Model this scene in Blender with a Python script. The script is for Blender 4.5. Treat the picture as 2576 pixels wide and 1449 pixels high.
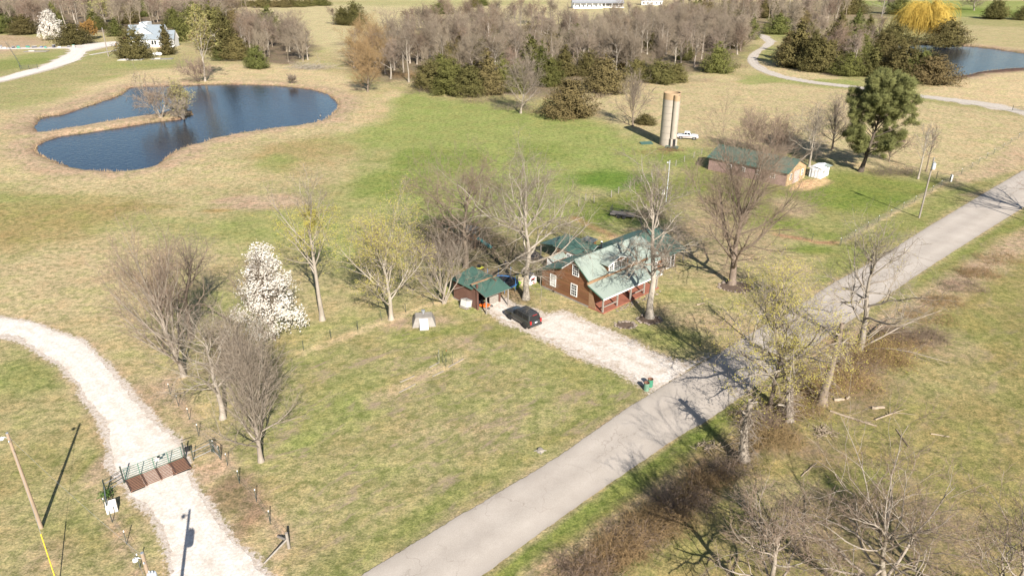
import bpy, math, random
import numpy as np
from mathutils import Vector, Matrix

for o in list(bpy.data.objects):
    bpy.data.objects.remove(o)
scene = bpy.context.scene
COL = scene.collection
R = math.radians

# ------------------------------------------------------------------ camera
CAM_H = 42.0
PITCH = R(25.054)
cam_data = bpy.data.cameras.new('camera')
cam_data.sensor_width = 36.0
cam_data.lens = 25.26
cam_data.clip_start = 0.5
cam_data.clip_end = 9000.0
cam = bpy.data.objects.new('camera', cam_data)
COL.objects.link(cam)
cam.location = (0, 0, CAM_H)
cam.rotation_euler = (R(90) - PITCH, 0, 0)
scene.camera = cam

# ------------------------------------------------------------------ light
SUN_EL = 32.3          # degrees above the horizon
SUN_AZ = 162.1         # clockwise from the viewing direction (+Y)
world = bpy.data.worlds.new('World')
scene.world = world
world.use_nodes = True
wn = world.node_tree
wn.nodes.clear()
sky = wn.nodes.new('ShaderNodeTexSky')
sky.sky_type = 'NISHITA'
sky.sun_disc = False
sky.sun_elevation = R(SUN_EL)
sky.sun_rotation = R(SUN_AZ)
sky.air_density = 1.0
sky.dust_density = 0.6
sky.ozone_density = 1.4
bg = wn.nodes.new('ShaderNodeBackground')
bg.inputs['Strength'].default_value = 0.06
wo = wn.nodes.new('ShaderNodeOutputWorld')
wn.links.new(sky.outputs['Color'], bg.inputs['Color'])
wn.links.new(bg.outputs['Background'], wo.inputs['Surface'])

sun_data = bpy.data.lights.new('sun', 'SUN')
sun_data.energy = 5.0
sun_data.angle = R(0.53)
sun_data.color = (1.0, 0.945, 0.87)
sun = bpy.data.objects.new('sun', sun_data)
COL.objects.link(sun)
sdir = Vector((-math.sin(R(SUN_AZ)) * math.cos(R(SUN_EL)),
               -math.cos(R(SUN_AZ)) * math.cos(R(SUN_EL)),
               -math.sin(R(SUN_EL))))
sun.rotation_euler = sdir.to_track_quat('-Z', 'Y').to_euler()
sun.location = (0, 0, 120)

vs = scene.view_settings
vs.view_transform = 'Standard'
vs.look = 'None'
vs.exposure = 1.12
vs.gamma = 1.0
vs.use_curve_mapping = False
scene.render.resolution_x = 1024
scene.render.resolution_y = 575
scene.cycles.max_bounces = 6
scene.cycles.diffuse_bounces = 2
scene.cycles.glossy_bounces = 3
scene.cycles.transmission_bounces = 3
scene.cycles.transparent_max_bounces = 8
# ------------------------------------------------------------------ survey
# ground survey: a bearing pair (x, y) on the 2576-wide survey sheet -> metres
FX, CX, CY = 1807.5, 1288.0, 724.3
PC, PS = math.cos(PITCH), math.sin(PITCH)
def at(x, y, z=0.0):
    u = (x - CX) / FX
    v = (CY - y) / FX
    t = (z - CAM_H) / (-PS + v * PC)
    return (u * t, (PC + v * PS) * t)
def height_at(x, y, ty):
    b = at(x, y)
    v = (CY - ty) / FX
    t = b[1] / (PC + v * PS)
    return CAM_H + (-PS + v * PC) * t
def width_at(x, y, hw):
    return at(x + hw, y)[0] - at(x, y)[0]

# ------------------------------------------------------------------ objects
def tag(o, label=None, cat=None, group=None, kind=None):
    if label: o['label'] = label
    if cat: o['category'] = cat
    if group: o['group'] = group
    if kind: o['kind'] = kind
    return o
def link(o, parent=None):
    COL.objects.link(o)
    if parent is not None:
        o.parent = parent
    return o
def empty(name, loc=(0, 0, 0), rz=0.0, label=None, cat=None, group=None):
    o = bpy.data.objects.new(name, None)
    o.empty_display_size = 0.3
    if len(loc) == 2: loc = (loc[0], loc[1], 0)
    o.location = loc
    o.rotation_euler = (0, 0, rz)
    link(o)
    return tag(o, label, cat, group)
def mesh_np(name, V, quads=None, tris=None, mat=None, smooth=False):
    me = bpy.data.meshes.new(name)
    V = np.asarray(V, dtype=np.float32).reshape(-1, 3)
    q = np.zeros((0, 4), np.int32) if quads is None else np.asarray(quads, np.int32).reshape(-1, 4)
    t = np.zeros((0, 3), np.int32) if tris is None else np.asarray(tris, np.int32).reshape(-1, 3)
    nl = q.size + t.size
    me.vertices.add(len(V)); me.vertices.foreach_set('co', V.ravel())
    me.loops.add(nl)
    me.loops.foreach_set('vertex_index', np.concatenate([q.ravel(), t.ravel()]))
    me.polygons.add(len(q) + len(t))
    ls = np.concatenate([np.arange(len(q)) * 4, q.size + np.arange(len(t)) * 3]).astype(np.int32)
    me.polygons.foreach_set('loop_start', ls)
    if smooth:
        me.polygons.foreach_set('use_smooth', np.ones(len(ls), bool))
    me.update(calc_edges=True)
    if mat: me.materials.append(mat)
    return me
def obj(name, me, parent=None, loc=None, rot=None):
    o = bpy.data.objects.new(name, me)
    if loc is not None: o.location = loc
    if rot is not None: o.rotation_euler = rot
    return link(o, parent)
def copy_tree(o, parent=None):
    c = o.copy()
    link(c)
    if parent is not None: c.parent = parent
    for ch in list(o.children):
        copy_tree(ch, c)
    return c

class MB:
    """collects simple solids and links them as one mesh"""
    def __init__(s):
        s.v = []; s.f = []
    def add(s, vs_, fs):
        b = len(s.v)
        s.v += [tuple(p) for p in vs_]
        s.f += [tuple(i + b for i in f) for f in fs]
        return s
    def box(s, x0, x1, y0, y1, z0, z1, M=None):
        p = [(x0, y0, z0), (x1, y0, z0), (x1, y1, z0), (x0, y1, z0),
             (x0, y0, z1), (x1, y0, z1), (x1, y1, z1), (x0, y1, z1)]
        if M is not None: p = [tuple(M @ Vector(q)) for q in p]
        return s.add(p, [(3, 2, 1, 0), (4, 5, 6, 7), (0, 1, 5, 4), (1, 2, 6, 5), (2, 3, 7, 6), (3, 0, 4, 7)])
    def hexa(s, p):
        return s.add(p, [(3, 2, 1, 0), (4, 5, 6, 7), (0, 1, 5, 4), (1, 2, 6, 5), (2, 3, 7, 6), (3, 0, 4, 7)])
    def prism(s, poly, d):
        """polygon of 3-D points swept by vector d"""
        n = len(poly)
        a = [tuple(p) for p in poly]
        b = [(p[0] + d[0], p[1] + d[1], p[2] + d[2]) for p in poly]
        return s.add(a + b, [tuple(range(n - 1, -1, -1)), tuple(range(n, 2 * n))] +
                     [(i, (i + 1) % n, n + (i + 1) % n, n + i) for i in range(n)])
    def tube(s, pts, rad, n=8, cap=True):
        pts = [Vector(p) for p in pts]
        if not hasattr(rad, '__len__'): rad = [rad] * len(pts)
        vs_, fs = [], []
        for i, p in enumerate(pts):
            d = (pts[min(i + 1, len(pts) - 1)] - pts[max(i - 1, 0)]).normalized()
            a = Vector((0, 0, 1)) if abs(d.z) < 0.9 else Vector((1, 0, 0))
            e1 = d.cross(a).normalized(); e2 = d.cross(e1)
            for k in range(n):
                t = 2 * math.pi * k / n
                vs_.append(p + (e1 * math.cos(t) + e2 * math.sin(t)) * rad[i])
        m = len(pts)
        for i in range(m - 1):
            for k in range(n):
                k2 = (k + 1) % n
                fs.append((i * n + k, i * n + k2, (i + 1) * n + k2, (i + 1) * n + k))
        if cap:
            fs.append(tuple(range(n)))
            fs.append(tuple((m - 1) * n + k for k in range(n - 1, -1, -1)))
        return s.add(vs_, fs)
    def lathe(s, prof, n=16, c=(0, 0, 0), M=None):
        vs_, fs = [], []
        for (r_, z) in prof:
            for k in range(n):
                t = 2 * math.pi * k / n
                p = Vector((c[0] + r_ * math.cos(t), c[1] + r_ * math.sin(t), c[2] + z))
                vs_.append(M @ p if M is not None else p)
        for i in range(len(prof) - 1):
            for k in range(n):
                k2 = (k + 1) % n
                fs.append((i * n + k, i * n + k2, (i + 1) * n + k2, (i + 1) * n + k))
        return s.add(vs_, fs)
    def mesh(s, name, mat=None, smooth=False):
        me = bpy.data.meshes.new(name)
        me.from_pydata(s.v, [], s.f)
        if smooth:
            me.polygons.foreach_set('use_smooth', np.ones(len(me.polygons), bool))
        me.update()
        if mat: me.materials.append(mat)
        return me
    def build(s, name, mat=None, parent=None, loc=None, rot=None, smooth=False, bevel=0.0):
        o = obj(name, s.mesh(name, mat, smooth), parent, loc, rot)
        if bevel:
            b = o.modifiers.new('bevel', 'BEVEL'); b.width = bevel; b.segments = 2; b.limit_method = 'ANGLE'
        return o

# ------------------------------------------------------------------ materials
MATS = {}
def new_mat(name):
    m = bpy.data.materials.new(name)
    m.use_nodes = True
    MATS[name] = m
    nt = m.node_tree
    return m, nt, nt.nodes['Principled BSDF']
def node(nt, t, **kw):
    n = nt.nodes.new(t)
    for k, v in kw.items():
        if k in n.inputs.keys(): n.inputs[k].default_value = v
        else: setattr(n, k, v)
    return n
def c4(c): return (c[0], c[1], c[2], 1.0)
def pmat(name, c1, c2=None, scale=3.0, rough=0.7, bump=0.0, bscale=None, metallic=0.0,
         stretch=None, contrast=0.25, rnd=0.0, spec=0.35, trans=0.0, detail=5.0):
    """two-tone noise material in object space"""
    m, nt, b = new_mat(name)
    if c2 is None: c2 = tuple(x * 0.8 for x in c1)
    tc = node(nt, 'ShaderNodeTexCoord')
    src = tc.outputs['Object']
    if stretch:
        mp = node(nt, 'ShaderNodeMapping'); mp.inputs['Scale'].default_value = stretch
        nt.links.new(src, mp.inputs['Vector']); src = mp.outputs['Vector']
    nz = node(nt, 'ShaderNodeTexNoise', Scale=scale, Detail=detail, Roughness=0.6)
    nt.links.new(src, nz.inputs['Vector'])
    rp = node(nt, 'ShaderNodeValToRGB')
    rp.color_ramp.elements[0].position = 0.5 - contrast; rp.color_ramp.elements[0].color = c4(c2)
    rp.color_ramp.elements[1].position = 0.5 + contrast; rp.color_ramp.elements[1].color = c4(c1)
    nt.links.new(nz.outputs['Fac'], rp.inputs['Fac'])
    out = rp.outputs['Color']
    if rnd:
        oi = node(nt, 'ShaderNodeObjectInfo')
        hs = node(nt, 'ShaderNodeHueSaturation')
        mr = node(nt, 'ShaderNodeMapRange'); mr.inputs['To Min'].default_value = 1 - rnd; mr.inputs['To Max'].default_value = 1 + rnd
        mh = node(nt, 'ShaderNodeMapRange'); mh.inputs['To Min'].default_value = 0.5 - rnd * 0.05; mh.inputs['To Max'].default_value = 0.5 + rnd * 0.05
        ml = node(nt, 'ShaderNodeMath', operation='FRACT')
        mm = node(nt, 'ShaderNodeMath', operation='MULTIPLY'); mm.inputs[1].default_value = 7.31
        nt.links.new(oi.outputs['Random'], mr.inputs['Value'])
        nt.links.new(oi.outputs['Random'], mm.inputs[0]); nt.links.new(mm.outputs[0], ml.inputs[0])
        nt.links.new(ml.outputs[0], mh.inputs['Value'])
        nt.links.new(mr.outputs['Result'], hs.inputs['Value'])
        nt.links.new(mh.outputs['Result'], hs.inputs['Hue'])
        nt.links.new(out, hs.inputs['Color']); out = hs.outputs['Color']
    nt.links.new(out, b.inputs['Base Color'])
    b.inputs['Roughness'].default_value = rough
    b.inputs['Metallic'].default_value = metallic
    b.inputs['Specular IOR Level'].default_value = spec
    if bump:
        nb = node(nt, 'ShaderNodeTexNoise', Scale=bscale or scale * 6, Detail=4.0)
        nt.links.new(src, nb.inputs['Vector'])
        bp = node(nt, 'ShaderNodeBump', Strength=1.0, Distance=bump)
        nt.links.new(nb.outputs['Fac'], bp.inputs['Height'])
        nt.links.new(bp.outputs['Normal'], b.inputs['Normal'])
    if trans:
        b.inputs['Subsurface Weight'].default_value = 0.0
        tr = node(nt, 'ShaderNodeBsdfTranslucent')
        nt.links.new(out, tr.inputs['Color'])
        mx = node(nt, 'ShaderNodeMixShader', Fac=trans)
        nt.links.new(b.outputs[0], mx.inputs[1]); nt.links.new(tr.outputs[0], mx.inputs[2])
        nt.links.new(mx.outputs[0], nt.nodes['Material Output'].inputs['Surface'])
    return m

# value noise in numpy
def vnoise(x, y, seed=0, octaves=4, rough=0.5):
    out = np.zeros_like(x, dtype=np.float64); amp = 1.0; tot = 0.0
    for o in range(octaves):
        xi = np.floor(x).astype(np.int64); yi = np.floor(y).astype(np.int64)
        fx = x - xi; fy = y - yi
        fx = fx * fx * (3 - 2 * fx); fy = fy * fy * (3 - 2 * fy)
        def h(a, b):
            n = (a * 374761393 + b * 668265263 + (seed + o * 101) * 974711) & 0x7fffffff
            n = ((n ^ (n >> 13)) * 1274126177) & 0x7fffffff
            n = (n ^ (n >> 16)) & 0xffff
            return n / 65535.0
        v = (h(xi, yi) * (1 - fx) + h(xi + 1, yi) * fx) * (1 - fy) + (h(xi, yi + 1) * (1 - fx) + h(xi + 1, yi + 1) * fx) * fy
        out += v * amp; tot += amp; amp *= rough
        x = x * 2.03 + 17.3; y = y * 2.03 - 9.1
    return out / tot
def seg_dist(px, py, poly, closed=True):
    d = np.full(px.shape, 1e9)
    n = len(poly)
    for i in range(n if closed else n - 1):
        ax, ay = poly[i]; bx, by = poly[(i + 1) % n]
        vx, vy = bx - ax, by - ay
        L = vx * vx + vy * vy + 1e-12
        t = np.clip(((px - ax) * vx + (py - ay) * vy) / L, 0, 1)
        d = np.minimum(d, (px - ax - t * vx) ** 2 + (py - ay - t * vy) ** 2)
    return np.sqrt(d)
def inside(px, py, poly):
    c = np.zeros(px.shape, bool)
    n = len(poly); j = n - 1
    for i in range(n):
        xi, yi = poly[i]; xj, yj = poly[j]
        cond = ((yi > py) != (yj > py))
        xx = (xj - xi) * (py - yi) / (yj - yi + 1e-12) + xi
        c ^= cond & (px < xx)
        j = i
    return c
def sdist(px, py, poly):
    d = seg_dist(px, py, poly)
    return np.where(inside(px, py, poly), -d, d)
def smooth_poly(pts, closed=True, n=6):
    """Catmull-Rom through the points"""
    P = [np.array(p, float) for p in pts]; out = []
    m = len(P)
    for i in range(m if closed else m - 1):
        p0 = P[(i - 1) % m] if closed or i > 0 else P[0]
        p1 = P[i]; p2 = P[(i + 1) % m]
        p3 = P[(i + 2) % m] if closed or i + 2 < m else P[-1]
        for k in range(n):
            t = k / n
            out.append(tuple(0.5 * ((2 * p1) + (-p0 + p2) * t + (2 * p0 - 5 * p1 + 4 * p2 - p3) * t * t + (-p0 + 3 * p1 - 3 * p2 + p3) * t ** 3)))
    if not closed: out.append(tuple(P[-1]))
    return out
# ------------------------------------------------------------------ the lie of the land
def W(pts, z=0.0): return [at(x, y, z) for x, y in pts]
WATER_Z = -0.45
pond_px = [(90, 328), (96.7, 305), (113, 295), (160, 288), (216.7, 270), (286.7, 246.7), (320, 230), (336.7, 220),
           (433, 216.7), (550, 213), (666.7, 215), (750, 221.7), (800, 230), (833, 245), (849, 263), (843, 280), (813, 303),
           (766.7, 315), (666.7, 328), (560, 345), (500, 361.7), (440, 383), (400, 413), (350, 428), (283, 433), (216.7, 428),
           (160, 415), (123, 400), (98, 386), (95, 370), (133, 348), (233, 333), (333, 316.7), (400, 306.7), (452, 301), (484, 289),
           (478, 279), (443, 277), (400, 289), (333, 297), (233, 315), (150, 328), (112, 334)]
POND = smooth_poly(W(pond_px, WATER_Z), True, 4)
pond2_px = [(2200, 116), (2310, 113), (2404, 115), (2484, 122), (2560, 133), (2660, 150), (2700, 163), (2620, 170), (2540, 175),
            (2484, 180), (2390, 197), (2300, 192), (2215, 172)]
POND2 = smooth_poly(W(pond2_px, WATER_Z), True, 4)

road_L = W([(640, 1620), (909, 1448), (1032, 1372), (1219, 1260), (1399, 1152), (1545, 1050), (1640, 990), (1810, 888), (1877, 846), (2017, 764), (2087, 718),
            (2211, 649), (2311, 586), (2417, 522), (2487, 480), (2576, 428), (2700, 352)])
road_R = W([(950, 1620), (1212, 1448), (1342, 1354), (1469, 1262), (1585, 1182), (1715, 1094), (1781, 1057), (1864, 999), (1952, 936), (2041, 876), (2107, 829),
            (2227, 748), (2337, 673), (2484, 579), (2576, 522), (2700, 442)])
lane_L = W([(0, 797.6), (73, 806), (140, 831), (213, 859), (257, 902), (310, 963), (333, 992), (360, 1022), (400, 1065), (448, 1105), (466, 1140), (482, 1178),
            (484, 1198), (513, 1248), (547, 1298), (583, 1352), (633, 1392), (677, 1448), (790, 1520)])
lane_R = W([(0, 844), (66.7, 866), (100, 889), (150, 919), (190, 965), (213, 1008), (253, 1052), (267, 1098), (272, 1140), (280, 1172), (292, 1198), (320, 1225),
            (318, 1246), (365, 1272), (398, 1318), (417, 1365), (424, 1410), (427, 1448), (440, 1560)])
# beyond the left edge of the picture the lane runs on
lane_L = [(lane_L[0][0] - 22, lane_L[0][1] + 4)] + lane_L
lane_R = [(lane_R[0][0] - 22, lane_R[0][1] + 1)] + lane_R
def run_on(P, d):
    a, b = P[1], P[0]; n = math.hypot(b[0] - a[0], b[1] - a[1])
    k = int(d / 12)
    return [(b[0] + (b[0] - a[0]) / n * 12 * i, b[1] + (b[1] - a[1]) / n * 12 * i) for i in range(k, 0, -1)] + P
road_L = run_on(road_L, 160); road_R = run_on(road_R, 160)
def run_off(P, d):
    return list(reversed(run_on(list(reversed(P)), d)))
road_L = run_off(road_L, 200); road_R = run_off(road_R, 200)
K3 = 2576 / 3000.0
def W3(pts, z=0.0): return [at(x * K3, y * K3, z) for x, y in pts]
drive_U = W3([(1470, 868), (1500, 888), (1560, 905), (1600, 925), (1624, 919), (1654, 913), (1709, 933), (1747, 957), (1817, 984), (1872, 1011), (1926, 1036), (1980, 1056), (2040, 1062), (2080, 1040)])
drive_D = W3([(1415, 895), (1430, 912), (1470, 942), (1530, 962), (1575, 985), (1620, 1010), (1709, 1050), (1750, 1064), (1790, 1076), (1830, 1098), (1858, 1116), (1890, 1128), (1920, 1140), (1900, 1150)])
farlane_N = W([(2760, 318), (2576, 289), (2484, 270), (2297, 243), (2150, 222.7), (2050, 211.7), (1977, 200), (1924, 185), (1894, 170), (1880.6, 153), (1887, 136.7), (1917, 118), (1927, 106.7), (1910, 93), (1884, 86), (1850, 80)])
farlane_F = W([(2760, 308), (2576, 279), (2484, 258), (2297, 236.7), (2150, 216.7), (2050, 205), (1977, 191.7), (1934, 176.7), (1907, 160), (1902, 146.7), (1914, 130), (1944, 113), (1947, 101.7), (1924, 90), (1904, 85), (1870, 77)])
wh_D = W3([(-120, 268), (0, 240), (23, 236), (116, 212), (221, 181), (247, 160), (256, 151), (290, 142), (326, 136), (352, 134)])
wh_U = W3([(-120, 258), (0, 230), (47, 214), (112, 198), (149, 183), (205, 153), (203, 143), (230, 132), (268, 127), (340, 122)])
def outline(a, b): return list(a) + list(reversed(b))
SURF = dict(road=outline(road_L, road_R), lane=outline(lane_L, lane_R), drive=outline(drive_U, drive_D),
            farlane=outline(farlane_N, farlane_F), wh=outline(wh_U, wh_D))

def spread(a, b, parts):
    out = [a]
    for end, step in parts:
        n = max(1, int(round((end - out[-1]) / step)))
        s = (end - out[-1]) / n
        base = out[-1]
        out += [base + s * (i + 1) for i in range(n)]
    return np.array(out)
def geo(start, end, step, ratio):
    o = [start]
    while o[-1] < end:
        o.append(o[-1] + step); step *= ratio
    return o
xs = spread(-420, 420, [(-135, 4.0), (-60, 1.3), (60, 0.8), (135, 1.3), (420, 4.0)])
gx = geo(420, 5200, 12, 1.25)[1:]
xs = np.concatenate([-np.array(gx[::-1]), xs, np.array(gx)])
ys = spread(22, 800, [(135, 0.8), (270, 1.2), (520, 2.6), (800, 6.0)])
ys = np.concatenate([[-900, -500, -250, -120, -60, -20, 5], ys, np.array(geo(800, 6500, 14, 1.25)[1:])])
GX, GY = np.meshgrid(xs, ys)
def lay(x, y):
    """height of the ground"""
    z = np.zeros_like(x)
    for P, c, rr in ((POND, (-88, 200), 95), (POND2, (215, 325), 110)):
        m = (np.abs(x - c[0]) < rr) & (np.abs(y - c[1]) < rr)
        if not m.any(): continue
        d = sdist(x[m], y[m], P)
        d = d + (vnoise(x[m] * 0.35, y[m] * 0.35, 5) - 0.5) * 2.0
        bank = np.where(d > 0, WATER_Z + 0.9 * (1 - np.exp(-d / 1.3)) - 0.45 * (1 - np.exp(-np.maximum(d - 2.0, 0) / 6.0)), WATER_Z + np.maximum(d * 0.5, -1.1))
        z[m] += np.where(d < 24, bank * np.clip((24 - d) / 8, 0, 1), 0)
    # roadside ditch
    m = (np.abs(x) < 140) & (y > 20) & (y < 190)
    if m.any():
        dl = seg_dist(x[m], y[m], DITCH, False)
        fade = np.clip((75 - y[m]) / 20, 0.15, 1)
        z[m] -= 0.42 * fade * np.exp(-(dl / 0.8) ** 2)
        z[m] += 0.20 * fade * np.exp(-((dl - 2.6) / 1.3) ** 2) * inside(x[m], y[m], PASTURE)
    # soft swells out in the meadows
    far = np.clip((np.hypot(x - 20, y - 85) - 70) / 60, 0, 1) * np.clip((1200 - np.abs(y)) / 400, 0, 1)
    sw = (vnoise(x / 26 + 3, y / 26, 11, 3) - 0.5) * 0.5
    z += sw * far * KEEP(x, y)
    return z
def KEEP(x, y):
    k = np.ones_like(x)
    for nm in ('lane', 'farlane', 'wh'):
        k *= np.clip((sdist(x, y, SURF[nm]) - 1.5) / 8, 0, 1)
    for P in (POND, POND2):
        k *= np.clip((sdist(x, y, P) - 10) / 12, 0, 1)
    return k
DITCH = W([(1330, 1560), (1480, 1440), (1560, 1375), (1640, 1310), (1700, 1255), (1760, 1200), (1840, 1130), (1930, 1060), (2010, 980), (2110, 890), (2200, 830), (2330, 740), (2460, 660), (2576, 585), (2700, 500)])
PASTURE = W([(1330, 1700), (1330, 1560), (1480, 1440), (1640, 1310), (1760, 1200), (1930, 1060), (2110, 890), (2330, 740), (2576, 585), (2900, 380), (3200, 600), (3200, 1700)])
GZ = lay(GX.copy(), GY.copy())
ny, nx = GX.shape

# ---- colour of the turf (albedo), patch by patch
PAL = dict(tan=(.300, .240, .142), pale=(.315, .262, .155), green=(.178, .190, .066), lush=(.085, .130, .024), lawn=(.232, .200, .100),
           bare=(.280, .205, .142), olive=(.183, .154, .066), ochre=(.212, .160, .072), litter=(.165, .115, .076), red=(.255, .130, .085),
           straw=(.345, .268, .165), dirt=(.390, .265, .155), yard=(.140, .150, .044), dark=(.075, .062, .036), mud=(.085, .052, .042),
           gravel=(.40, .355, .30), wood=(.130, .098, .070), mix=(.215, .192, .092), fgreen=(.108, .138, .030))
n_big = vnoise(GX / 30, GY / 30, 1, 4)
n_mid = vnoise(GX / 9, GY / 9, 2, 4)
n_sm = vnoise(GX / 2.6, GY / 2.6, 3, 3)
warp = (n_mid - 0.5) * 2
def lerp(a, b, t): return a * (1 - t[..., None]) + np.array(b) * t[..., None]
C = np.zeros(GX.shape + (3,)) + np.array(PAL['lawn'])
C = lerp(C, PAL['tan'], np.clip((n_big - 0.42) * 4, 0, 1) * 0.55)
C = lerp(C, PAL['green'], np.clip((0.5 - n_big) * 4, 0, 1) * 0.55)
MOTT = np.zeros_like(GX)
def patch(pts, col, soft=4.0, amp=1.0, ragged=4.0, mott=None, world=False):
    global C, MOTT
    P = pts if world else W(pts)
    a = np.array(P)
    pad = soft * 3 + ragged * 2
    m = (GX > a[:, 0].min() - pad) & (GX < a[:, 0].max() + pad) & (GY > a[:, 1].min() - pad) & (GY < a[:, 1].max() + pad)
    d = sdist(GX[m], GY[m], P) + warp[m] * ragged + (n_sm[m] - 0.5) * ragged * 0.8
    t = np.clip(0.5 - d / (2 * soft), 0, 1); t = t * t * (3 - 2 * t) * min(1.0, amp * 1.2)
    C[m] = lerp(C[m], PAL[col], t)
    if mott is not None: MOTT[m] = MOTT[m] * (1 - t) + mott * t
def blob(x, y, rx, ry, col, amp=0.8, soft=None, ragged=None):
    cx, cy = at(x, y)
    wx = abs(width_at(x, y, rx)); wy = abs(at(x, y - ry)[1] - at(x, y + ry)[1]) / 2
    P = [(cx + wx * math.cos(t), cy + wy * math.sin(t)) for t in np.linspace(0, 2 * math.pi, 14)[:-1]]
    r0 = min(wx, wy)
    patch(P, col, soft if soft else r0 * 0.5, amp, ragged if ragged is not None else r0 * 0.35, world=True)
def strip_band(pts, halfw, col, amp=1.0, ragged=0.8, soft=0.7, world=False):
    global C
    P = pts if world else W(pts)
    a = np.array(P); pad = halfw * 3 + soft * 3 + ragged * 2
    m = (GX > a[:, 0].min() - pad) & (GX < a[:, 0].max() + pad) & (GY > a[:, 1].min() - pad) & (GY < a[:, 1].max() + pad)
    d = seg_dist(GX[m], GY[m], P, False) - halfw + warp[m] * ragged + (n_sm[m] - .5) * ragged
    t = np.clip(0.5 - d / (2 * soft), 0, 1) * amp
    C[m] = lerp(C[m], PAL[col], t)

# far fields
C = lerp(C, PAL['tan'], np.clip((GY - 420) / 120, 0, 1) * 0.8)
patch([(560, 22), (1000, 2), (1720, -8), (1720, 60), (1000, 75), (880, 155), (800, 120), (640, 50)], 'pale', 8, 1.0, 6)
blob(1100, 8, 300, 8, 'green', 0.35)
patch([(1430, 240), (1640, 195), (1830, 185), (1900, 205), (2150, 228), (2576, 296), (2760, 320), (2760, 370), (2576, 430), (2480, 480), (2410, 500), (2380, 445), (2250, 425), (2150, 425), (2000, 380), (1760, 345), (1600, 330), (1480, 295)], 'tan', 3, 0.95, 3)
patch([(2290, 238), (2390, 205), (2576, 178), (2900, 160), (2900, 320), (2576, 280)], 'straw', 3, 1, 2)
patch([(1950, 60), (2250, 45), (2576, 45), (2900, 60), (2900, 160), (2576, 125), (2400, 108), (2150, 100)], 'mix', 6, 0.9, 5)
patch([(2300, 60), (2576, 70), (2900, 80), (2900, 160), (2576, 125), (2400, 108)], 'tan', 8, 0.55, 6)
patch([(2100, 2), (2900, 2), (2900, 50), (2420, 45), (2250, 40), (2100, 30)], 'green', 10, 0.9, 8)
blob(2480, 30, 90, 12, 'fgreen', 0.7)
blob(2240, 38, 60, 6, 'fgreen', 0.6)
patch([(1880, 215), (1985, 205), (2050, 213), (2150, 226), (2150, 205), (2050, 190), (1960, 180), (1895, 190), (1850, 205)], 'green', 2, 0.6, 1.5)
patch([(1930, 190), (1910, 150), (1960, 170), (2060, 180), (2130, 200), (2000, 200)], 'straw', 2, 0.7, 1)
# middle meadow
patch([(930, 245), (1050, 235), (1270, 272), (1430, 296), (1560, 322), (1650, 372), (1770, 385), (1490, 488), (1400, 560), (1200, 560), (1000, 560), (880, 490), (950, 385), (900, 330), (960, 280)], 'green', 6, 0.95, 5)
blob(1560, 455, 110, 26, 'lush', 0.8, ragged=3); blob(1090, 405, 150, 34, 'fgreen', 0.5, ragged=4); blob(1350, 385, 90, 22, 'fgreen', 0.45, ragged=4)
blob(1250, 330, 160, 30, 'green', 0.6); blob(1000, 470, 120, 30, 'fgreen', 0.4, ragged=4); blob(1700, 400, 60, 14, 'fgreen', 0.5)
blob(900, 620, 130, 60, 'green', 0.55); blob(700, 560, 160, 35, 'green', 0.45); blob(500, 600, 130, 30, 'green', 0.5)
blob(300, 560, 200, 22, 'green', 0.4)
blob(200, 690, 260, 80, 'tan', 0.75); blob(100, 780, 120, 30, 'tan', 0.5); blob(560, 760, 150, 40, 'green', .4); blob(430, 640, 160, 40, 'tan', 0.35)
blob(650, 507, 110, 17, 'bare', 0.9, ragged=2.0); blob(545, 530, 40, 4, 'ochre', 0.9)
patch([(880, 330), (950, 270), (1010, 235), (985, 225), (900, 280), (850, 330)], 'straw', 2.5, 0.8, 2.5)
blob(930, 285, 32, 26, 'dirt', 0.85, ragged=2)
# wet ground below the pond
blob(740, 390, 120, 42, 'ochre', 0.55, ragged=6); blob(690, 410, 60, 22, 'green', 0.6)
blob(90, 545, 240, 58, 'ochre', 0.6, ragged=7); blob(60, 600, 140, 30, 'ochre', 0.5, ragged=5); blob(330, 520, 150, 12, 'ochre', 0.5, ragged=4)
blob(300, 470, 240, 20, 'tan', 0.5); blob(520, 440, 160, 26, 'tan', 0.45)
blob(80, 245, 140, 30, 'green', 0.4); blob(60, 300, 60, 30, 'tan', 0.6)
# pond margins
for P, c, rr in ((POND, (-88, 200), 110), (POND2, (215, 325), 120)):
    m = (np.abs(GX - c[0]) < rr) & (np.abs(GY - c[1]) < rr)
    d = sdist(GX[m], GY[m], P)
    dw = d + warp[m] * 3.0
    C[m] = lerp(C[m], PAL['tan'], np.clip((20 - dw) / 8, 0, 1) * (0.85 if P is POND else 0.5))
    C[m] = lerp(C[m], PAL['bare'], np.clip((8.5 - dw) / 3, 0, 1) * 0.9)
    C[m] = lerp(C[m], PAL['litter'], np.clip((1.5 - d - warp[m] * .5) / 1.0, 0, 1) * 0.7)
    C[m] = lerp(C[m], PAL['mud'], np.clip((0.2 - d) / 0.6, 0, 1))
patch([(380, 165), (700, 160), (860, 185), (930, 230), (850, 225), (700, 205), (560, 206), (420, 205), (300, 215), (150, 260), (250, 210)], 'straw', 3, 0.75, 3)
patch([(2400, 190), (2480, 172), (2560, 166), (2700, 163), (2640, 175), (2540, 182), (2484, 186), (2400, 203)], 'mud', 1.5, 0.9, 1)  # dark muddy margin; reflections at the bank are put into this colour too
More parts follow.
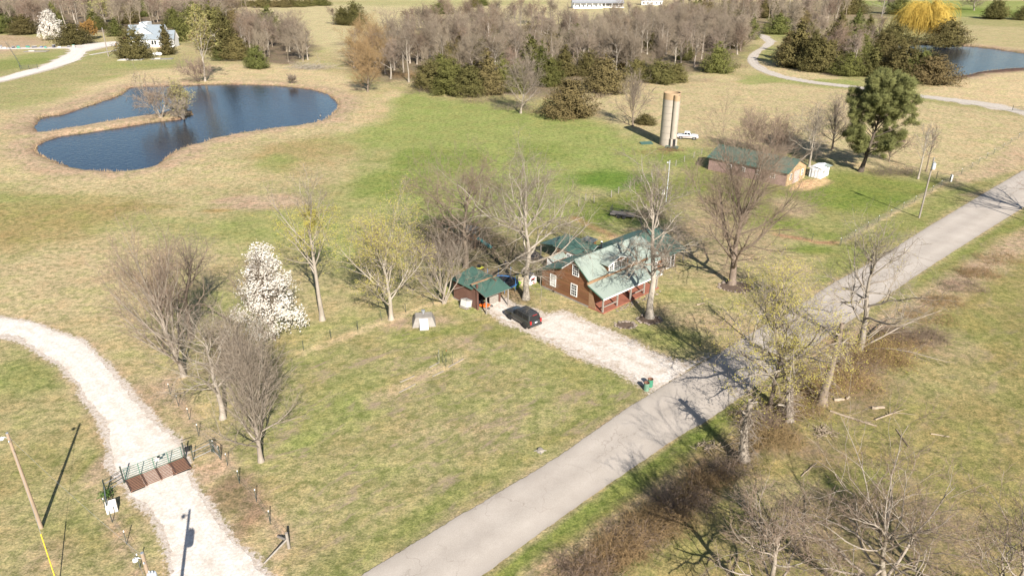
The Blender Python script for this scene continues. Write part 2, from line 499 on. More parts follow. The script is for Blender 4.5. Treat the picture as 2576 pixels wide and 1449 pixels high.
# white house: yard, bank and track
patch([(-200, 180), (40, 145), (150, 118), (260, 128), (420, 140), (500, 152), (480, 168), (330, 180), (200, 192), (60, 250), (-200, 300)], 'mix', 4, 1.0, 3)
blob(120, 145, 110, 16, 'green', 0.55); blob(360, 162, 100, 10, 'green', 0.5); blob(20, 165, 70, 20, 'fgreen', 0.45)
patch([(-200, 140), (-100, 95), (30, 88), (110, 96), (120, 108), (20, 130), (-60, 150)], 'bare', 4, 0.9, 3)
# woods
F1 = [(850, 150), (930, 228), (1060, 228), (1150, 247), (1270, 268), (1380, 275), (1480, 225), (1600, 205), (1700, 205), (1830, 182), (1880, 130), (1890, 76), (1720, 42), (1430, 55), (1250, 62), (1080, 68), (1000, 90), (860, 100)]
F1b = [(860, 140), (940, 200), (1060, 205), (1150, 225), (1270, 240), (1380, 245), (1480, 205), (1600, 190), (1700, 190), (1830, 168), (1870, 130), (1880, 80), (1720, 48), (1430, 62), (1250, 68), (1080, 75), (1000, 95), (865, 105)]
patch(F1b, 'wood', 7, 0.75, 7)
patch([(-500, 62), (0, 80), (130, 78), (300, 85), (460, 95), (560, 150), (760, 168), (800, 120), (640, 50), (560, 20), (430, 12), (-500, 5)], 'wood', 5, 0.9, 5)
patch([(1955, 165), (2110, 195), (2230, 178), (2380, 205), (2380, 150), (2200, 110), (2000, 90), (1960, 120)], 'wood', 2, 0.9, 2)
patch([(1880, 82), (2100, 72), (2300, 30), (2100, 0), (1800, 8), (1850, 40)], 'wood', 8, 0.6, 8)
# house yard
patch([(1440, 520), (1600, 478), (1770, 412), (1815, 470), (1980, 470), (2100, 430), (2300, 455), (2392, 455), (2260, 530), (2115, 612), (1990, 590), (1900, 640), (1770, 650), (1700, 560), (1640, 520), (1540, 560), (1440, 600)], 'yard', 2.5, 0.9, 2)
blob(1570, 545, 100, 26, 'lush', 0.4); blob(2150, 500, 150, 26, 'fgreen', 0.6); blob(2120, 560, 110, 30, 'mix', 0.45)
patch([(1330, 690), (1480, 610), (1560, 600), (1400, 720), (1330, 760)], 'yard', 2, 0.7, 1.5)
blob(1440, 655, 60, 16, 'dirt', 0.7, ragged=1); blob(1560, 598, 60, 6, 'dirt', 0.6); blob(1620, 578, 60, 8, 'bare', 0.5)
strip_band([(1445, 548), (1490, 570), (1540, 592)], 0.7, 'red', 0.8)
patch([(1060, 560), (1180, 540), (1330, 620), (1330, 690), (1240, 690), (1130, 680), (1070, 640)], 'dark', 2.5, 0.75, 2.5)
blob(1200, 690, 90, 20, 'litter', 0.7); blob(1290, 745, 60, 26, 'litter', 0.65)
patch([(1660, 560), (1760, 480), (1800, 480), (1880, 560), (1990, 580), (1960, 660), (1860, 740), (1760, 700), (1690, 640)], 'bare', 3.5, 0.55, 4)
blob(1990, 520, 45, 26, 'bare', 0.6); blob(1960, 700, 70, 30, 'lawn', 0.6); blob(2060, 690, 60, 16, 'bare', 0.8)
patch([(1990, 478), (2010, 455), (2070, 445), (2092, 455), (2080, 465), (2030, 478)], 'dirt', 0.8, 1.0, 0.7)
strip_band([(1955, 590), (2010, 600), (2060, 610), (2120, 612)], 0.55, 'red', 0.95, 0.5, 0.5)
strip_band([(2120, 612), (2200, 565), (2300, 508), (2390, 455)], 0.45, 'straw', 1.0, 0.3, 0.4)
blob(2040, 628, 60, 12, 'fgreen', 0.7)
patch([(2380, 460), (2470, 420), (2576, 352), (2700, 290), (2700, 345), (2576, 410), (2480, 465), (2420, 510)], 'bare', 2.5, 0.6, 2)
patch([(2120, 615), (2390, 470), (2560, 432), (2480, 478), (2300, 588), (2200, 650), (2080, 712), (2030, 700)], 'yard', 1.5, 0.6, 1.5)
blob(2470, 490, 60, 6, 'bare', 0.5)
patch([(1700, 700), (1860, 720), (1960, 730), (1990, 770), (1850, 850), (1790, 890), (1660, 830), (1580, 790)], 'lawn', 2, 0.7, 2)
blob(1760, 790, 120, 30, 'bare', 0.4); blob(1830, 830, 60, 24, 'bare', 0.45); blob(1700, 740, 60, 20, 'green', 0.5); blob(1640, 850, 120, 26, 'yard', 0.55)
# front lawn
patch([(700, 920), (990, 810), (1130, 770), (1220, 800), (1300, 850), (1420, 930), (1640, 975), (1390, 1150), (1210, 1260), (900, 1445), (780, 1449), (730, 1300), (620, 1140), (660, 1000)], 'mix', 3, 0.8, 2.5, mott=1.0)
blob(1080, 840, 90, 26, 'yard', 0.55); blob(1230, 830, 80, 24, 'yard', 0.5); blob(900, 1000, 120, 60, 'green', 0.45); blob(1450, 940, 120, 40, 'yard', 0.45, ragged=2)
blob(820, 1180, 160, 90, 'lawn', 0.6); blob(760, 1080, 70, 60, 'green', 0.5); blob(950, 1300, 160, 60, 'lawn', 0.5); blob(1150, 1080, 160, 60, 'bare', 0.28, ragged=3)
blob(1060, 808, 90, 20, 'bare', 0.75, ragged=1.2); blob(1160, 860, 60, 20, 'bare', 0.45); blob(970, 1000, 60, 24, 'bare', 0.5, ragged=1.5)
strip_band([(985, 988), (1075, 938), (1160, 900)], 1.0, 'straw', 0.8, 0.6, 0.6)
strip_band([(760, 890), (870, 845), (980, 805), (1080, 768), (1170, 745)], 0.5, 'straw', 0.9, 0.4, 0.5)
strip_band([(930, 1440), (1220, 1250), (1400, 1143), (1540, 1043), (1625, 985)], 1.0, 'bare', 0.45, 0.6, 0.8)
strip_band([(840, 1440), (1160, 1245), (1380, 1118), (1520, 1025), (1600, 975)], 1.4, 'yard', 0.55, 0.8, 1.0)
# left: beside the lane
patch([(-100, 850), (60, 880), (140, 925), (190, 985), (240, 1060), (262, 1110), (270, 1180), (260, 1260), (330, 1449), (420, 1600), (-200, 1600)], 'lawn', 2, 0.7, 1.5)
blob(80, 940, 110, 50, 'fgreen', 0.45); blob(240, 1150, 25, 60, 'yard', .6); blob(200, 1350, 100, 60, 'yard', 0.35); blob(60, 1180, 90, 90, 'olive', 0.5); blob(110, 1400, 70, 40, 'bare', 0.4)
strip_band([(245, 1240), (290, 1330), (340, 1420), (370, 1500)], 0.45, 'bare', 0.9, 0.35, 0.4)
strip_band([(420, 960), (450, 1010), (500, 1080), (560, 1150), (640, 1260), (720, 1350), (700, 1390)], 0.7, 'bare', 0.9, 0.5, 0.5)
blob(570, 1250, 60, 60, 'litter', 0.8, ragged=1.2); blob(640, 1290, 40, 40, 'litter', 0.75, ragged=1); blob(520, 1190, 40, 30, 'bare', 0.8); blob(600, 1340, 40, 30, 'litter', .6, ragged=1)
blob(255, 1180, 30, 50, 'bare', 0.7); blob(390, 970, 60, 40, 'bare', 0.5); blob(350, 1290, 20, 30, 'yard', 0.5)
# pasture across the road
patch([(1235, 1449), (1480, 1270), (1730, 1098), (1880, 1000), (2060, 876), (2130, 832), (2350, 675), (2590, 523), (2900, 380), (3300, 500), (3300, 1700), (1000, 1700)], 'olive', 1.0, 1.0, 0.7, mott=0.42)
strip_band([(1250, 1449), (1360, 1365), (1490, 1272), (1600, 1195), (1730, 1110), (1880, 1010)], 1.3, 'fgreen', 0.75, 0.6, 0.7)
strip_band([(2150, 832), (2250, 762), (2360, 690), (2500, 595), (2620, 520)], 1.6, 'fgreen', 0.5, 0.8, 0.8)
strip_band([(1330, 1449), (1460, 1375), (1580, 1290), (1650, 1240), (1720, 1190)], 0.5, 'straw', 0.9, 0.4, 0.5)
strip_band([(1400, 1470), (1560, 1380), (1700, 1265), (1800, 1180), (1900, 1110), (2000, 1030), (2150, 900)], 2.0, 'litter', 0.8, 1.2, 1.2)
strip_band([(2060, 900), (2200, 830), (2330, 760), (2440, 690), (2576, 612), (2700, 540)], 2.4, 'bare', 0.95, 1.3, 1.4)
blob(2200, 930, 130, 60, 'litter', 0.55, ragged=2.5); blob(2120, 990, 80, 40, 'litter', 0.5, ragged=2); blob(2330, 860, 120, 40, 'bare', 0.5, ragged=2)
blob(2020, 1120, 120, 50, 'litter', 0.5, ragged=2); blob(2250, 1340, 260, 90, 'litter', 0.45, ragged=3); blob(1950, 1240, 140, 40, 'straw', 0.35)
blob(2450, 1050, 160, 90, 'olive', 0.4); blob(2350, 950, 150, 60, 'lawn', 0.45); blob(2420, 820, 120, 50, 'yard', 0.3); blob(2150, 1210, 90, 30, 'yard', 0.5)
# verges of the gravel
for nm, wd, am in (('lane', 1.0, 0.8), ('drive', 1.2, 0.7), ('farlane', 1.2, 0.4), ('wh', 1.5, 0.5), ('road', 0.35, 0.6)):
    P = SURF[nm]; a = np.array(P)
    m = (GX > a[:, 0].min() - 6) & (GX < a[:, 0].max() + 6) & (GY > a[:, 1].min() - 6) & (GY < a[:, 1].max() + 6)
    d = sdist(GX[m], GY[m], P) + warp[m] * 0.6 + (n_sm[m] - .5) * 0.8
    C[m] = lerp(C[m], PAL['bare'], np.clip((wd - d) / wd, 0, 1) * am)
lum = C.mean(-1, keepdims=True)
C = C * np.array([1.19, 1.20, 1.19])
C *= (0.84 + 0.32 * n_sm)[..., None]
GRAV = np.zeros_like(GX)
for nm, sf in (('lane', 0.9), ('drive', 1.5), ('farlane', 0.5), ('wh', 0.8)):
    P = SURF[nm]; a = np.array(P)
    m = (GX > a[:, 0].min() - 6) & (GX < a[:, 0].max() + 6) & (GY > a[:, 1].min() - 6) & (GY < a[:, 1].max() + 6)
    d = sdist(GX[m], GY[m], P) - 0.15 + (n_sm[m] - .5) * 0.9
    GRAV[m] = np.maximum(GRAV[m], np.clip(0.5 - d / (2 * sf), 0, 1))

# ---- ground material
gm, nt, bs = new_mat('turf')
L = nt.links
att = node(nt, 'ShaderNodeAttribute', attribute_name='Col')
atm = node(nt, 'ShaderNodeAttribute', attribute_name='mott')
tc = node(nt, 'ShaderNodeTexCoord')
def noise(scale, detail=4.0, rough=0.6, dist=0.0, stretch=None, rotz=0.0, stretch2=None):
    n = node(nt, 'ShaderNodeTexNoise', Scale=scale, Detail=detail, Roughness=rough, Distortion=dist)
    if stretch:
        mp = node(nt, 'ShaderNodeMapping'); mp.inputs['Rotation'].default_value = (0, 0, rotz)
        m2 = node(nt, 'ShaderNodeMapping'); m2.inputs['Scale'].default_value = stretch2 or stretch
        L.new(tc.outputs['Object'], mp.inputs['Vector']); L.new(mp.outputs['Vector'], m2.inputs['Vector']); L.new(m2.outputs['Vector'], n.inputs['Vector'])
    else:
        L.new(tc.outputs['Object'], n.inputs['Vector'])
    return n.outputs['Fac']
def ramp(fac, stops):
    r = node(nt, 'ShaderNodeValToRGB'); e = r.color_ramp.elements
    while len(e) < len(stops): e.new(0.5)
    for i, (p, c) in enumerate(stops):
        e[i].position = p; e[i].color = c4(c) if hasattr(c, '__len__') else (c, c, c, 1)
    L.new(fac, r.inputs['Fac']); return r.outputs['Color']
def mixc(a, b, fac, mode='MIX'):
    mx = node(nt, 'ShaderNodeMix', data_type='RGBA', blend_type=mode)
    for i, s in ((6, a), (7, b)):
        if hasattr(s, 'is_linked'): L.new(s, mx.inputs[i])
        else: mx.inputs[i].default_value = c4(s)
    if hasattr(fac, 'is_linked'): L.new(fac, mx.inputs[0])
    else: mx.inputs[0].default_value = fac
    return mx.outputs[2]
def mul(a, b):
    m_ = node(nt, 'ShaderNodeMath', operation='MULTIPLY')
    for i, s in ((0, a), (1, b)):
        if hasattr(s, 'is_linked'): L.new(s, m_.inputs[i])
        else: m_.inputs[i].default_value = s
    return m_.outputs[0]
hue = ramp(noise(0.22, 6, 0.65), [(0.39, (1.06, 0.99, 0.97)), (0.5, (1.0, 1.0, 1.0)), (0.61, (0.91, 0.99, 0.84))])
c = mixc(att.outputs['Color'], hue, 0.9, 'MULTIPLY')
tuft = ramp(noise(1.1, 7, 0.75), [(0.40, (0.60, 0.67, 0.54)), (0.5, (1.0, 1.0, 1.0)), (0.60, (1.36, 1.28, 1.26))])
c = mixc(c, tuft, 0.9, 'MULTIPLY')
fine = ramp(noise(5.0, 4, 0.75), [(0.37, (0.62, 0.66, 0.57)), (0.5, (1.0, 1.0, 1.0)), (0.63, (1.36, 1.31, 1.27))])
c = mixc(c, fine, 0.9, 'MULTIPLY')
# green and dead patches of the mown ground
gp = ramp(noise(0.75, 7, 0.75, 0.5, (1, 1, 1), R(-43), (.45, 1, 1)), [(0.48, 0.0), (0.62, 1.0)])
c = mixc(c, (0.115, 0.135, 0.034), mul(mul(gp, atm.outputs['Fac']), 0.55))
dp = ramp(noise(0.5, 7, 0.74, 0.6, (1, 1, 1), R(-43), (.4, 1, 1)), [(0.53, 0.0), (0.66, 1.0)])
c = mixc(c, (0.285, 0.205, 0.160), mul(mul(dp, atm.outputs['Fac']), 0.8))
atg = node(nt, 'ShaderNodeAttribute', attribute_name='grav')
ga = node(nt, 'ShaderNodeMath', operation='ADD')
L.new(atg.outputs['Fac'], ga.inputs[0]); L.new(ramp(noise(2.2, 8, 0.8), [(0.25, 0.0), (0.75, 0.9)]), ga.inputs[1])
gf = ramp(ga.outputs[0], [(0.86, 0.0), (0.98, 1.0)])
gcol = mixc((.33, .255, .19), (.53, .475, .42), ramp(noise(3.1, 7, 0.75), [(0.35, 0.0), (0.6, 1.0)]))
c = mixc(c, gcol, gf)
L.new(c, bs.inputs['Base Color'])
bs.inputs['Roughness'].default_value = 0.95
bs.inputs['Specular IOR Level'].default_value = 0.08
b1 = node(nt, 'ShaderNodeBump', Strength=0.9, Distance=0.16)
L.new(noise(1.8, 6, 0.75), b1.inputs['Height'])
L.new(b1.outputs['Normal'], bs.inputs['Normal'])

idx = np.arange(ny * nx).reshape(ny, nx)
quads = np.stack([idx[:-1, :-1], idx[:-1, 1:], idx[1:, 1:], idx[1:, :-1]], -1).reshape(-1, 4)
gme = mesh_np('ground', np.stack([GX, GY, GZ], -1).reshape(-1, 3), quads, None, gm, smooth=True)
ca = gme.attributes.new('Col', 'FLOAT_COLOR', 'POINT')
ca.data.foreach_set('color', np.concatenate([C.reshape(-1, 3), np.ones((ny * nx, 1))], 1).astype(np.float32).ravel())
cb = gme.attributes.new('mott', 'FLOAT', 'POINT')
cb.data.foreach_set('value', MOTT.astype(np.float32).ravel())
cg2 = gme.attributes.new('grav', 'FLOAT', 'POINT')
cg2.data.foreach_set('value', GRAV.astype(np.float32).ravel())
tag(obj('ground', gme), kind='structure')

# ---- water
wm, nt, bs = new_mat('pond_water')
L = nt.links
bs.inputs['Base Color'].default_value = (0.004, 0.012, 0.026, 1)
bs.inputs['Roughness'].default_value = 0.04
bs.inputs['IOR'].default_value = 1.333
bs.inputs['Specular IOR Level'].default_value = 0.5
tc = node(nt, 'ShaderNodeTexCoord')
b1 = node(nt, 'ShaderNodeBump', Strength=1.0, Distance=0.07)
mixn = node(nt, 'ShaderNodeTexNoise', Scale=1.3, Detail=3.0, Roughness=0.55)
L.new(tc.outputs['Object'], mixn.inputs['Vector'])
L.new(mixn.outputs['Fac'], b1.inputs['Height'])
L.new(b1.outputs['Normal'], bs.inputs['Normal'])
def sheet(name, poly, z, mat):
    import mathutils.geometry as mg
    tr = mg.tessellate_polygon([[Vector((p[0], p[1], 0)) for p in poly]])
    me = mesh_np(name, [(p[0], p[1], z) for p in poly], None, tr, mat)
    me.update()
    if len(me.polygons) and me.polygons[0].normal.z < 0: me.flip_normals()
    return obj(name, me)
def hull_box(P, pad):
    a = np.array(P); x0, y0 = a.min(0) - pad; x1, y1 = a.max(0) + pad
    return [(x0, y0), (x1, y0), (x1, y1), (x0, y1)]
def grow_poly(P, d):
    a = np.array(P); n = len(a); out = []
    area = 0.5 * np.sum(a[:, 0] * np.roll(a[:, 1], -1) - np.roll(a[:, 0], -1) * a[:, 1])
    s = 1 if area > 0 else -1
    for i in range(n):
        t = a[(i + 1) % n] - a[i - 1]; t /= np.hypot(*t) + 1e-9
        out.append((a[i][0] + s * d * t[1], a[i][1] - s * d * t[0]))
    return out
tag(sheet('pond_water', grow_poly(POND, 0.9), WATER_Z, wm), kind='structure')
tag(sheet('pond_water', grow_poly(POND2, 0.9), WATER_Z, wm), kind='structure')

# ---- roads
def resample(P, n):
    P = smooth_poly(P, False, 8); a = np.array(P)
    s = np.concatenate([[0], np.cumsum(np.hypot(*(np.diff(a, axis=0).T)))])
    t = np.linspace(0, s[-1], n)
    return np.stack([np.interp(t, s, a[:, 0]), np.interp(t, s, a[:, 1])], 1)
def ribbon(name, A, B, mat, z=0.03, cols=8, step=0.5, ragged=0.0, seed=1, crown=0.0, inset=0.0):
    a = np.array(A); ln = np.sum(np.hypot(*(np.diff(a, axis=0).T)))
    n = int(ln / step)
    PA, PB = resample(A, n), resample(B, n)
    d = PB - PA; w = np.hypot(d[:, 0], d[:, 1])[:, None]; d = d / (w + 1e-9)
    if ragged:
        s = np.arange(n) * step
        na = inset + (vnoise(s * 0.8, s * 0 + 3, seed, 5, 0.85) - 0.5) * 2 * ragged; nb = -inset + (vnoise(s * 0.8, s * 0 + 9, seed + 7, 5, 0.85) - 0.5) * 2 * ragged
        PA = PA + d * na[:, None]; PB = PB + d * nb[:, None]
    V = []
    for k in range(cols + 1):
        t = k / cols
        p = PA * (1 - t) + PB * t
        V.append(np.concatenate([p, np.full((n, 1), z + crown * (1 - (2 * t - 1) ** 2))], 1))
    V = np.stack(V, 1).reshape(-1, 3)
    ix = np.arange(n * (cols + 1)).reshape(n, cols + 1)
    q = np.stack([ix[:-1, :-1], ix[:-1, 1:], ix[1:, 1:], ix[1:, :-1]], -1).reshape(-1, 4)
    me = mesh_np(name, V, q, None, mat, smooth=True)
    if me.polygons[0].normal.z < 0: me.flip_normals()
    # across-the-road coordinate for wheel tracks
    at_ = me.attributes.new('across', 'FLOAT', 'POINT')
    at_.data.foreach_set('value', np.tile(np.linspace(0, 1, cols + 1), n).astype(np.float32))
    return tag(obj(name, me), kind='structure')

rm, nt, bs = new_mat('chip_seal'); L = nt.links
tc = node(nt, 'ShaderNodeTexCoord')
acr = node(nt, 'ShaderNodeAttribute', attribute_name='across')
base = ramp(noise(0.35, 6, 0.6), [(0.3, (.360, .314, .266)), (0.7, (.415, .366, .314))])
base = mixc(base, ramp(noise(14, 5, 0.7), [(0.3, 0.84), (0.7, 1.14)]), 0.9, 'MULTIPLY')
trk = ramp(acr.outputs['Fac'], [(0.0, 0.74), (0.08, 0.92), (0.25, 1.06), (0.5, 0.90), (0.75, 1.06), (0.93, 0.93), (1.0, 0.78)])
base = mixc(base, trk, 0.8, 'MULTIPLY')
vor = node(nt, 'ShaderNodeTexVoronoi', Scale=0.22, feature='DISTANCE_TO_EDGE')
wv = node(nt, 'ShaderNodeTexNoise', Scale=0.8, Detail=6.0)
L.new(tc.outputs['Object'], wv.inputs['Vector'])
mv = node(nt, 'ShaderNodeMix', data_type='VECTOR'); mv.inputs[0].default_value = 0.12
va = node(nt, 'ShaderNodeVectorMath', operation='MULTIPLY_ADD'); va.inputs[1].default_value = (3.0, 3.0, 0); L.new(wv.outputs['Color'], va.inputs[0]); L.new(tc.outputs['Object'], va.inputs[2])
L.new(va.outputs[0], vor.inputs['Vector'])
crk = ramp(vor.outputs['Distance'], [(0.0, 1.0), (0.012, 0.0)])
msk = ramp(noise(0.10, 3, 0.5), [(0.42, 0.0), (0.60, 1.0)])
base = mixc(base, (0.20, 0.165, 0.135), mul(mul(crk, msk), 0.55))
stain = ramp(noise(0.16, 5, 0.6, 0.5), [(0.58, 0.0), (0.75, 1.0)])
base = mixc(base, (0.27, 0.232, 0.20), mul(stain, 0.35))
L.new(base, bs.inputs['Base Color']); bs.inputs['Roughness'].default_value = 0.9; bs.inputs['Specular IOR Level'].default_value = 0.15
b1 = node(nt, 'ShaderNodeBump', Strength=0.6, Distance=0.02); L.new(noise(25, 4, 0.7), b1.inputs['Height']); L.new(b1.outputs['Normal'], bs.inputs['Normal'])
ribbon('road', road_L, road_R, rm, 0.06, 12, 0.2, 0.26, 3, 0.04)

def gravel_mat(name, ca_, cb_, cc_, dirt):
    global nt, L, tc
    m, nt, bs = new_mat(name); L = nt.links
    tc = node(nt, 'ShaderNodeTexCoord')
    acr = node(nt, 'ShaderNodeAttribute', attribute_name='across')
    b = ramp(noise(0.5, 6, 0.65), [(0.3, cb_), (0.65, ca_)])
    b = mixc(b, ramp(noise(4, 6, 0.8), [(0.38, 0.78), (0.62, 1.18)]), 0.9, 'MULTIPLY')
    ed = ramp(acr.outputs['Fac'], [(0.0, 1.0), (0.18, 0.6), (0.30, 0.12), (0.5, 0.75), (0.70, 0.12), (0.82, 0.6), (1.0, 1.0)])
    dn = ramp(noise(0.9, 7, 0.75, 0.6), [(0.42, 0.0), (0.62, 1.0)])
    b = mixc(b, cc_, mul(mul(ed, dn), dirt))
    L.new(b, bs.inputs['Base Color']); bs.inputs['Roughness'].default_value = 0.95; bs.inputs['Specular IOR Level'].default_value = 0.1
    b1 = node(nt, 'ShaderNodeBump', Strength=0.8, Distance=0.04); L.new(noise(9, 5, 0.75), b1.inputs['Height']); L.new(b1.outputs['Normal'], bs.inputs['Normal'])
    return m
gv1 = gravel_mat('white_gravel', (.63, .585, .53), (.53, .48, .425), (.41, .33, .25), 0.7)
gv2 = gravel_mat('worn_gravel', (.60, .555, .505), (.49, .43, .365), (.31, .235, .165), 0.95)
gv3 = gravel_mat('far_gravel', (.47, .42, .365), (.40, .355, .30), (.24, .19, .12), 0.6)
ribbon('gravel_lane', lane_L, lane_R, gv1, 0.03, 16, 0.12, 0.40, 21, 0.03, 0.30)
ribbon('gravel_driveway', drive_U, drive_D, gv2, 0.025, 16, 0.12, 0.55, 31, 0.02, 0.55)
ribbon('gravel_track', farlane_N, farlane_F, gv3, 0.05, 6, 0.6, 0.3, 41, 0.0, 0.1)
ribbon('gravel_yard_drive', wh_D, wh_U, gv1, 0.06, 8, 0.6, 0.5, 51, 0.0, 0.2)


# ---- dry grass fringe on the banks
rgF = np.random.default_rng(3)
FV, FT = [], []
for P in (POND, POND2):
    a = np.array(P + [P[0]]); sl = np.concatenate([[0], np.cumsum(np.hypot(*np.diff(a, axis=0).T))])
    n = int(sl[-1] * 14); t = rgF.uniform(0, sl[-1], n)
    t = t[vnoise(t * .15, t * 0, 9, 3) > .44]; n = len(t)
    p = np.stack([np.interp(t, sl, a[:, 0]), np.interp(t, sl, a[:, 1])], 1) + rgF.normal(0, .55, (n, 2))
    dd_ = sdist(p[:, 0], p[:, 1], P); p = p[dd_ > .1]; n = len(p)
    z = np.full(n, WATER_Z + .12)
    b = np.stack([p[:, 0], p[:, 1], z], 1); tipv = b + np.stack([rgF.normal(0, .15, n), rgF.normal(0, .15, n), rgF.uniform(.3, .85, n)], 1)
    e = np.stack([np.cos(rgF.uniform(0, 6.28, n)), np.sin(rgF.uniform(0, 6.28, n)), np.zeros(n)], 1) * .07
    FV.append(np.stack([b - e, b + e, tipv], 1).reshape(-1, 3))
FV = np.concatenate(FV)
fm = pmat('dry_bank_grass', (.38, .275, .165), (.24, .17, .10), 1, .9, spec=.05)
tag(obj('bank_grass', mesh_np('bank_grass', FV, None, np.arange(len(FV)).reshape(-1, 3), fm)), 'fringe of dry tan grass along the pond banks', 'grass', kind='stuff')
# ------------------------------------------------------------------ building materials
def ribbed(name, c1, c2, rough=0.45, spec=0.4):
    return pmat(name, c1, c2, 0.7, rough, 0.0, spec=spec, contrast=0.35)
ROOF_PALE = ribbed('faded_green_roof', (.275, .31, .272), (.215, .255, .215), 0.42)
ROOF_TEAL = ribbed('teal_green_roof', (.066, .128, .100), (.050, .098, .077), 0.42)
ROOF_DARK = ribbed('green_roof', (.075, .135, .100), (.055, .105, .078), 0.5)
SIDING = pmat('brown_wood_siding', (.205, .100, .048), (.130, .062, .031), 1.6, 0.75, 0.006, 20, stretch=(.5, .5, 4), rnd=0.16, spec=0.2)
TRIMW = pmat('white_trim', (.78, .77, .74), (.68, .67, .64), 3, 0.5)
TRIMG = pmat('green_trim', (.060, .130, .090), (.045, .10, .07), 2, 0.45)
BEAM = pmat('tan_wood', (.30, .185, .105), (.21, .125, .07), 3, 0.8, stretch=(1, 1, 1))
GREYWOOD = pmat('weathered_wood', (.30, .265, .225), (.19, .165, .14), 4, 0.85, 0.004, 30)
GLASS = pmat('window_glass', (.030, .036, .042), (.018, .022, .026), 1, 0.06, spec=0.6)
CURTAIN = pmat('window_blind', (.55, .54, .50), (.42, .41, .38), 2, 0.4)
CONC = pmat('concrete', (.285, .262, .23), (.19, .172, .15), 1.5, 0.9, 0.01, 12, spec=0.15)
REDDECK = pmat('red_porch_floor', (.30, .115, .075), (.22, .085, .055), 1.5, 0.75, contrast=0.3)
BLACK = pmat('black_plastic', (.022, .022, .024), (.014, .014, .016), 2, 0.5)
DARKIN = pmat('dark_interior', (.035, .028, .022), (.02, .016, .013), 2, 0.9)
METAL = pmat('galvanised_metal', (.48, .50, .52), (.36, .38, .40), 3, 0.4, metallic=0.6)
RUST = pmat('rusty_steel', (.195, .100, .062), (.115, .06, .04), 5, 0.85, 0.004, 40)

def roof_slope(parent, O, e, w, s, l, mat, pw=0.92, name='roof', th=0.05, trim=None):
    """one plane of ribbed metal: O low corner, e along the eave, s up the slope; deck + one panel per sheet"""
    O = Vector(O); e = Vector(e).normalized(); s = Vector(s).normalized(); n = e.cross(s)
    if n.z < 0: n = -n
    d = MB().hexa([O - n * th, O + e * w - n * th, O + e * w + s * l - n * th, O + s * l - n * th, O, O + e * w, O + e * w + s * l, O + s * l])
    deck = d.build(name, trim or TRIMW, parent)
    k = max(1, round(w / pw)); ww = w / k
    # cross-section of a sheet: three ribs
    xs_ = []
    nr = 3
    for i in range(nr):
        b = ww * i / nr
        xs_ += [(b + 0.0, .022), (b + .05, .022), (b + .075, .006), (b + ww / nr - .025, .006)]
    xs_.append((ww, .022))
    vs_, fs = [], []
    for (x, z) in xs_:
        vs_ += [e * x + n * z, e * x + n * z + s * (l + .04) - s * .02]
    m = len(xs_)
    for i in range(m - 1): fs.append((2 * i, 2 * i + 2, 2 * i + 3, 2 * i + 1))
    vs_ += [e * 0 + n * .002, e * 0 + n * .002 + s * l, e * ww + n * .002, e * ww + n * .002 + s * l]
    fs += [(2 * m + 0, 0, 1, 2 * m + 1), (2 * m - 2, 2 * m + 2, 2 * m + 3, 2 * m - 1)]
    me = MB().add(vs_, fs).mesh('roof_panel', mat)
    for i in range(k):
        obj('roof_panel', me, deck, O + e * (ww * i))
    return deck
def ridge_cap(parent, a, b, mat, w=0.16):
    a = Vector(a); b = Vector(b); d = (b - a).normalized(); p = d.cross(Vector((0, 0, 1))).normalized()
    return MB().prism([a - p * w + Vector((0, 0, -.05)), a + p * w + Vector((0, 0, -.05)), a + Vector((0, 0, .07))], b - a).build('ridge_cap', mat, parent)
def boards(wall, a, b, z0, zfun, out, mat, bh=0.20, th=0.03, ends=None):
    """lap siding on a vertical wall from a to b (2-D), boards as children; zfun(t)->roof height along the wall"""
    a = Vector((a[0], a[1], 0)); b = Vector((b[0], b[1], 0)); L_ = (b - a).length; d = (b - a) / L_
    out = Vector((out[0], out[1], 0)).normalized()
    ts = np.linspace(0, L_, 241); zz = np.array([zfun(t) for t in ts])
    z = z0
    while z < zz.max() - 0.06:
        ok = ts[zz >= z + bh * 0.6]
        if len(ok) > 1:
            t0, t1 = ok.min(), ok.max(); zt = min(z + bh, zz.max())
            if t1 - t0 > 0.1:
                p = [a + d * t0, a + d * t1]
                vs_ = []
                for q in p:
                    vs_ += [q + Vector((0, 0, z)), q + out * th + Vector((0, 0, z)), q + out * .006 + Vector((0, 0, zt + .012)), q + Vector((0, 0, zt + .012))]
                MB().add(vs_, [(0, 1, 2, 3), (7, 6, 5, 4), (0, 4, 5, 1), (1, 5, 6, 2), (2, 6, 7, 3), (3, 7, 4, 0)]).build('siding_board', mat, wall)
        z += bh
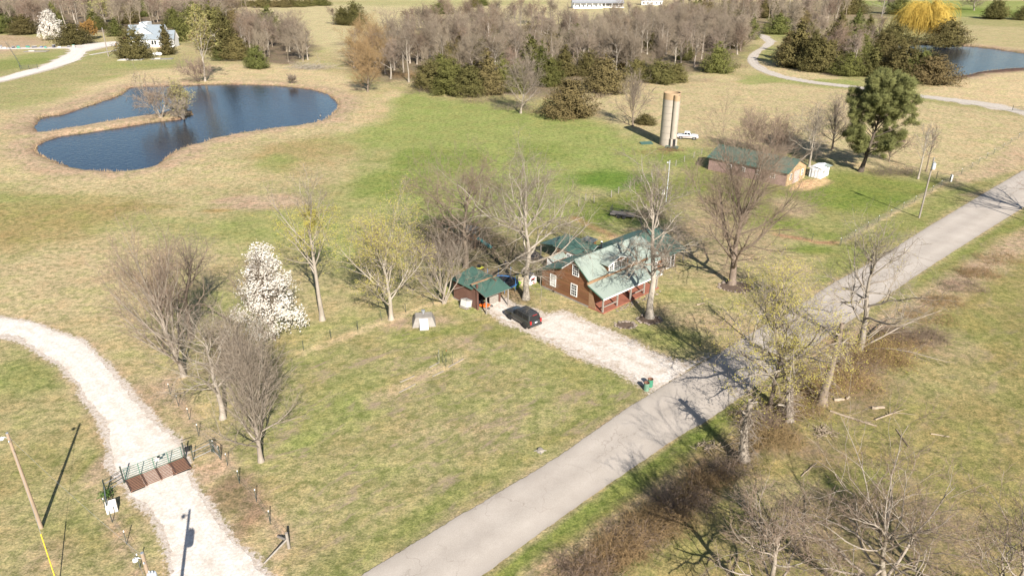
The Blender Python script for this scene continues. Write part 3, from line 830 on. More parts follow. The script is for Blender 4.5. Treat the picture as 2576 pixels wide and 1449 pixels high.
def window(parent, c, along, out, w, h, cols=2, rows=2, sashes=2, frame=TRIMW, glass=GLASS, name='window'):
    """c = bottom centre on the wall face"""
    c = Vector(c); al = Vector((along[0], along[1], 0)).normalized(); ou = Vector((out[0], out[1], 0)).normalized()
    M = Matrix(((al.x, ou.x, 0, c.x), (al.y, ou.y, 0, c.y), (0, 0, 1, c.z), (0, 0, 0, 1)))
    fr = MB(); f = 0.09
    fr.box(-w / 2 - f, -w / 2, 0.0, .075, -f, h + f, M).box(w / 2, w / 2 + f, 0.0, .075, -f, h + f, M)
    fr.box(-w / 2, w / 2, 0.0, .075, h, h + f, M).box(-w / 2, w / 2, 0.0, .085, -f, 0, M)
    if sashes == 2: fr.box(-w / 2, w / 2, 0.01, .066, h / 2 - .03, h / 2 + .03, M)
    m = .018
    for i in range(1, cols): fr.box(-w / 2 + w * i / cols - m, -w / 2 + w * i / cols + m, .02, .055, 0, h, M)
    for s_ in range(sashes):
        for j in range(1, rows):
            zz = h / sashes * (s_ + j / rows); fr.box(-w / 2, w / 2, .02, .053, zz - m, zz + m, M)
    o = fr.build(name, frame, parent)
    for s_ in range(sashes):
        MB().box(-w / 2, w / 2, .004, .042, h / sashes * s_, h / sashes * (s_ + 1), M).build('pane', glass, o)
    return o

# ------------------------------------------------------------------ the log house
HA = (4.190, 90.200); HRZ = R(-47.754)
house = empty('log_house', HA, HRZ, 'brown log sided house with green metal roofs and a red front porch', 'house')
WU, LV = 8.54, 12.0                        # local x: rear to front, local y: along the ridge
prof = [(-0.35, 2.80), (4.0, 4.28), (6.1, 6.02), (8.80, 3.92)]
def rz_(x): return float(np.interp(x, [p[0] for p in prof], [p[1] for p in prof])) - 0.12
wl = MB().prism([(0, 0, .25), (WU, 0, .25), (WU, 0, rz_(WU)), (6.1, 0, rz_(6.1)), (4.0, 0, rz_(4.0)), (0, 0, rz_(0))], (0, .15, 0)).build('gable_wall', SIDING, house)
boards(wl, (0, 0), (WU, 0), .25, lambda t: rz_(t), (0, -1), SIDING)
wl2 = MB().prism([(0, LV - .15, .25), (WU, LV - .15, .25), (WU, LV - .15, rz_(WU)), (6.1, LV - .15, rz_(6.1)), (4.0, LV - .15, rz_(4)), (0, LV - .15, rz_(0))], (0, .15, 0)).build('end_wall', SIDING, house)
wf = MB().box(WU - .15, WU, .15, LV - .15, .25, 3.9).build('front_wall', SIDING, house)
boards(wf, (WU, .03), (WU, LV), .25, lambda t: 3.2, (1, 0), SIDING)
MB().box(0, .15, .15, LV - .15, .25, 2.8).build('rear_wall', SIDING, house)
MB().box(-.02, WU + .02, -.02, LV + .02, -.1, .248).build('foundation', CONC, house)
MB().box(-.035, .03, -.045, -.0, .25, 2.75).build('corner_board', SIDING, house)
MB().box(1.95, 2.35, -.06, -.02, .02, .22).build('crawl_vent', BLACK, house)
y0, yl = -0.38, LV + .72
for (a, b, mt) in ((0, 1, ROOF_DARK), (1, 2, ROOF_DARK), (3, 2, ROOF_PALE)):
    A_, B_ = prof[a], prof[b]
    s = Vector((B_[0] - A_[0], 0, B_[1] - A_[1]))
    roof_slope(house, (A_[0], y0, A_[1]), (0, 1, 0), yl, s, s.length, mt, trim=TRIMG if a != 3 else TRIMG)
ridge_cap(house, (6.1, y0, 6.06), (6.1, y0 + yl, 6.06), ROOF_PALE)
# white and green rakes on the gable
def plank(a, b, mat, parent, nm='fascia', w=.16, t=.05, off=(0, -1, 0)):
    a = Vector(a); b = Vector(b); o_ = Vector(off) * t
    return MB().hexa([a - Vector((0, 0, w)), b - Vector((0, 0, w)), b - Vector((0, 0, w)) + o_, a - Vector((0, 0, w)) + o_, a, b, b + o_, a + o_]).build(nm, mat, parent)
plank((prof[1][0], y0, prof[1][1]), (prof[2][0], y0, prof[2][1]), TRIMW, house)
plank((prof[3][0], y0, prof[3][1]), (prof[2][0], y0, prof[2][1]), TRIMG, house)
plank((prof[0][0], y0, prof[0][1]), (prof[1][0], y0, prof[1][1]), TRIMG, house)
# tan band under the upper roof, porch roof and porch
MB().box(8.50, 8.66, -.42, 10.95, 3.36, 3.72).build('porch_ledger', BEAM, house)
ps = Vector((8.60 - 11.35, 0, 3.34 - 2.26))
roof_slope(house, (11.35, -.36, 2.26), (0, 1, 0), 12.05, ps, ps.length, ROOF_PALE, trim=TRIMW)
plank((11.36, -.36, 2.25), (11.36, 11.69, 2.25), TRIMW, house, w=.17, off=(1, 0, 0))
plank((11.35, -.36, 2.27), (8.6, -.36, 3.35), TRIMG, house, w=.16)
MB().box(8.56, 11.15, -.02, 11.6, -.1, .16).build('porch_floor', REDDECK, house)
for v_ in (.08, 2.9, 5.6, 8.45, 11.2):
    MB().box(10.86, 11.04, v_ - .09, v_ + .09, .16, 2.2).build('porch_post', GREYWOOD, house)
for v0_, v1_ in ((.17, 2.81), (5.69, 8.36)):
    MB().box(10.90, 11.0, v0_, v1_, .78, .90).build('porch_rail', GREYWOOD, house)
MB().box(10.88, 11.02, -.1, 11.4, 2.0, 2.18).build('porch_beam', TRIMW, house)
MB().hexa([(8.6, -.01, .16), (9.9, -.01, .16), (9.9, .02, .16), (8.6, .02, .16), (8.6, -.01, 2.9), (8.95, -.01, 2.8), (8.95, .02, 2.8), (8.6, .02, 2.9)]).build('porch_side_panel', BEAM, house)
dr = MB().box(WU + .03, WU + .07, 4.4, 5.35, .2, 2.25).build('front_door', TRIMW, house)
MB().box(WU + .07, WU + .10, 5.18, 5.24, 1.1, 1.2).build('handle', METAL, dr)
for v_ in (2.6, 7.4, 9.6): window(house, (WU + .028, v_, .95), (0, 1), (1, 0), 1.0, 1.3, 3, 2)
# gable windows
for (u_, z_, w_, h_, g_) in ((2.10, .95, .92, 1.55, CURTAIN), (6.17, 3.80, .98, 1.35, GLASS), (5.98, .87, .95, 1.52, GLASS)):
    window(house, (u_, -.028, z_), (1, 0), (0, -1), w_, h_, 3, 2, glass=g_)
# dormer
dm = MB(); dv0, dv1, dc = 3.45, 7.6, 5.52
dw = dm.prism([(8.6, dv0, 3.72), (8.6, dv1, 3.72), (8.6, dv1, 5.0), (8.6, dc, 5.72), (8.6, dv0, 5.0)], (-.12, 0, 0)).build('dormer_wall', SIDING, house)
boards(dw, (8.6, dv0), (8.6, dv1), 3.72, lambda t: 5.0 + .72 * (1 - abs(t - 2.07) / 2.08), (1, 0), SIDING)
for v_, sg in ((dv0, -1), (dv1, 1)):
    MB().prism([(8.48, v_, 4.0), (8.48, v_, 5.02), (7.3, v_, 5.02)], (0, -sg * .1, 0)).build('dormer_cheek', SIDING, house)
for sg in (-1, 1):
    ve = dc + sg * 2.42
    s = Vector((0, -sg * 2.42, .84))
    roof_slope(house, (6.15, ve, 5.00), (1, 0, 0), 2.75, s, s.length, ROOF_PALE, trim=TRIMG)
    plank((8.91, ve, 5.0), (8.91, dc, 5.84), TRIMW, house, w=.14, off=(1, 0, 0))
ridge_cap(house, (6.1, dc, 5.86), (8.95, dc, 5.86), ROOF_PALE, .13)
window(house, (8.63, 4.05, 3.80), (0, 1), (1, 0), .70, 1.16, 2, 2)
window(house, (8.63, 5.18, 3.80), (0, 1), (1, 0), 1.12, 1.20, 3, 2)
window(house, (8.63, 6.65, 3.80), (0, 1), (1, 0), .90, 1.20, 1, 1, 1)
st = MB().tube([(5.35, 5.75, 4.8), (5.35, 5.75, 6.75)], .10, 10).build('stove_pipe', BLACK, house)
MB().lathe([(0.0, .12), (.14, .06), (.16, 0), (.0, 0)], 10, (5.35, 5.75, 6.72)).build('pipe_cap', TRIMW, st)
# right wing
wz = lambda u_: float(np.interp(u_, [-1.2, 3.2, 8.3], [2.5, 4.15, 2.28]))
MB().box(7.75, 7.9, LV, 19.6, .1, 2.30).build('wing_wall', SIDING, house)
wingw = house.children[-1]
boards(wingw, (7.9, LV + .05), (7.9, 19.6), .1, lambda t: 2.25, (1, 0), SIDING)
MB().box(-.8, 7.75, 19.45, 19.6, .1, 2.3).build('wing_end_wall', SIDING, house)
MB().box(-.8, -.65, LV, 19.45, .1, 2.3).build('wing_rear_wall', SIDING, house)
s = Vector((3.2 - 8.3, 0, 4.15 - 2.28))
roof_slope(house, (8.3, LV + .38, 2.28), (0, 1, 0), 4.6, s, s.length, ROOF_PALE, trim=TRIMW)
roof_slope(house, (8.3, LV + 4.99, 2.28), (0, 1, 0), 4.7, s, s.length, ROOF_TEAL, trim=TRIMG)
s = Vector((3.2 + 1.2, 0, 4.15 - 2.5))
roof_slope(house, (-1.2, LV + .38, 2.5), (0, 1, 0), 9.3, s, s.length, ROOF_TEAL, trim=TRIMG)
ridge_cap(house, (3.2, LV + .3, 4.2), (3.2, LV + 9.7, 4.2), ROOF_TEAL)
for v_ in (17.9, 18.85): window(house, (7.928, v_, .22), (0, 1), (1, 0), .72, 1.75, 1, 1, 2, glass=GLASS)
window(house, (7.928, 14.6, .9), (0, 1), (1, 0), .9, 1.1, 2, 2)
MB().box(8.0, 8.12, 21.35, 21.47, 0, 2.25).build('wing_post', GREYWOOD, house)
# rear wing with its lean-to
MB().box(-4.6, 0, 7.62, 7.77, .2, 2.75).build('rear_wing_wall', SIDING, house)
boards(house.children[-1], (-4.6, 7.62), (0, 7.62), .2, lambda t: 2.62, (0, -1), SIDING)
MB().box(-4.75, -4.6, 7.62, 11.9, .2, 2.7).build('rear_wing_end', SIDING, house)
s = Vector((0, 2.45, 1.25)); roof_slope(house, (-5.3, 7.32, 2.62), (1, 0, 0), 6.6, s, s.length, ROOF_TEAL, trim=TRIMW)
s = Vector((0, -2.45, 1.25)); roof_slope(house, (-5.3, 12.22, 2.62), (1, 0, 0), 6.6, s, s.length, ROOF_TEAL, trim=TRIMW)
ridge_cap(house, (-5.3, 9.77, 3.92), (1.3, 9.77, 3.92), ROOF_TEAL)
s = Vector((2.9, 0, .55)); roof_slope(house, (-8.2, 7.4, 2.15), (0, 1, 0), 4.3, s, s.length, ROOF_TEAL, trim=TRIMG)
for v_ in (7.55, 11.5): MB().box(-8.1, -7.98, v_ - .06, v_ + .06, 0, 2.15).build('lean_to_post', GREYWOOD, house)
for u_ in (-2.3, -1.55): window(house, (u_, 7.592, 1.15), (1, 0), (0, -1), .52, .95, 2, 1, 2)
# entry porch with its own little gable
en = MB().box(-4.05, -2.65, 4.75, 7.6, .1, 1.75).build('entry_wall', SIDING, house)
MB().prism([(-4.05, 4.74, 1.75), (-2.65, 4.74, 1.75), (-3.35, 4.74, 2.15)], (0, .1, 0)).build('entry_gable', TRIMW, house)
MB().box(-3.85, -2.85, 4.70, 4.745, .12, 1.9).build('entry_door', TRIMW, house)
for sg, xe in ((1, -4.28), (-1, -2.42)):
    s = Vector((sg * .93, 0, .48)); roof_slope(house, (xe, 4.5, 1.70), (0, 1, 0), 3.0, s, s.length, ROOF_PALE, trim=TRIMW)

def hl(u_, v_, z=0.0):
    """house-frame survey point -> world"""
    c_, s_ = math.cos(HRZ), math.sin(HRZ)
    return (HA[0] + u_ * c_ - v_ * s_, HA[1] + u_ * s_ + v_ * c_, z)

# small wooden coop behind the house
coop = empty('chicken_coop', hl(-5.7, 13.9), HRZ, 'small orange wooden coop with a pale green roof behind the house', 'coop')
OR = pmat('orange_wood', (.42, .19, .06), (.32, .14, .045), 3, 0.7)
MB().box(0.15, 2.0, .1, 1.3, 0, 1.7).build('wall', OR, coop)
MB().box(2.0, 2.03, .35, 1.05, .15, 1.2).build('door', ROOF_DARK, coop)
MB().box(.4, 1.0, .06, .1, .6, 1.2).build('opening', DARKIN, coop)
s = Vector((0, 1.6, .25)); roof_slope(coop, (-.1, -.05, 1.72), (1, 0, 0), 2.35, s, s.length, ROOF_PALE, trim=OR)

# ------------------------------------------------------------------ brown shed with carport
shed = empty('brown_shed', hl(0, 0), HRZ, 'brown corrugated shed with a green roof and an open carport', 'shed')
BROWNM = pmat('brown_corrugated_metal', (.135, .070, .050), (.095, .048, .036), 1.5, 0.6, rnd=.1)
def corrugated(parent, a, b, z0, z1, out, mat, nm='wall', zslope=0.0):
    a = Vector((a[0], a[1], 0)); b = Vector((b[0], b[1], 0)); L_ = (b - a).length; d = (b - a) / L_; o_ = Vector((out[0], out[1], 0))
    m = MB(); n = int(L_ / .19); vs_, fs = [], []
    for i in range(n * 4 + 1):
        t = i / (n * 4); q = a + d * (L_ * t) + o_ * (.035 if i % 4 in (1, 2) else 0.0)
        vs_ += [q + Vector((0, 0, z0)), q + Vector((0, 0, z1 + zslope * t))]
    for i in range(n * 4): fs.append((2 * i, 2 * i + 2, 2 * i + 3, 2 * i + 1))
    m.add(vs_, fs)
    bk = a - o_ * .04
    m.hexa([bk + Vector((0, 0, z0)), bk + d * L_ + Vector((0, 0, z0)), bk + d * L_ + o_ * .03 + Vector((0, 0, z0)), bk + o_ * .03 + Vector((0, 0, z0)),
            bk + Vector((0, 0, z1)), bk + d * L_ + Vector((0, 0, z1 + zslope)), bk + d * L_ + o_ * .03 + Vector((0, 0, z1 + zslope)), bk + o_ * .03 + Vector((0, 0, z1))])
    return m.build(nm, mat, parent)
corrugated(shed, (-5.6, -11.1), (-.6, -11.1), 0, 2.66, (0, -1), BROWNM)
corrugated(shed, (-5.6, -7.9), (-5.6, -11.1), 0, 2.7, (-1, 0), BROWNM, 'rear_wall')
MB().box(-5.6, -.6, -7.95, -7.85, 0, 3.3).build('back_wall', BROWNM, shed)
MB().box(-.72, -.60, -11.1, -10.95, 0, 2.7).build('door_jamb', BROWNM, shed)
MB().box(-3.2, -3.1, -10.9, -8.0, 0, 2.6).build('partition', DARKIN, shed)
wd = MB().box(-.72, -.62, -9.05, -7.55, 0, 2.5).build('plank_door', GREYWOOD, shed)
for i in range(7): MB().box(-.62, -.585, -9.05, -7.55, .05 + i * .34, .36 + i * .34).build('plank', GREYWOOD, wd)
for u_, v_ in ((-.62, -11.12), (-.5, -7.45)):
    MB().box(u_ - .11, u_ + .11, v_ - .11, v_ + .11, 0, 3.62 if v_ < -10 else 2.6).build('post', BROWNM, shed)
s = Vector((0, 3.75, .74)); roof_slope(shed, (-5.75, -11.45, 2.74), (1, 0, 0), 4.4, s, s.length, ROOF_TEAL, trim=TRIMG)
s = Vector((-2.85, 0, .80)); roof_slope(shed, (1.35, -11.35, 2.50), (0, 1, 0), 4.3, s, s.length, ROOF_TEAL, trim=GREYWOOD)
MB().box(-1.62, -1.40, -11.3, -7.1, 3.29, 3.42).build('ridge_board', BEAM, shed)
MB().box(-5.75, -4.3, -11.3, -7.6, 0.0, .02).build('slab', CONC, shed)
for v_ in (-11.1, -7.36): MB().box(1.04, 1.18, v_ - .07, v_ + .07, 0, 2.55).build('carport_post', GREYWOOD, shed)
MB().box(1.02, 1.16, -11.2, -7.2, 2.36, 2.5).build('carport_beam', GREYWOOD, shed)

# ------------------------------------------------------------------ long barn
BB = (54.13, 137.12); BRZ = math.atan2(.71076, .70343)
barn = empty('long_barn', BB, BRZ, 'long pinkish block barn with a green roof and an orange plywood gable', 'barn')
BLOCK = pmat('pink_painted_block', (.335, .225, .195), (.26, .17, .15), 1.2, 0.9, 0.008, 10)
PLY = pmat('orange_plywood', (.44, .31, .17), (.35, .245, .135), 1.6, 0.7, contrast=.35)
BL, BW = 17.2, 8.15
MB().box(0, .2, .2, BL, 0, 2.62).build('block_wall', BLOCK, barn)
MB().box(BW - .2, BW, .2, BL, 0, 2.62).build('far_wall', BLOCK, barn)
MB().box(0, BW, BL, BL + .2, 0, 2.62).build('rear_wall', BLOCK, barn)
MB().prism([(0, 0, 0), (BW, 0, 0), (BW, 0, 2.7), (BW / 2, 0, 4.45), (0, 0, 2.7)], (0, .18, 0)).build('plywood_gable', PLY, barn)
MB().box(2.75, 5.3, -.08, -.005, 0.02, 2.55).build('sliding_door', pmat('pale_pink_door', (.44, .335, .30), (.38, .28, .25), 2, .8), barn)
MB().box(2.5, 5.6, -.13, -.085, 2.56, 2.66).build('door_rail', BEAM, barn)
for u_ in (1.5, 6.55): window(barn, (u_, -.005, 1.15), (1, 0), (0, -1), .62, 1.05, 1, 2, 2)
s = Vector((BW / 2 + .45, 0, 1.92)); roof_slope(barn, (-.45, -.35, 2.68), (0, 1, 0), BL + .9, s, s.length, ROOF_TEAL, trim=TRIMG)
s = Vector((-BW / 2 - .45, 0, 1.92)); roof_slope(barn, (BW + .45, -.35, 2.68), (0, 1, 0), BL + .9, s, s.length, ROOF_TEAL, trim=TRIMG)
ridge_cap(barn, (BW / 2, -.38, 4.66), (BW / 2, BL + .58, 4.66), ROOF_TEAL)
for v_ in (3.0, 6.2, 9.5, 12.6): window(barn, (-.005, v_, 1.25), (0, -1), (-1, 0), .8, .75, 2, 2, 1)

# little white shed
ws = empty('white_shed', at(*[c * K3 for c in (2050 + 1825 / 5.724, 400 + 672 / 5.724)]), BRZ, 'little white metal shed standing beside the orange gabled barn', 'shed')
WMET = pmat('white_painted_metal', (.72, .73, .74), (.58, .59, .60), 2.5, 0.55)
corrugated(ws, (0, -2.45), (0, 0), 0, 2.05, (-1, 0), WMET, 'door_wall')
corrugated(ws, (0, -2.45), (3.85, -2.45), 0, 2.05, (0, -1), WMET, 'side_wall')
MB().box(3.8, 3.85, -2.44, 0, 0, 2.05).build('rear_wall', WMET, ws)
MB().box(.05, 3.8, -.05, 0, 0, 2.05).build('far_wall', WMET, ws)
dd = MB().box(-.09, -.04, -1.75, -.55, .03, 1.85).build('double_door', WMET, ws)
MB().box(-.11, -.09, -1.17, -1.12, .03, 1.85).build('door_gap', BLACK, dd)
for v_ in (-1.8, -.5): MB().box(-.11, -.09, v_, v_ + .05, .03, 1.85).build('door_edge', BLACK, dd)
window(ws, (1.0, -2.49, 1.0), (1, 0), (0, -1), .75, .6, 2, 1, 1)
MB().box(2.1, 2.9, -2.52, -2.49, 1.05, 1.55).build('sign_board', pmat('faded_poster', (.62, .40, .33), (.50, .48, .45), 9, .6), ws)
s = Vector((0, 1.35, .28)); roof_slope(ws, (-.15, -2.6, 2.06), (1, 0, 0), 4.15, s, s.length, WMET, trim=TRIMW)
s = Vector((0, -1.35, .28)); roof_slope(ws, (-.15, .12, 2.06), (1, 0, 0), 4.15, s, s.length, WMET, trim=TRIMW)
MB().box(2.1, 4.0, -2.55, -1.35, 2.12, 2.14, Matrix.Translation((0, 0, 0)) @ Matrix.Shear('XY', 4, (0, 0)) if False else None).build('green_patch', ROOF_PALE, ws, loc=(0, -.05, .52), rot=(R(11.7), 0, 0))

# ------------------------------------------------------------------ silo
SI = (37.45, 171.2)
silo = empty('concrete_silo', SI, R(-20), 'tall roofless concrete silo with a chute beside a white pickup', 'silo')
STAVE = pmat('silo_concrete', (.385, .335, .275), (.305, .263, .215), .8, .9, .006, 14, spec=.1)
STAVET = pmat('bare_silo_concrete', (.36, .255, .155), (.30, .21, .13), .8, .9, .006, 14, spec=.1)
SR = 2.0; SH = 12.3
for i in range(8):
    z0 = SH * i / 8; z1 = SH * (i + 1) / 8
    MB().lathe([(SR, z0 + .012), (SR, z1 - .012), (SR - .15, z1 - .012), (SR - .15, z0 + .012), (SR, z0 + .012)], 40).build('stave_ring', STAVET if i == 7 else STAVE, silo, smooth=False)
    MB().lathe([(SR + .012, -.03), (SR + .03, 0), (SR + .012, .03)], 40, (0, 0, z0 + .04)).build('hoop', GREYWOOD if i else CONC, silo)
ch = MB()
a0 = R(-52)
cx_, cy_ = (SR + .30) * math.cos(a0), (SR + .30) * math.sin(a0)
c_ = MB().lathe([(.72, 2.0), (.72, 12.0), (.62, 12.0), (.62, 2.0), (.72, 2.0)], 24, (cx_, cy_, 0)).build('chute', STAVE, silo)
MB().lathe([(.725, 10.7), (.735, 10.75), (.735, 12.02), (.66, 12.02)], 24, (cx_, cy_, 0)).build('chute_top', STAVET, c_)
MB().box(-.85, .85, -.5, .45, 0, 1.95).build('chute_base', STAVE, silo, loc=(cx_, cy_, 0), rot=(0, 0, a0 + R(90)))
MB().box(-.35, .35, -.56, -.50, .3, 1.95).build('chute_door', BLACK, silo, loc=(cx_, cy_, 0), rot=(0, 0, a0 + R(90)))

# ------------------------------------------------------------------ storm cellar
cl = empty('storm_cellar', (-11.0, 79.4), R(8), 'grey concrete storm cellar with a white sloping door and a vent pipe', 'cellar')
MB().hexa([(-1.5, -1.1, -.1), (1.5, -1.1, -.1), (1.5, 1.5, -.1), (-1.5, 1.5, -.1), (-1.0, -.35, 1.0), (1.05, -.35, 1.0), (1.05, 1.1, 1.05), (-1.0, 1.1, 1.05)]).build('mound', CONC, cl, bevel=.06)
MB().hexa([(-.55, -1.9, -.05), (.55, -1.9, -.05), (.55, -.55, -.05), (-.55, -.55, -.05), (-.55, -1.9, .12), (.55, -1.9, .12), (.55, -.55, .86), (-.55, -.55, .86)]).build('doorway', CONC, cl)
dr = MB().hexa([(-.5, -1.95, .14), (.5, -1.95, .14), (.5, -.55, .88), (-.5, -.55, .88), (-.5, -1.97, .20), (.5, -1.97, .20), (.5, -.57, .95), (-.5, -.57, .95)]).build('door', TRIMW, cl)
MB().box(-.06, .06, -1.5, -1.44, .45, .50).build('handle', METAL, dr)
MB().lathe([(.14, .95), (.14, 1.3), (.24, 1.32), (.24, 1.48), (.0, 1.52)], 14, (.0, .75, 0)).build('vent_pipe', METAL, cl)

# ------------------------------------------------------------------ white house beyond the pond
WHM = pmat('pale_blue_roof', (.215, .245, .265), (.18, .205, .225), .8, .45)
whp = at(447 * .8587, 147 * .8587)
wh = empty('white_house', at(388, 122), R(4), 'white house with a pale blue grey metal roof beyond the pond', 'house')
def gable_roof(parent, x0, x1, y0, y1, ze, zr, mat, axis='x', ov=.5, pw=3.0):
    if axis == 'x':
        ym = (y0 + y1) / 2; run = ym - y0 + ov; rise = (zr - ze) * run / (ym - y0)
        s = Vector((0, run, rise)); roof_slope(parent, (x0 - ov, y0 - ov, zr - rise), (1, 0, 0), x1 - x0 + 2 * ov, s, s.length, mat, pw, trim=TRIMW)
        s = Vector((0, -run, rise)); roof_slope(parent, (x0 - ov, y1 + ov, zr - rise), (1, 0, 0), x1 - x0 + 2 * ov, s, s.length, mat, pw, trim=TRIMW)
        for xx in (x0, x1 - .15): MB().prism([(xx, y0, ze), (xx, y1, ze), (xx, ym, zr - .1)], (.15, 0, 0)).build('gable', TRIMW, parent)
    else:
        xm = (x0 + x1) / 2; run = xm - x0 + ov; rise = (zr - ze) * run / (xm - x0)
        s = Vector((run, 0, rise)); roof_slope(parent, (x0 - ov, y0 - ov, zr - rise), (0, 1, 0), y1 - y0 + 2 * ov, s, s.length, mat, pw, trim=TRIMW)
        s = Vector((-run, 0, rise)); roof_slope(parent, (x1 + ov, y0 - ov, zr - rise), (0, 1, 0), y1 - y0 + 2 * ov, s, s.length, mat, pw, trim=TRIMW)
        for yy in (y0, y1 - .15): MB().prism([(x0, yy, ze), (x1, yy, ze), (xm, yy, zr - .1)], (0, .15, 0)).build('gable', TRIMW, parent)
MB().box(-11.5, 4.5, 0, 11, 0, 4.6).build('wall', TRIMW, wh)
MB().box(-11.55, 4.55, -.05, 0, -.2, .7).build('foundation', pmat('tan_block', (.42, .34, .25), (.36, .28, .2), 2, .9), wh)
gable_roof(wh, -11.5, 4.5, 0, 11, 4.6, 10.2, WHM, 'x', .6)
MB().prism([(-8.4, 1.6, 6.4), (-.2, 1.6, 6.4), (-4.3, 1.6, 9.2)], (0, .2, 0)).build('front_gable', TRIMW, wh)
for sg, xe in ((1, -9.2), (-1, .6)):
    s = Vector((sg * 4.9, 0, 3.35)); roof_slope(wh, (xe, 1.2, 6.0), (0, 1, 0), 4.6, s, s.length, WHM, 3.0, trim=TRIMW)
MB().box(-7.0, -3.5, 6, 12, 4.6, 11.2).build('rear_tower', TRIMW, wh)
gable_roof(wh, -9.0, -2.0, 4.5, 11.5, 8.6, 11.4, WHM, 'y', .5)
gable_roof(wh, 4.5, 8.5, 3, 10, 4.0, 7.6, WHM, 'x', .4)
MB().box(4.6, 8.5, 3, 10, 0, 4.0).build('side_wing', TRIMW, wh)
MB().box(-18.5, -11.9, .3, 6, 2.75, 2.95).build('porch_roof', WHM, wh, rot=(0, R(-6), 0), loc=(0, 0, -.9))
for x_ in (-17.8, -15.0, -12.3):
    MB().box(x_ - .15, x_ + .15, .6, .9, 0, 2.4 + (x_ + 18) * .09).build('porch_post', BEAM, wh)
for x_ in (-.2, 1.0): window(wh, (x_, -.055, 1.6), (1, 0), (0, -1), .9, 1.9, 1, 1, 1)
for x_ in (3.0, 3.9): window(wh, (x_, -.055, 2.4), (1, 0), (0, -1), .6, .6, 1, 1, 1)
MB().box(-3.1, -1.6, -1.3, -.2, .1, 1.7).build('air_conditioner', pmat('grey_cabinet', (.16, .17, .18), (.12, .13, .14), 3, .6), wh)

# far houses at the top edge
def far_house(px, py, w, d, h, rz, label, wallm, roofm, posts=0):
    e = empty('far_house', at(px, py), rz, label, 'house')
    MB().box(-w / 2, w / 2, 0, d, 0, h).build('wall', wallm, e)
    gable_roof(e, -w / 2, w / 2, 0, d, h, h + d * .26, roofm, 'x', .6)
    n = int(w / 3.2)
    for i in range(n):
        window(e, (-w / 2 + w * (i + .5) / n, -.02, 1.1), (1, 0), (0, -1), 1.1, 1.5, 1, 1, 1)
    for i in range(posts):
        MB().box(-w / 2 + w * (i + .2) / posts - .15, -w / 2 + w * (i + .2) / posts + .15, -2.6, -2.3, 0, h - .1).build('porch_post', TRIMW, e)
    if posts:
        MB().hexa([(-w / 2, -2.8, h - .1), (w / 2, -2.8, h - .1), (w / 2, 0, h + .5), (-w / 2, 0, h + .5), (-w / 2, -2.8, h + .05), (w / 2, -2.8, h + .05), (w / 2, 0, h + .65), (-w / 2, 0, h + .65)]).build('porch_roof', roofm, e)
        MB().box(-w / 2, w / 2, -2.9, 0, 0, .5).build('porch_floor', TRIMW, e)
    return e
GREYR = pmat('grey_shingles', (.25, .255, .265), (.20, .205, .215), .5, .85)
far_house(1478, 22, 24, 10, 4.2, R(4), 'far house with a long white posted porch at the top edge', TRIMW, GREYR, 5)
far_house(1535, 20, 22, 9, 3.6, R(2), 'far grey roofed house right of the porched house at the top edge', GREYWOOD, GREYR, 4)
far_house(1640, 14, 18, 11, 4.2, R(-6), 'far bright white house at the top edge above the wood', TRIMW, WHM, 0)
# ------------------------------------------------------------------ vehicles
PAINTK = pmat('dark_grey_paint', (.040, .041, .040), (.034, .035, .034), 1, 0.22, spec=.6)
PAINTW = pmat('white_car_paint', (.74, .73, .70), (.66, .65, .62), 1, 0.3, spec=.5)
PAINTR = pmat('red_car_paint', (.30, .045, .035), (.24, .036, .028), 1, 0.3, spec=.5)
MAROON = pmat('maroon_stripe', (.10, .028, .032), (.08, .022, .026), 1, 0.4)
CGLASS = pmat('car_glass', (.012, .014, .016), (.010, .011, .012), 1, 0.05, spec=.7)
TYRE = pmat('tyre_rubber', (.030, .030, .031), (.02, .02, .021), 4, 0.85)
RIM = pmat('dark_wheel_rim', (.05, .05, .052), (.035, .035, .036), 2, 0.35, metallic=.5)
RIMS = pmat('steel_wheel_rim', (.42, .42, .42), (.34, .34, .34), 2, 0.35, metallic=.6)
REDL = pmat('red_lamp', (.38, .012, .014), (.30, .010, .012), 1, 0.2, spec=.6)
LAMP = pmat('headlamp', (.60, .61, .62), (.5, .51, .52), 1, 0.1, spec=.7)
PLATE = pmat('number_plate', (.74, .74, .72), (.66, .66, .64), 6, 0.5)
def loft(rings, mat, name, parent, smooth=True):
    """rings: list of (x, [(y,z)...]) half sections from bottom centre to top centre; mirrored"""
    vs_, fs = [], []
    n = None
    for x, sec in rings:
        full = [(y, z) for y, z in sec] + [(-y, z) for y, z in reversed(sec)]
        n = len(full)
        vs_ += [(x, y, z) for y, z in full]
    for i in range(len(rings) - 1):
        for k in range(n):
            k2 = (k + 1) % n
            fs.append((i * n + k, i * n + k2, (i + 1) * n + k2, (i + 1) * n + k))
    fs.append(tuple(range(n - 1, -1, -1))); fs.append(tuple((len(rings) - 1) * n + k for k in range(n)))
    o = MB().add(vs_, fs).build(name, mat, parent, smooth=smooth)
    bv = o.modifiers.new('bevel', 'BEVEL'); bv.width = .045; bv.segments = 2; bv.limit_method = 'ANGLE'; bv.angle_limit = R(25)
    return o
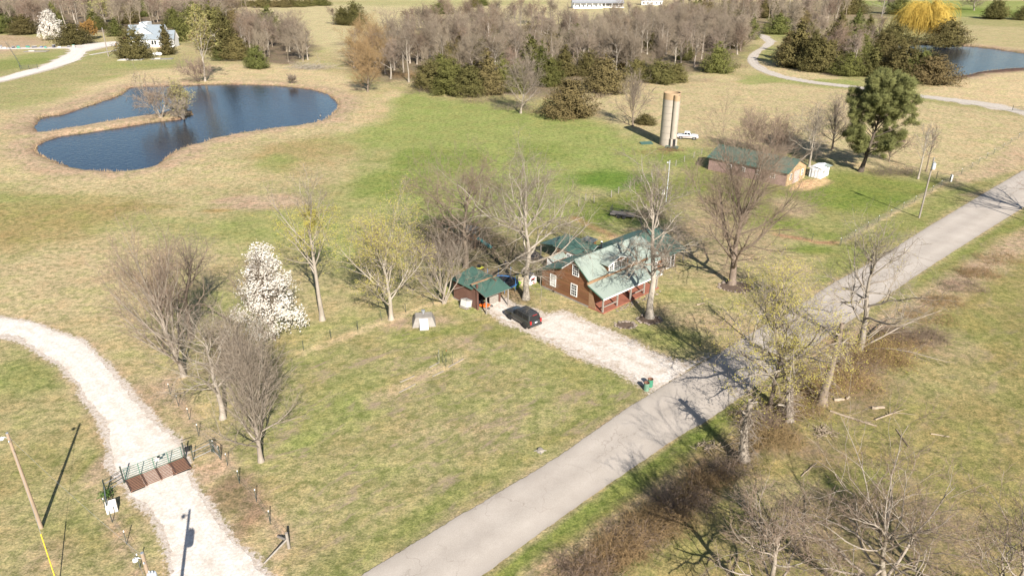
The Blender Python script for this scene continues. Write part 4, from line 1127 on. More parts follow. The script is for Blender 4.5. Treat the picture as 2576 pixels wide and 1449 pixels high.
def wheel(parent, x, y, r, w, rim):
    M = Matrix.Translation((x, y, r)) @ Matrix.Rotation(R(90), 4, 'X')
    t = MB().lathe([(r * .62, -w / 2), (r * .93, -w / 2), (r, -w * .36), (r, w * .36), (r * .93, w / 2), (r * .62, w / 2), (r * .62, -w / 2)], 22, M=M).build('wheel', TYRE, parent, smooth=True)
    m = MB()
    m.lathe([(0, -w * .40), (r * .62, -w * .40), (r * .62, w * .40), (0, w * .40)], 22, M=M)
    m.build('rim', rim, t)
    sp = MB()
    for k in range(6):
        a = k * math.pi / 3
        for sgn in (-1, 1):
            sp.box(-.04, .04, 0, r * .58, sgn * w * .44 - .02, sgn * w * .44 + .02, M @ Matrix.Rotation(a, 4, 'Z'))
    sp.build('spokes', rim, t)
def side_glass(parent, quad, hb, hr, zb, zr, sg):
    """quad (x,z) corners on the sloping side of the cabin"""
    def y(z): return sg * (hb + (hr - hb) * (z - zb) / (zr - zb))
    a = [(x, y(z) + sg * .012, z) for x, z in quad]
    return MB().prism(a, (0, -sg * .05, 0)).build('side_window', CGLASS, parent)
def vehicle(name, loc, rz, label, cat, paint, rim, L=5.1, Wd=2.0, hood=1.12, belt=1.15, roof=1.88, wb=(-1.55, 1.45), cab=(-2.35, 1.0, -2.2, .35),
            wr=.40, wins=(), bed=None, stripe=None, rack=True):
    e = empty(name, loc, rz, label, cat)
    hw = Wd / 2; x0, x1 = -L / 2, L / 2
    def sec(zt, k=1.0, zb=.34): return [(0, zb), (hw * .86 * k, zb), (hw * k, zb + .2), (hw * k, .85), (hw * .985 * k, zt - .10), (hw * .93 * k, zt), (0, zt + .02)]
    bl = belt if bed is None else belt
    rings = [(x0, sec(bl - .12, .90, .50)), (x0 + .10, sec(bl - .02, .965, .42)), (x0 + .5, sec(bl)), (cab[1] - .1, sec(belt)), (cab[1] + .15, sec(hood + .02)), (x1 - .55, sec(hood - .03)), (x1 - .15, sec(hood - .12, .95)), (x1, sec(hood - .30, .86, .48))]
    body = loft(rings, paint, 'body', e)
    # cabin
    hb, hr = hw * .955, hw * .76
    cz0 = belt - .02
    c = MB().hexa([(cab[0], -hb, cz0), (cab[1], -hb, cz0), (cab[1], hb, cz0), (cab[0], hb, cz0), (cab[2], -hr, roof), (cab[3], -hr, roof), (cab[3], hr, roof), (cab[2], hr, roof)])
    cb = c.build('cabin', paint, e)
    bv = cb.modifiers.new('bevel', 'BEVEL'); bv.width = .09; bv.segments = 3
    for sg in (-1, 1):
        for q in wins: side_glass(e, q, hb, hr, cz0, roof, sg)
    def slope_panel(nm, xa, xb, m, za, zb_, wa, wb_, push):
        def X(z): return xa + (xb - xa) * (z - cz0) / (roof - cz0)
        a = [(X(za) + push, -wa, za), (X(za) + push, wa, za), (X(zb_) + push, wb_, zb_), (X(zb_) + push, -wb_, zb_)]
        return MB().prism(a, (-push * 3, 0, 0)).build(nm, m, e)
    slope_panel('windscreen', cab[1], cab[3], CGLASS, belt + .06, roof - .10, hb * .88, hr * .90, .015)
    slope_panel('rear_window', cab[0], cab[2], CGLASS, belt + .04, roof - .12, hb * .86, hr * .88, -.015)
    for x in wb:
        for sg in (-1, 1):
            wheel(e, x, sg * (hw - .12), wr, .27, rim)
            M = Matrix.Translation((x, sg * (hw + .004), wr)) @ Matrix.Rotation(R(90), 4, 'X')
            MB().lathe([(wr * 1.02, -.012), (wr * 1.18, -.012), (wr * 1.18, .012), (wr * 1.02, .012)], 20, M=M).build('wheel_arch', BLACK, e)
    for sg in (-1, 1):
        MB().box(x0 - .015, x0 + .12, sg * hw * .80 - .12, sg * hw * .80 + .12, .78, 1.22 if bed is None else .98).build('tail_lamp', REDL, e)
        MB().box(x1 - .16, x1 + .02, sg * hw * .62 - .20, sg * hw * .62 + .20, hood - .42, hood - .24).build('headlight', LAMP, e)
        MB().box(cab[1] - .35, cab[1] - .18, sg * (hw + .02), sg * (hw + .24), belt + .02, belt + .22).build('wing_mirror', paint, e)
    MB().box(x0 - .10, x0 + .25, -hw * .93, hw * .93, .42, .66).build('rear_bumper', paint if bed is None else RIMS, e, bevel=.04)
    MB().box(x1 - .25, x1 + .08, -hw * .90, hw * .90, .38, .62).build('front_bumper', paint if bed is None else RIMS, e, bevel=.04)
    MB().box(x0 - .03, x0 + .02, -.18, .18, .86, .99).build('number_plate', PLATE, e)
    MB().box(x1 - .02, x1 + .035, -.55, .55, hood - .44, hood - .20).build('grille', BLACK, e)
    if bed:
        MB().box(bed[0], bed[1], -hw * .80, hw * .80, belt - .02, belt + .012).build('bed_floor', BLACK, e)
    if rack:
        for sg in (-1, 1):
            MB().tube([(cab[2] + .3, sg * hr * .86, roof + .07), (cab[3] - .1, sg * hr * .86, roof + .07)], .022, 6).build('roof_rack', BLACK, e)
        for x in (cab[2] + .7, cab[3] - .7): MB().tube([(x, -hr * .86, roof + .08), (x, hr * .86, roof + .08)], .018, 6).build('roof_rack', BLACK, e)
        MB().box(cab[0] + .02, cab[0] + .08, -.35, .35, roof - .09, roof - .04).build('brake_lamp', REDL, e)
    if stripe:
        for sg in (-1, 1): MB().box(x0 + .2, x1 - .3, sg * hw - .01, sg * hw + .012, .62, .80).build('side_stripe', stripe, e)
    return e
sx, sy, _ = hl(5.72, -9.02)
SUVW = [[(.02, 1.2), (.86, 1.2), (.40, 1.76), (.02, 1.78)], [(-.98, 1.2), (-.06, 1.2), (-.06, 1.78), (-.98, 1.78)], [(-2.12, 1.2), (-1.08, 1.2), (-1.08, 1.77), (-2.02, 1.74)]]
vehicle('parked_suv', (sx, sy, .04), HRZ + R(180 - 4), 'dark grey sport utility vehicle parked on gravel in front of the shed', 'car', PAINTK, RIM, wins=SUVW)
tx, ty_ = 43.4, 177.2
vehicle('pickup_truck', (tx, ty_, 0), math.atan2(-1.6, 3.4) + R(10), 'old white pickup truck with a maroon stripe behind the silo', 'truck', PAINTW, RIMS, L=5.4, Wd=2.0, hood=1.12, belt=1.12, roof=1.78, wb=(-1.5, 1.75),
        cab=(-.85, 1.1, -.7, .55), wr=.38, wins=([(.05, 1.18), (.92, 1.18), (.55, 1.66), (.05, 1.68)], [(-.72, 1.18), (-.05, 1.18), (-.05, 1.68), (-.62, 1.66)]), bed=(-2.55, -.95), stripe=MAROON, rack=False)
vehicle('parked_car', at(316, 106), R(-60), 'red and white pickup parked by the white house porch', 'truck', PAINTR, RIMS, L=5.2, wins=SUVW[:2], rack=False, stripe=PAINTW)

# flatbed trailer behind the house
tr = empty('utility_trailer', at(1567, 545), R(-22), 'black utility trailer with mesh ramp parked on the grass behind the house', 'trailer')
DSTEEL = pmat('dark_steel', (.045, .045, .048), (.03, .03, .032), 3, .6)
fl = MB().box(-2.1, 2.1, -1.0, 1.0, .52, .57).build('deck', GREYWOOD, tr)
for i in range(8): MB().box(-2.1, 2.1, -1.0 + i * .25 + .006, -.756 + i * .25, .57, .60).build('deck_plank', pmat('trailer_deck_%d' % i, (.24, .21, .18), (.15, .13, .11), 3, .9), fl)
for sg in (-1, 1):
    MB().tube([(-2.1, sg * 1.03, .95), (2.1, sg * 1.03, .95)], .03, 6).build('side_rail', DSTEEL, tr)
    for x in (-2.08, -1.0, 0, 1.0, 2.08): MB().tube([(x, sg * 1.03, .5), (x, sg * 1.03, .95)], .025, 6).build('stake', DSTEEL, tr)
    for x in (-.45, .45): wheel(tr, x, sg * 1.2, .33, .2, DSTEEL)
    MB().box(-.95, .95, sg * 1.08, sg * 1.34, .70, .74).build('mudguard', DSTEEL, tr)
    MB().box(-2.12, 2.12, sg * 1.0 - .04, sg * 1.0 + .04, .42, .52).build('frame_rail', DSTEEL, tr)
g = MB()
for i in range(9): g.tube([(-2.12, -1 + i * .25, .55), (-2.15, -1 + i * .25, 1.75)], .014, 4)
for i in range(9): g.tube([(-2.13, -1, .58 + i * .145), (-2.13, 1, .58 + i * .145)], .014, 4)
g.build('ramp_gate', DSTEEL, tr)
MB().tube([(2.1, -.6, .5), (3.3, 0, .5), (2.1, .6, .5)], .045, 6).build('tongue', DSTEEL, tr)

# orange zero-turn mower in the carport
mw = empty('ride_on_mower', hl(-.75, -9.95), HRZ + R(20), 'orange ride on mower parked under the carport', 'mower')
ORP = pmat('orange_paint', (.62, .13, .02), (.52, .10, .016), 1, .35)
MB().hexa([(-.5, -.55, .28), (.75, -.55, .22), (.75, .55, .22), (-.5, .55, .28), (-.5, -.5, .48), (.7, -.4, .36), (.7, .4, .36), (-.5, .5, .48)]).build('deck', ORP, mw, bevel=.03)
MB().box(-1.0, -.35, -.42, .42, .42, .85).build('engine', BLACK, mw, bevel=.06)
st_ = MB().box(-.32, .12, -.28, .28, .55, .68).build('seat', BLACK, mw, bevel=.05)
MB().box(-.38, -.26, -.27, .27, .65, 1.1).build('backrest', BLACK, st_, bevel=.05)
for sg in (-1, 1):
    wheel(mw, -.65, sg * .55, .30, .26, RIMS); wheel(mw, .95, sg * .42, .16, .12, RIMS)
    MB().tube([(.2, sg * .30, .45), (.3, sg * .34, .95), (.05, sg * .2, 1.02)], .022, 6).build('control_lever', BLACK, mw)
    MB().tube([(-.9, sg * .48, .6), (-.95, sg * .46, 1.7)], .028, 6).build('roll_bar', BLACK, mw)

# caged water tote leaning by the shed
tk = empty('water_tote', hl(-2.1, -11.95), HRZ + R(10), 'white plastic water tote in a metal cage beside the brown shed', 'tank')
tk.rotation_euler = (R(-14), 0, HRZ + R(8))
MB().box(-.55, .55, -.48, .48, .22, 1.12).build('bottle', pmat('milky_plastic', (.70, .66, .55), (.62, .58, .48), 3, .5), tk, bevel=.06)
MB().lathe([(.0, 1.17), (.12, 1.17), (.12, 1.10)], 14).build('filler_cap', BLACK, tk)
cg = MB()
for i in range(6):
    x = -.57 + i * .228
    cg.tube([(x, -.5, .18), (x, -.5, 1.16), (x, .5, 1.16), (x, .5, .18)], .014, 5)
for i in range(5):
    y = -.5 + i * .25; cg.tube([(-.57, y, .18), (-.57, y, 1.16), (.57, y, 1.16), (.57, y, .18)], .014, 5)
for z in (.35, .6, .85, 1.1): cg.tube([(-.57, -.5, z), (.57, -.5, z), (.57, .5, z), (-.57, .5, z), (-.57, -.5, z)], .014, 5)
cg.build('cage', METAL, tk)
pl = MB().box(-.6, .6, -.52, .52, .0, .05).build('pallet', GREYWOOD, tk)
for y in (-.45, 0, .45): MB().box(-.6, .6, y - .06, y + .06, .05, .18).build('pallet_block', GREYWOOD, pl)

# trampoline
BLUE = pmat('blue_padding', (.065, .19, .42), (.05, .15, .34), 3, .6)
MESHB = pmat('black_mat', (.020, .020, .022), (.015, .015, .016), 3, .7)
tp = empty('trampoline', hl(-3.6, -4.35), 0, 'black trampoline with blue pads and poles behind the carport', 'trampoline')
MB().lathe([(0, .86), (1.95, .88), (1.95, .85), (0, .83)], 36).build('jump_mat', MESHB, tp)
MB().lathe([(1.97, .90), (2.28, .91), (2.32, .86), (1.97, .84), (1.97, .90)], 36).build('pad_ring', BLUE, tp)
for k in range(8):
    a = k * math.pi / 4 + .2
    c_, s_ = math.cos(a), math.sin(a)
    MB().tube([(2.25 * c_, 2.25 * s_, 0), (2.25 * c_, 2.25 * s_, .86)], .028, 6).build('leg', METAL, tp)
    po = MB().tube([(2.32 * c_, 2.32 * s_, .3), (2.32 * c_, 2.32 * s_, 2.3 if k % 2 else 1.9)], .038, 8).build('pole', BLUE, tp)
nm_, nt, bs = new_mat('safety_net'); bs.inputs['Base Color'].default_value = (.02, .02, .022, 1); bs.inputs['Alpha'].default_value = .42
MB().lathe([(2.20, .9), (2.26, 1.35), (2.24, 1.8)], 36).build('safety_net', nm_, tp)
# children's playhouse
ph = empty('playhouse', hl(-1.95, -.30), HRZ, 'white and red plastic playhouse with a dark roof beside the log house', 'playhouse')
PWH = pmat('white_plastic', (.76, .74, .72), (.70, .68, .66), 2, .5); PRED = pmat('red_plastic', (.50, .03, .04), (.42, .024, .03), 2, .5)
DROOF = pmat('charcoal_plastic', (.07, .075, .085), (.05, .055, .06), 2, .6)
MB().box(-.45, .45, -.6, .6, 0, 1.05).build('wall', PWH, ph)
MB().prism([(.45, -.6, 1.05), (.45, .6, 1.05), (.45, 0, 1.6)], (-.9, 0, 0)).build('gable', PWH, ph)
for sg in (-1, 1):
    MB().hexa([(-.55, sg * .72, .96), (.48, sg * .72, .96), (.48, 0, 1.63), (-.55, 0, 1.63), (-.55, sg * .72, 1.01), (.48, sg * .72, 1.01), (.48, 0, 1.69), (-.55, 0, 1.69)]).build('roof', DROOF, ph)
MB().box(.452, .47, -.34, .22, .55, .88).build('window', DARKIN, ph)
MB().box(.452, .50, -.38, .26, .84, .95).build('awning', PRED, ph)
MB().box(.452, .48, .02, .42, .04, .42).build('mail_hatch', PRED, ph)
MB().box(.48, .49, .10, .34, .14, .34).build('hatch_panel', PWH, ph)
for y in (-.40, .38): MB().box(.452, .475, y - .035, y + .035, .5, .9).build('shutter', BLACK, ph)
for y, z in ((-.2, 1.2), (0, 1.32), (.2, 1.2)): MB().box(.452, .468, y - .06, y + .06, z, z + .1).build('vent', DARKIN, ph)
# toddler slide set next to it
ts = empty('toy_climber', hl(-2.35, -1.95), HRZ + R(10), 'beige toddler climbing toy between the trampoline and big tree', 'toy')
BEI = pmat('beige_plastic', (.60, .50, .35), (.52, .43, .30), 2, .5); LIME = pmat('lime_plastic', (.22, .42, .05), (.18, .34, .04), 2, .5)
tw = MB().box(-.35, .35, -.06, .06, 0, 1.25).build('panel', BEI, ts, bevel=.05)
MB().box(-.12, .12, -.09, .09, .15, .45).build('porthole', DARKIN, tw)
MB().box(-.35, .35, .55, .66, 0, 1.05).build('panel', BEI, ts, bevel=.05)
MB().hexa([(-.25, -1.1, .0), (.25, -1.1, .0), (.25, -.1, .55), (-.25, -.1, .55), (-.25, -1.15, .08), (.25, -1.15, .08), (.25, -.1, .66), (-.25, -.1, .66)]).build('slide', LIME, ts)
# ball-shaped grill and yellow toy on the lawn behind
gr = empty('kettle_grill', at(*[c * K3 for c in (1481, 785)]), 0, 'black kettle grill on thin legs in the back yard', 'grill')
MB().lathe([(.0, .55), (.22, .60), (.32, .78), (.33, .82), (.30, .96), (.16, 1.08), (0, 1.11)], 18).build('bowl', BLACK, gr, smooth=True)
MB().lathe([(.03, 1.11), (.05, 1.16), (0, 1.18)], 8).build('lid_handle', METAL, gr)
for k in range(3): MB().tube([(.2 * math.cos(k * 2.1), .2 * math.sin(k * 2.1), .65), (.36 * math.cos(k * 2.1), .36 * math.sin(k * 2.1), 0)], .02, 6).build('leg', METAL, gr)
yt = empty('ride_on_toy', at(*[c * K3 for c in (1406, 790)]), R(30), 'yellow ride on toy car behind the shed', 'toy')
YEL = pmat('yellow_plastic', (.55, .55, .06), (.48, .46, .05), 2, .5)
MB().hexa([(-.55, -.3, .18), (.55, -.3, .18), (.55, .3, .18), (-.55, .3, .18), (-.5, -.28, .45), (.5, -.26, .42), (.5, .26, .42), (-.5, .28, .45)]).build('body', YEL, yt, bevel=.06)
MB().hexa([(-.4, -.26, .45), (.1, -.26, .45), (.1, .26, .45), (-.4, .26, .45), (-.32, -.2, .75), (-.02, -.2, .75), (-.02, .2, .75), (-.32, .2, .75)]).build('cab', BLACK, yt)
for x in (-.35, .35):
    for sg in (-1, 1): wheel(yt, x, sg * .3, .16, .1, BLACK)
# wooden swing and play tower under the tree behind the shed
pt = empty('play_tower', at(1190, 618), R(-25), 'wooden play tower with teal slide parts under the tree behind the shed', 'play tower')
TEAL = pmat('teal_plastic', (.02, .20, .19), (.016, .16, .15), 2, .5)
for x in (-.8, .8):
    for y in (-.8, .8): MB().box(x - .06, x + .06, y - .06, y + .06, 0, 2.9).build('post', BEAM, pt)
pf = MB().box(-.9, .9, -.9, .9, 1.3, 1.4).build('platform', BEAM, pt)
for sg in (-1, 1): MB().hexa([(-1, sg * 1.0, 2.5), (1, sg * 1.0, 2.5), (1, 0, 3.3), (-1, 0, 3.3), (-1, sg * 1.0, 2.56), (1, sg * 1.0, 2.56), (1, 0, 3.38), (-1, 0, 3.38)]).build('roof', GREYWOOD, pt)
MB().hexa([(.9, -.3, 1.3), (3.2, -.3, .1), (3.2, .3, .1), (.9, .3, 1.3), (.9, -.35, 1.5), (3.3, -.35, .3), (3.3, .35, .3), (.9, .35, 1.5)]).build('slide', TEAL, pt)
MB().tube([(-.9, 0, 2.6), (-4.2, 0, 2.5)], .07, 8).build('swing_beam', BEAM, pt)
for sg in (-1, 1): MB().tube([(-4.2, 0, 2.5), (-4.4, sg * 1.2, 0)], .06, 8).build('swing_leg', BEAM, pt)
for x in (-2.0, -3.2):
    sw = MB().box(x - .3, x + .3, -.12, .12, .5, .56).build('swing_seat', TEAL, pt)
    for sg in (-1, 1): MB().tube([(x + sg * .28, 0, .55), (x + sg * .28, 0, 2.52)], .012, 4).build('chain', METAL, sw)
# two green barrels at the driveway mouth
for (bx, by, lb, sd) in ((1893, 1142, 'pale green rusty drum nearest the road at the driveway mouth', 0), (1904, 1131, 'darker green rusty drum standing behind the pale one', 1)):
    p = at(bx * K3, by * K3)
    b_ = empty('steel_drum', p, sd, lb, 'drum', 'drums at the driveway mouth')
    GD = pmat('green_drum_paint_%d' % sd, (.15, .27, .19) if sd == 0 else (.05, .22, .13), (.11, .19, .13) if sd == 0 else (.04, .16, .10), 2, .6)
    MB().lathe([(.29, 0), (.29, .28), (.305, .30), (.29, .32), (.29, .58), (.305, .60), (.29, .62), (.29, .88), (.305, .90), (.27, .90), (.27, .05), (.29, 0)], 24).build('barrel', GD, b_)
    MB().lathe([(0, .30), (.27, .30), (.27, .62), (.26, .62), (.26, .34), (0, .34)], 20).build('burnt_filling', RUST, b_)
    MB().lathe([(.262, .62), (.272, .62), (.272, .90), (.308, .905), (.308, .93), (.262, .93), (.262, .62)], 24).build('rusty_rim', RUST, b_)
# ------------------------------------------------------------------ growing trees
def unit(v): return v / (np.linalg.norm(v, axis=-1, keepdims=True) + 1e-9)
def polyline(rng, P0, D0, Ln, K, wander, up, sag=0.0):
    M = len(P0)
    pts = np.zeros((M, K, 3)); pts[:, 0] = P0
    d = unit(D0); step = (Ln / (K - 1))[:, None]
    bend = rng.normal(0, 1, (M, 3)) * wander * 0.5
    for k in range(1, K):
        d = unit(d + bend + rng.normal(0, 1, (M, 3)) * wander + np.array([0, 0, 1.0]) * up - np.array([0, 0, 1.0]) * sag * k / K)
        bend = -bend * 0.6
        pts[:, k] = pts[:, k - 1] + d * step
    return pts
def sprout(rng, pts, rad, n, t0, t1, ang, ratio, K, wander, up, rfac=0.62, tip=0.25, lean=0.45, jitter=0.35, minlen=0.1, flat=0.0, sag=0.0, apical=0.0):
    """n side shoots on each parent line; returns (pts, rad)"""
    M, KP, _ = pts.shape
    seg = np.linalg.norm(np.diff(pts, axis=1), axis=2); PL = seg.sum(1)
    t = np.tile((np.arange(n) + 0.5) / n, (M, 1)) + rng.uniform(-0.5, 0.5, (M, n)) / n
    t = t0 + (t1 - t0) * np.clip(t, 0, 1)
    f = t * (KP - 1); i0 = np.minimum(f.astype(int), KP - 2); w = (f - i0)[..., None]
    mi = np.arange(M)[:, None]
    P = pts[mi, i0] * (1 - w) + pts[mi, i0 + 1] * w
    T = unit(pts[mi, i0 + 1] - pts[mi, i0])
    r0 = rad[mi, i0] * (1 - w[..., 0]) + rad[mi, i0 + 1] * w[..., 0]
    az = rng.uniform(0, 6.283, (M, 1)) + np.arange(n)[None] * 2.39996 + rng.normal(0, 0.35, (M, n))
    a = np.array([0.13, 0.31, 0.94])
    e1 = unit(np.cross(T, a)); e2 = np.cross(T, e1)
    perp = e1 * np.cos(az)[..., None] + e2 * np.sin(az)[..., None]
    if flat: perp = unit(perp * np.array([1, 1, 1 - flat]))
    A = (ang + rng.normal(0, 0.16, (M, n)) - apical * (t - t0) / (t1 - t0 + 1e-6))[..., None]
    D = T * np.cos(A) + perp * np.sin(A)
    Ln = np.maximum(PL[:, None] * ratio * (1 - lean * t) * (1 + rng.uniform(-jitter, jitter, (M, n))), minlen)
    c = polyline(rng, P.reshape(-1, 3), D.reshape(-1, 3), Ln.ravel(), K, wander, up, sag)
    rr = (r0 * rfac).ravel()[:, None] * (1 - (1 - tip) * np.linspace(0, 1, K)[None] ** 0.9)
    return c, rr
def tubes(pts, rad, sides, V, Q, Tm, off):
    """append tubes for (M,K,3) lines to vertex / face lists; returns new offset"""
    M, K, _ = pts.shape
    if M == 0: return off
    d = unit(pts[:, -1] - pts[:, 0])
    a = np.where(np.abs(d[:, 2:3]) < 0.9, np.array([[0, 0, 1.0]]), np.array([[1.0, 0, 0]]))
    e1 = unit(np.cross(d, a)); e2 = np.cross(d, e1)
    th = np.arange(sides) * 2 * np.pi / sides
    ring = e1[:, None] * np.cos(th)[None, :, None] + e2[:, None] * np.sin(th)[None, :, None]
    vv = pts[:, :, None] + ring[:, None] * rad[:, :, None, None]
    V.append(vv.reshape(-1, 3))
    ix = off + np.arange(M * K * sides).reshape(M, K, sides)
    nx_ = np.roll(ix, -1, 2)
    Q.append(np.stack([ix[:, :-1], nx_[:, :-1], nx_[:, 1:], ix[:, 1:]], -1).reshape(-1, 4))
    return off + M * K * sides
def spikes(P, tipp, r, V, T, off):
    """three-sided thorns, one point each: fine twigs"""
    M = len(P)
    d = unit(tipp - P); a = np.array([[0.37, 0.21, 0.9]])
    e1 = unit(np.cross(d, a)); e2 = np.cross(d, e1)
    vs_ = [P + (e1 * math.cos(k * 2.0944) + e2 * math.sin(k * 2.0944)) * r for k in range(3)] + [tipp]
    V.append(np.stack(vs_, 1).reshape(-1, 3))
    ix = off + np.arange(M * 4).reshape(M, 4)
    T.append(np.concatenate([ix[:, [0, 1, 3]], ix[:, [1, 2, 3]], ix[:, [2, 0, 3]]], 0))
    return off + M * 4
def tube_mesh(name, sets, mat, spk=None):
    V, Q, T = [], [], []; off = 0
    for pts, rad, sides in sets: off = tubes(pts, rad, sides, V, Q, T, off)
    if spk is not None:
        for (P, E, r) in spk: off = spikes(P, E, r, V, T, off)
    return mesh_np(name, np.concatenate(V), np.concatenate(Q) if Q else None, np.concatenate(T) if T else None, mat, smooth=True)
def leaf_mesh(name, P, Nrm, size, mat, rng, aspect=0.6, quad=True):
    """leaf blades: small bent quads at P facing roughly Nrm"""
    M = len(P)
    n = unit(Nrm + rng.normal(0, 0.55, (M, 3)))
    a = rng.normal(0, 1, (M, 3)); e1 = unit(np.cross(n, a)); e2 = np.cross(n, e1)
    s = np.asarray(size)[:, None] if np.ndim(size) else size
    v0 = P - e1 * s; v1 = P - e2 * s * aspect + n * s * 0.15; v2 = P + e1 * s; v3 = P + e2 * s * aspect + n * s * 0.15
    V = np.stack([v0, v1, v2, v3], 1).reshape(-1, 3)
    ix = np.arange(M * 4).reshape(M, 4)
    return mesh_np(name, V, ix, None, mat, smooth=False)

BARK = pmat('grey_bark', (.34, .295, .24), (.20, .165, .13), 2.5, 0.9, 0.02, 14, stretch=(1, 1, 0.35), rnd=0.12, spec=0.1)
BARKW = pmat('pale_bark', (.385, .34, .28), (.21, .178, .14), 2.0, 0.9, 0.02, 12, stretch=(1, 1, 0.4), rnd=0.1, spec=0.1)
BARKD = pmat('brown_bark', (.24, .19, .145), (.13, .10, .075), 2.5, 0.9, 0.02, 14, stretch=(1, 1, 0.35), rnd=0.15, spec=0.1)
TWIG = pmat('grey_twigs', (.255, .21, .162), (.19, .152, .116), 0.6, 0.9, rnd=0.14, spec=0.05)
TWIGP = pmat('pinkish_twigs', (.245, .182, .136), (.18, .13, .097), 0.6, 0.9, rnd=0.12, spec=0.05)
TWIGO = pmat('orange_twigs', (.30, .205, .105), (.22, .15, .075), 0.6, 0.9, rnd=0.1, spec=0.05)
CEDAR = pmat('cedar_foliage', (.150, .128, .046), (.070, .064, .024), 0.8, 0.85, rnd=0.28, spec=0.1, trans=0.15, contrast=0.2)
CEDARB = pmat('rusty_cedar_foliage', (.185, .140, .062), (.100, .078, .034), 0.8, 0.85, rnd=0.2, spec=0.1, trans=0.15, contrast=0.2)
CEDARG = pmat('green_cedar_foliage', (.160, .160, .046), (.076, .082, .026), 0.8, 0.85, rnd=0.25, spec=0.1, trans=0.15, contrast=0.2)
PINE = pmat('pine_needles', (.235, .235, .082), (.125, .135, .046), 0.5, 0.7, spec=0.2, trans=0.2)
BLOSSOM = pmat('white_blossom', (.72, .68, .61), (.56, .51, .44), 2.0, 0.8, spec=0.1, trans=0.35)
BUD = pmat('yellow_green_buds', (.52, .46, .115), (.40, .355, .085), 1.0, 0.8, spec=0.1, trans=0.4)
BUDL = pmat('pale_green_buds', (.40, .37, .14), (.28, .26, .10), 1.0, 0.8, spec=0.1, trans=0.4)
WILLOW = pmat('golden_willow', (.74, .54, .13), (.58, .42, .095), 1.0, 0.8, spec=0.1, trans=0.35)
RUSSET = pmat('russet_leaves', (.30, .175, .055), (.20, .115, .035), 1.0, 0.8, spec=0.1, trans=0.3)
PURPLE = pmat('purple_buds', (.25, .13, .16), (.18, .10, .12), 1.0, 0.8, spec=0.1, trans=0.3)

def tag_stuff(o):
    o['kind'] = 'stuff'
    return o
def bare_lines(rng, h, r, style='oak', dens=1.0, tmul=1.0):
    """lines of a leafless tree; r = crown half width"""
    S = dict(oak=dict(tr=0.0235, stem=0.72, n1=14, t0=0.33, a1=1.15, K1=10, w1=0.20, up1=0.03, w2=0.22, a2=0.80, n2=9, n3=8, flat=0.0),
             fan=dict(tr=0.0165, stem=0.62, n1=26, t0=0.16, a1=0.78, K1=7, w1=0.05, up1=0.08, ap=0.55, w2=0.07, a2=0.42, n2=9, n3=7, flat=0.0),
             tall=dict(tr=0.019, stem=0.88, n1=13, t0=0.42, a1=0.70, K1=6, w1=0.10, up1=0.10, w2=0.13, a2=0.62, n2=6, n3=5, flat=0.0),
             round=dict(tr=0.022, stem=0.60, n1=15, t0=0.22, a1=0.98, K1=8, w1=0.10, up1=0.09, w2=0.13, a2=0.62, n2=9, n3=8, flat=0.0),
             bush=dict(tr=0.02, stem=0.9, n1=8, t0=0.15, a1=0.7, K1=6, w1=0.12, up1=0.06, w2=0.16, a2=0.6, n2=7, n3=6, flat=0.0))[style]
    stem_h = h * S['stem']
    r0 = h * S['tr'] * tmul
    K0 = 12
    P0 = np.array([[0, 0, -0.15]]); D0 = np.array([[rng.normal(0, .05), rng.normal(0, .05), 1.0]])
    trunk = polyline(rng, P0, D0, np.array([stem_h]), K0, 0.05 if style != 'oak' else 0.08, 0.12)
    tt = np.linspace(0, 1, K0)
    trad = (r0 * (1 - 0.72 * tt) + r0 * 0.55 * np.exp(-tt * 22))[None]
    if style == 'bush':
        ns = 7
        D0 = np.stack([np.cos(np.arange(ns) * 0.9) * rng.uniform(.25, .8, ns), np.sin(np.arange(ns) * 0.9) * rng.uniform(.25, .8, ns), np.ones(ns)], 1)
        trunk = polyline(rng, np.tile([[0, 0, -0.1]], (ns, 1)) + rng.normal(0, .12, (ns, 3)) * [1, 1, 0], D0, np.full(ns, stem_h) * rng.uniform(.75, 1.05, ns), K0, 0.09, 0.02)
        trad = np.tile((r0 * (1 - 0.75 * tt))[None], (ns, 1)) * rng.uniform(.6, 1, (ns, 1))
    n1 = max(3, int(S['n1'] * (0.6 if style == 'bush' else 1)))
    l1 = r / math.sin(min(S['a1'], 1.2)) / stem_h
    if style == 'fan': l1 *= 1.08
    if style == 'oak': l1 *= 1.32
    L1, R1 = sprout(rng, trunk, trad, n1, S['t0'], 0.98, S['a1'], l1 * 1.15, S['K1'], S['w1'], S['up1'], 0.55, 0.22, 0.35, 0.28, apical=S.get('ap', 0.35))
    L2, R2 = sprout(rng, L1, R1, S['n2'], 0.22, 1.0, S['a2'], 0.50, 6, S['w2'], 0.04, 0.62, 0.25, 0.35)
    # leaders of the trunk top
    Lt, Rt = sprout(rng, trunk, trad, 6, 0.80, 1.0, 0.45, (h - stem_h) / stem_h * 1.25, 7, S['w1'], 0.12, 0.75, 0.2, 0.1)
    Lt2, Rt2 = sprout(rng, Lt, Rt, S['n2'] - 1, 0.2, 1.0, S['a2'] * 0.9, 0.5, 6, S['w2'], 0.05, 0.6, 0.25, 0.3)
    L2 = np.concatenate([L2, Lt2]); R2 = np.concatenate([R2, Rt2])
    n3 = max(2, int(S['n3'] * dens))
    L3, R3 = sprout(rng, L2, R2, n3, 0.15, 1.0, 0.62, 0.55, 4, S['w2'], 0.03, 0.65, 0.3, 0.3)
    return trunk, trad, (L1, R1), (Lt, Rt), (L2, R2), (L3, R3)
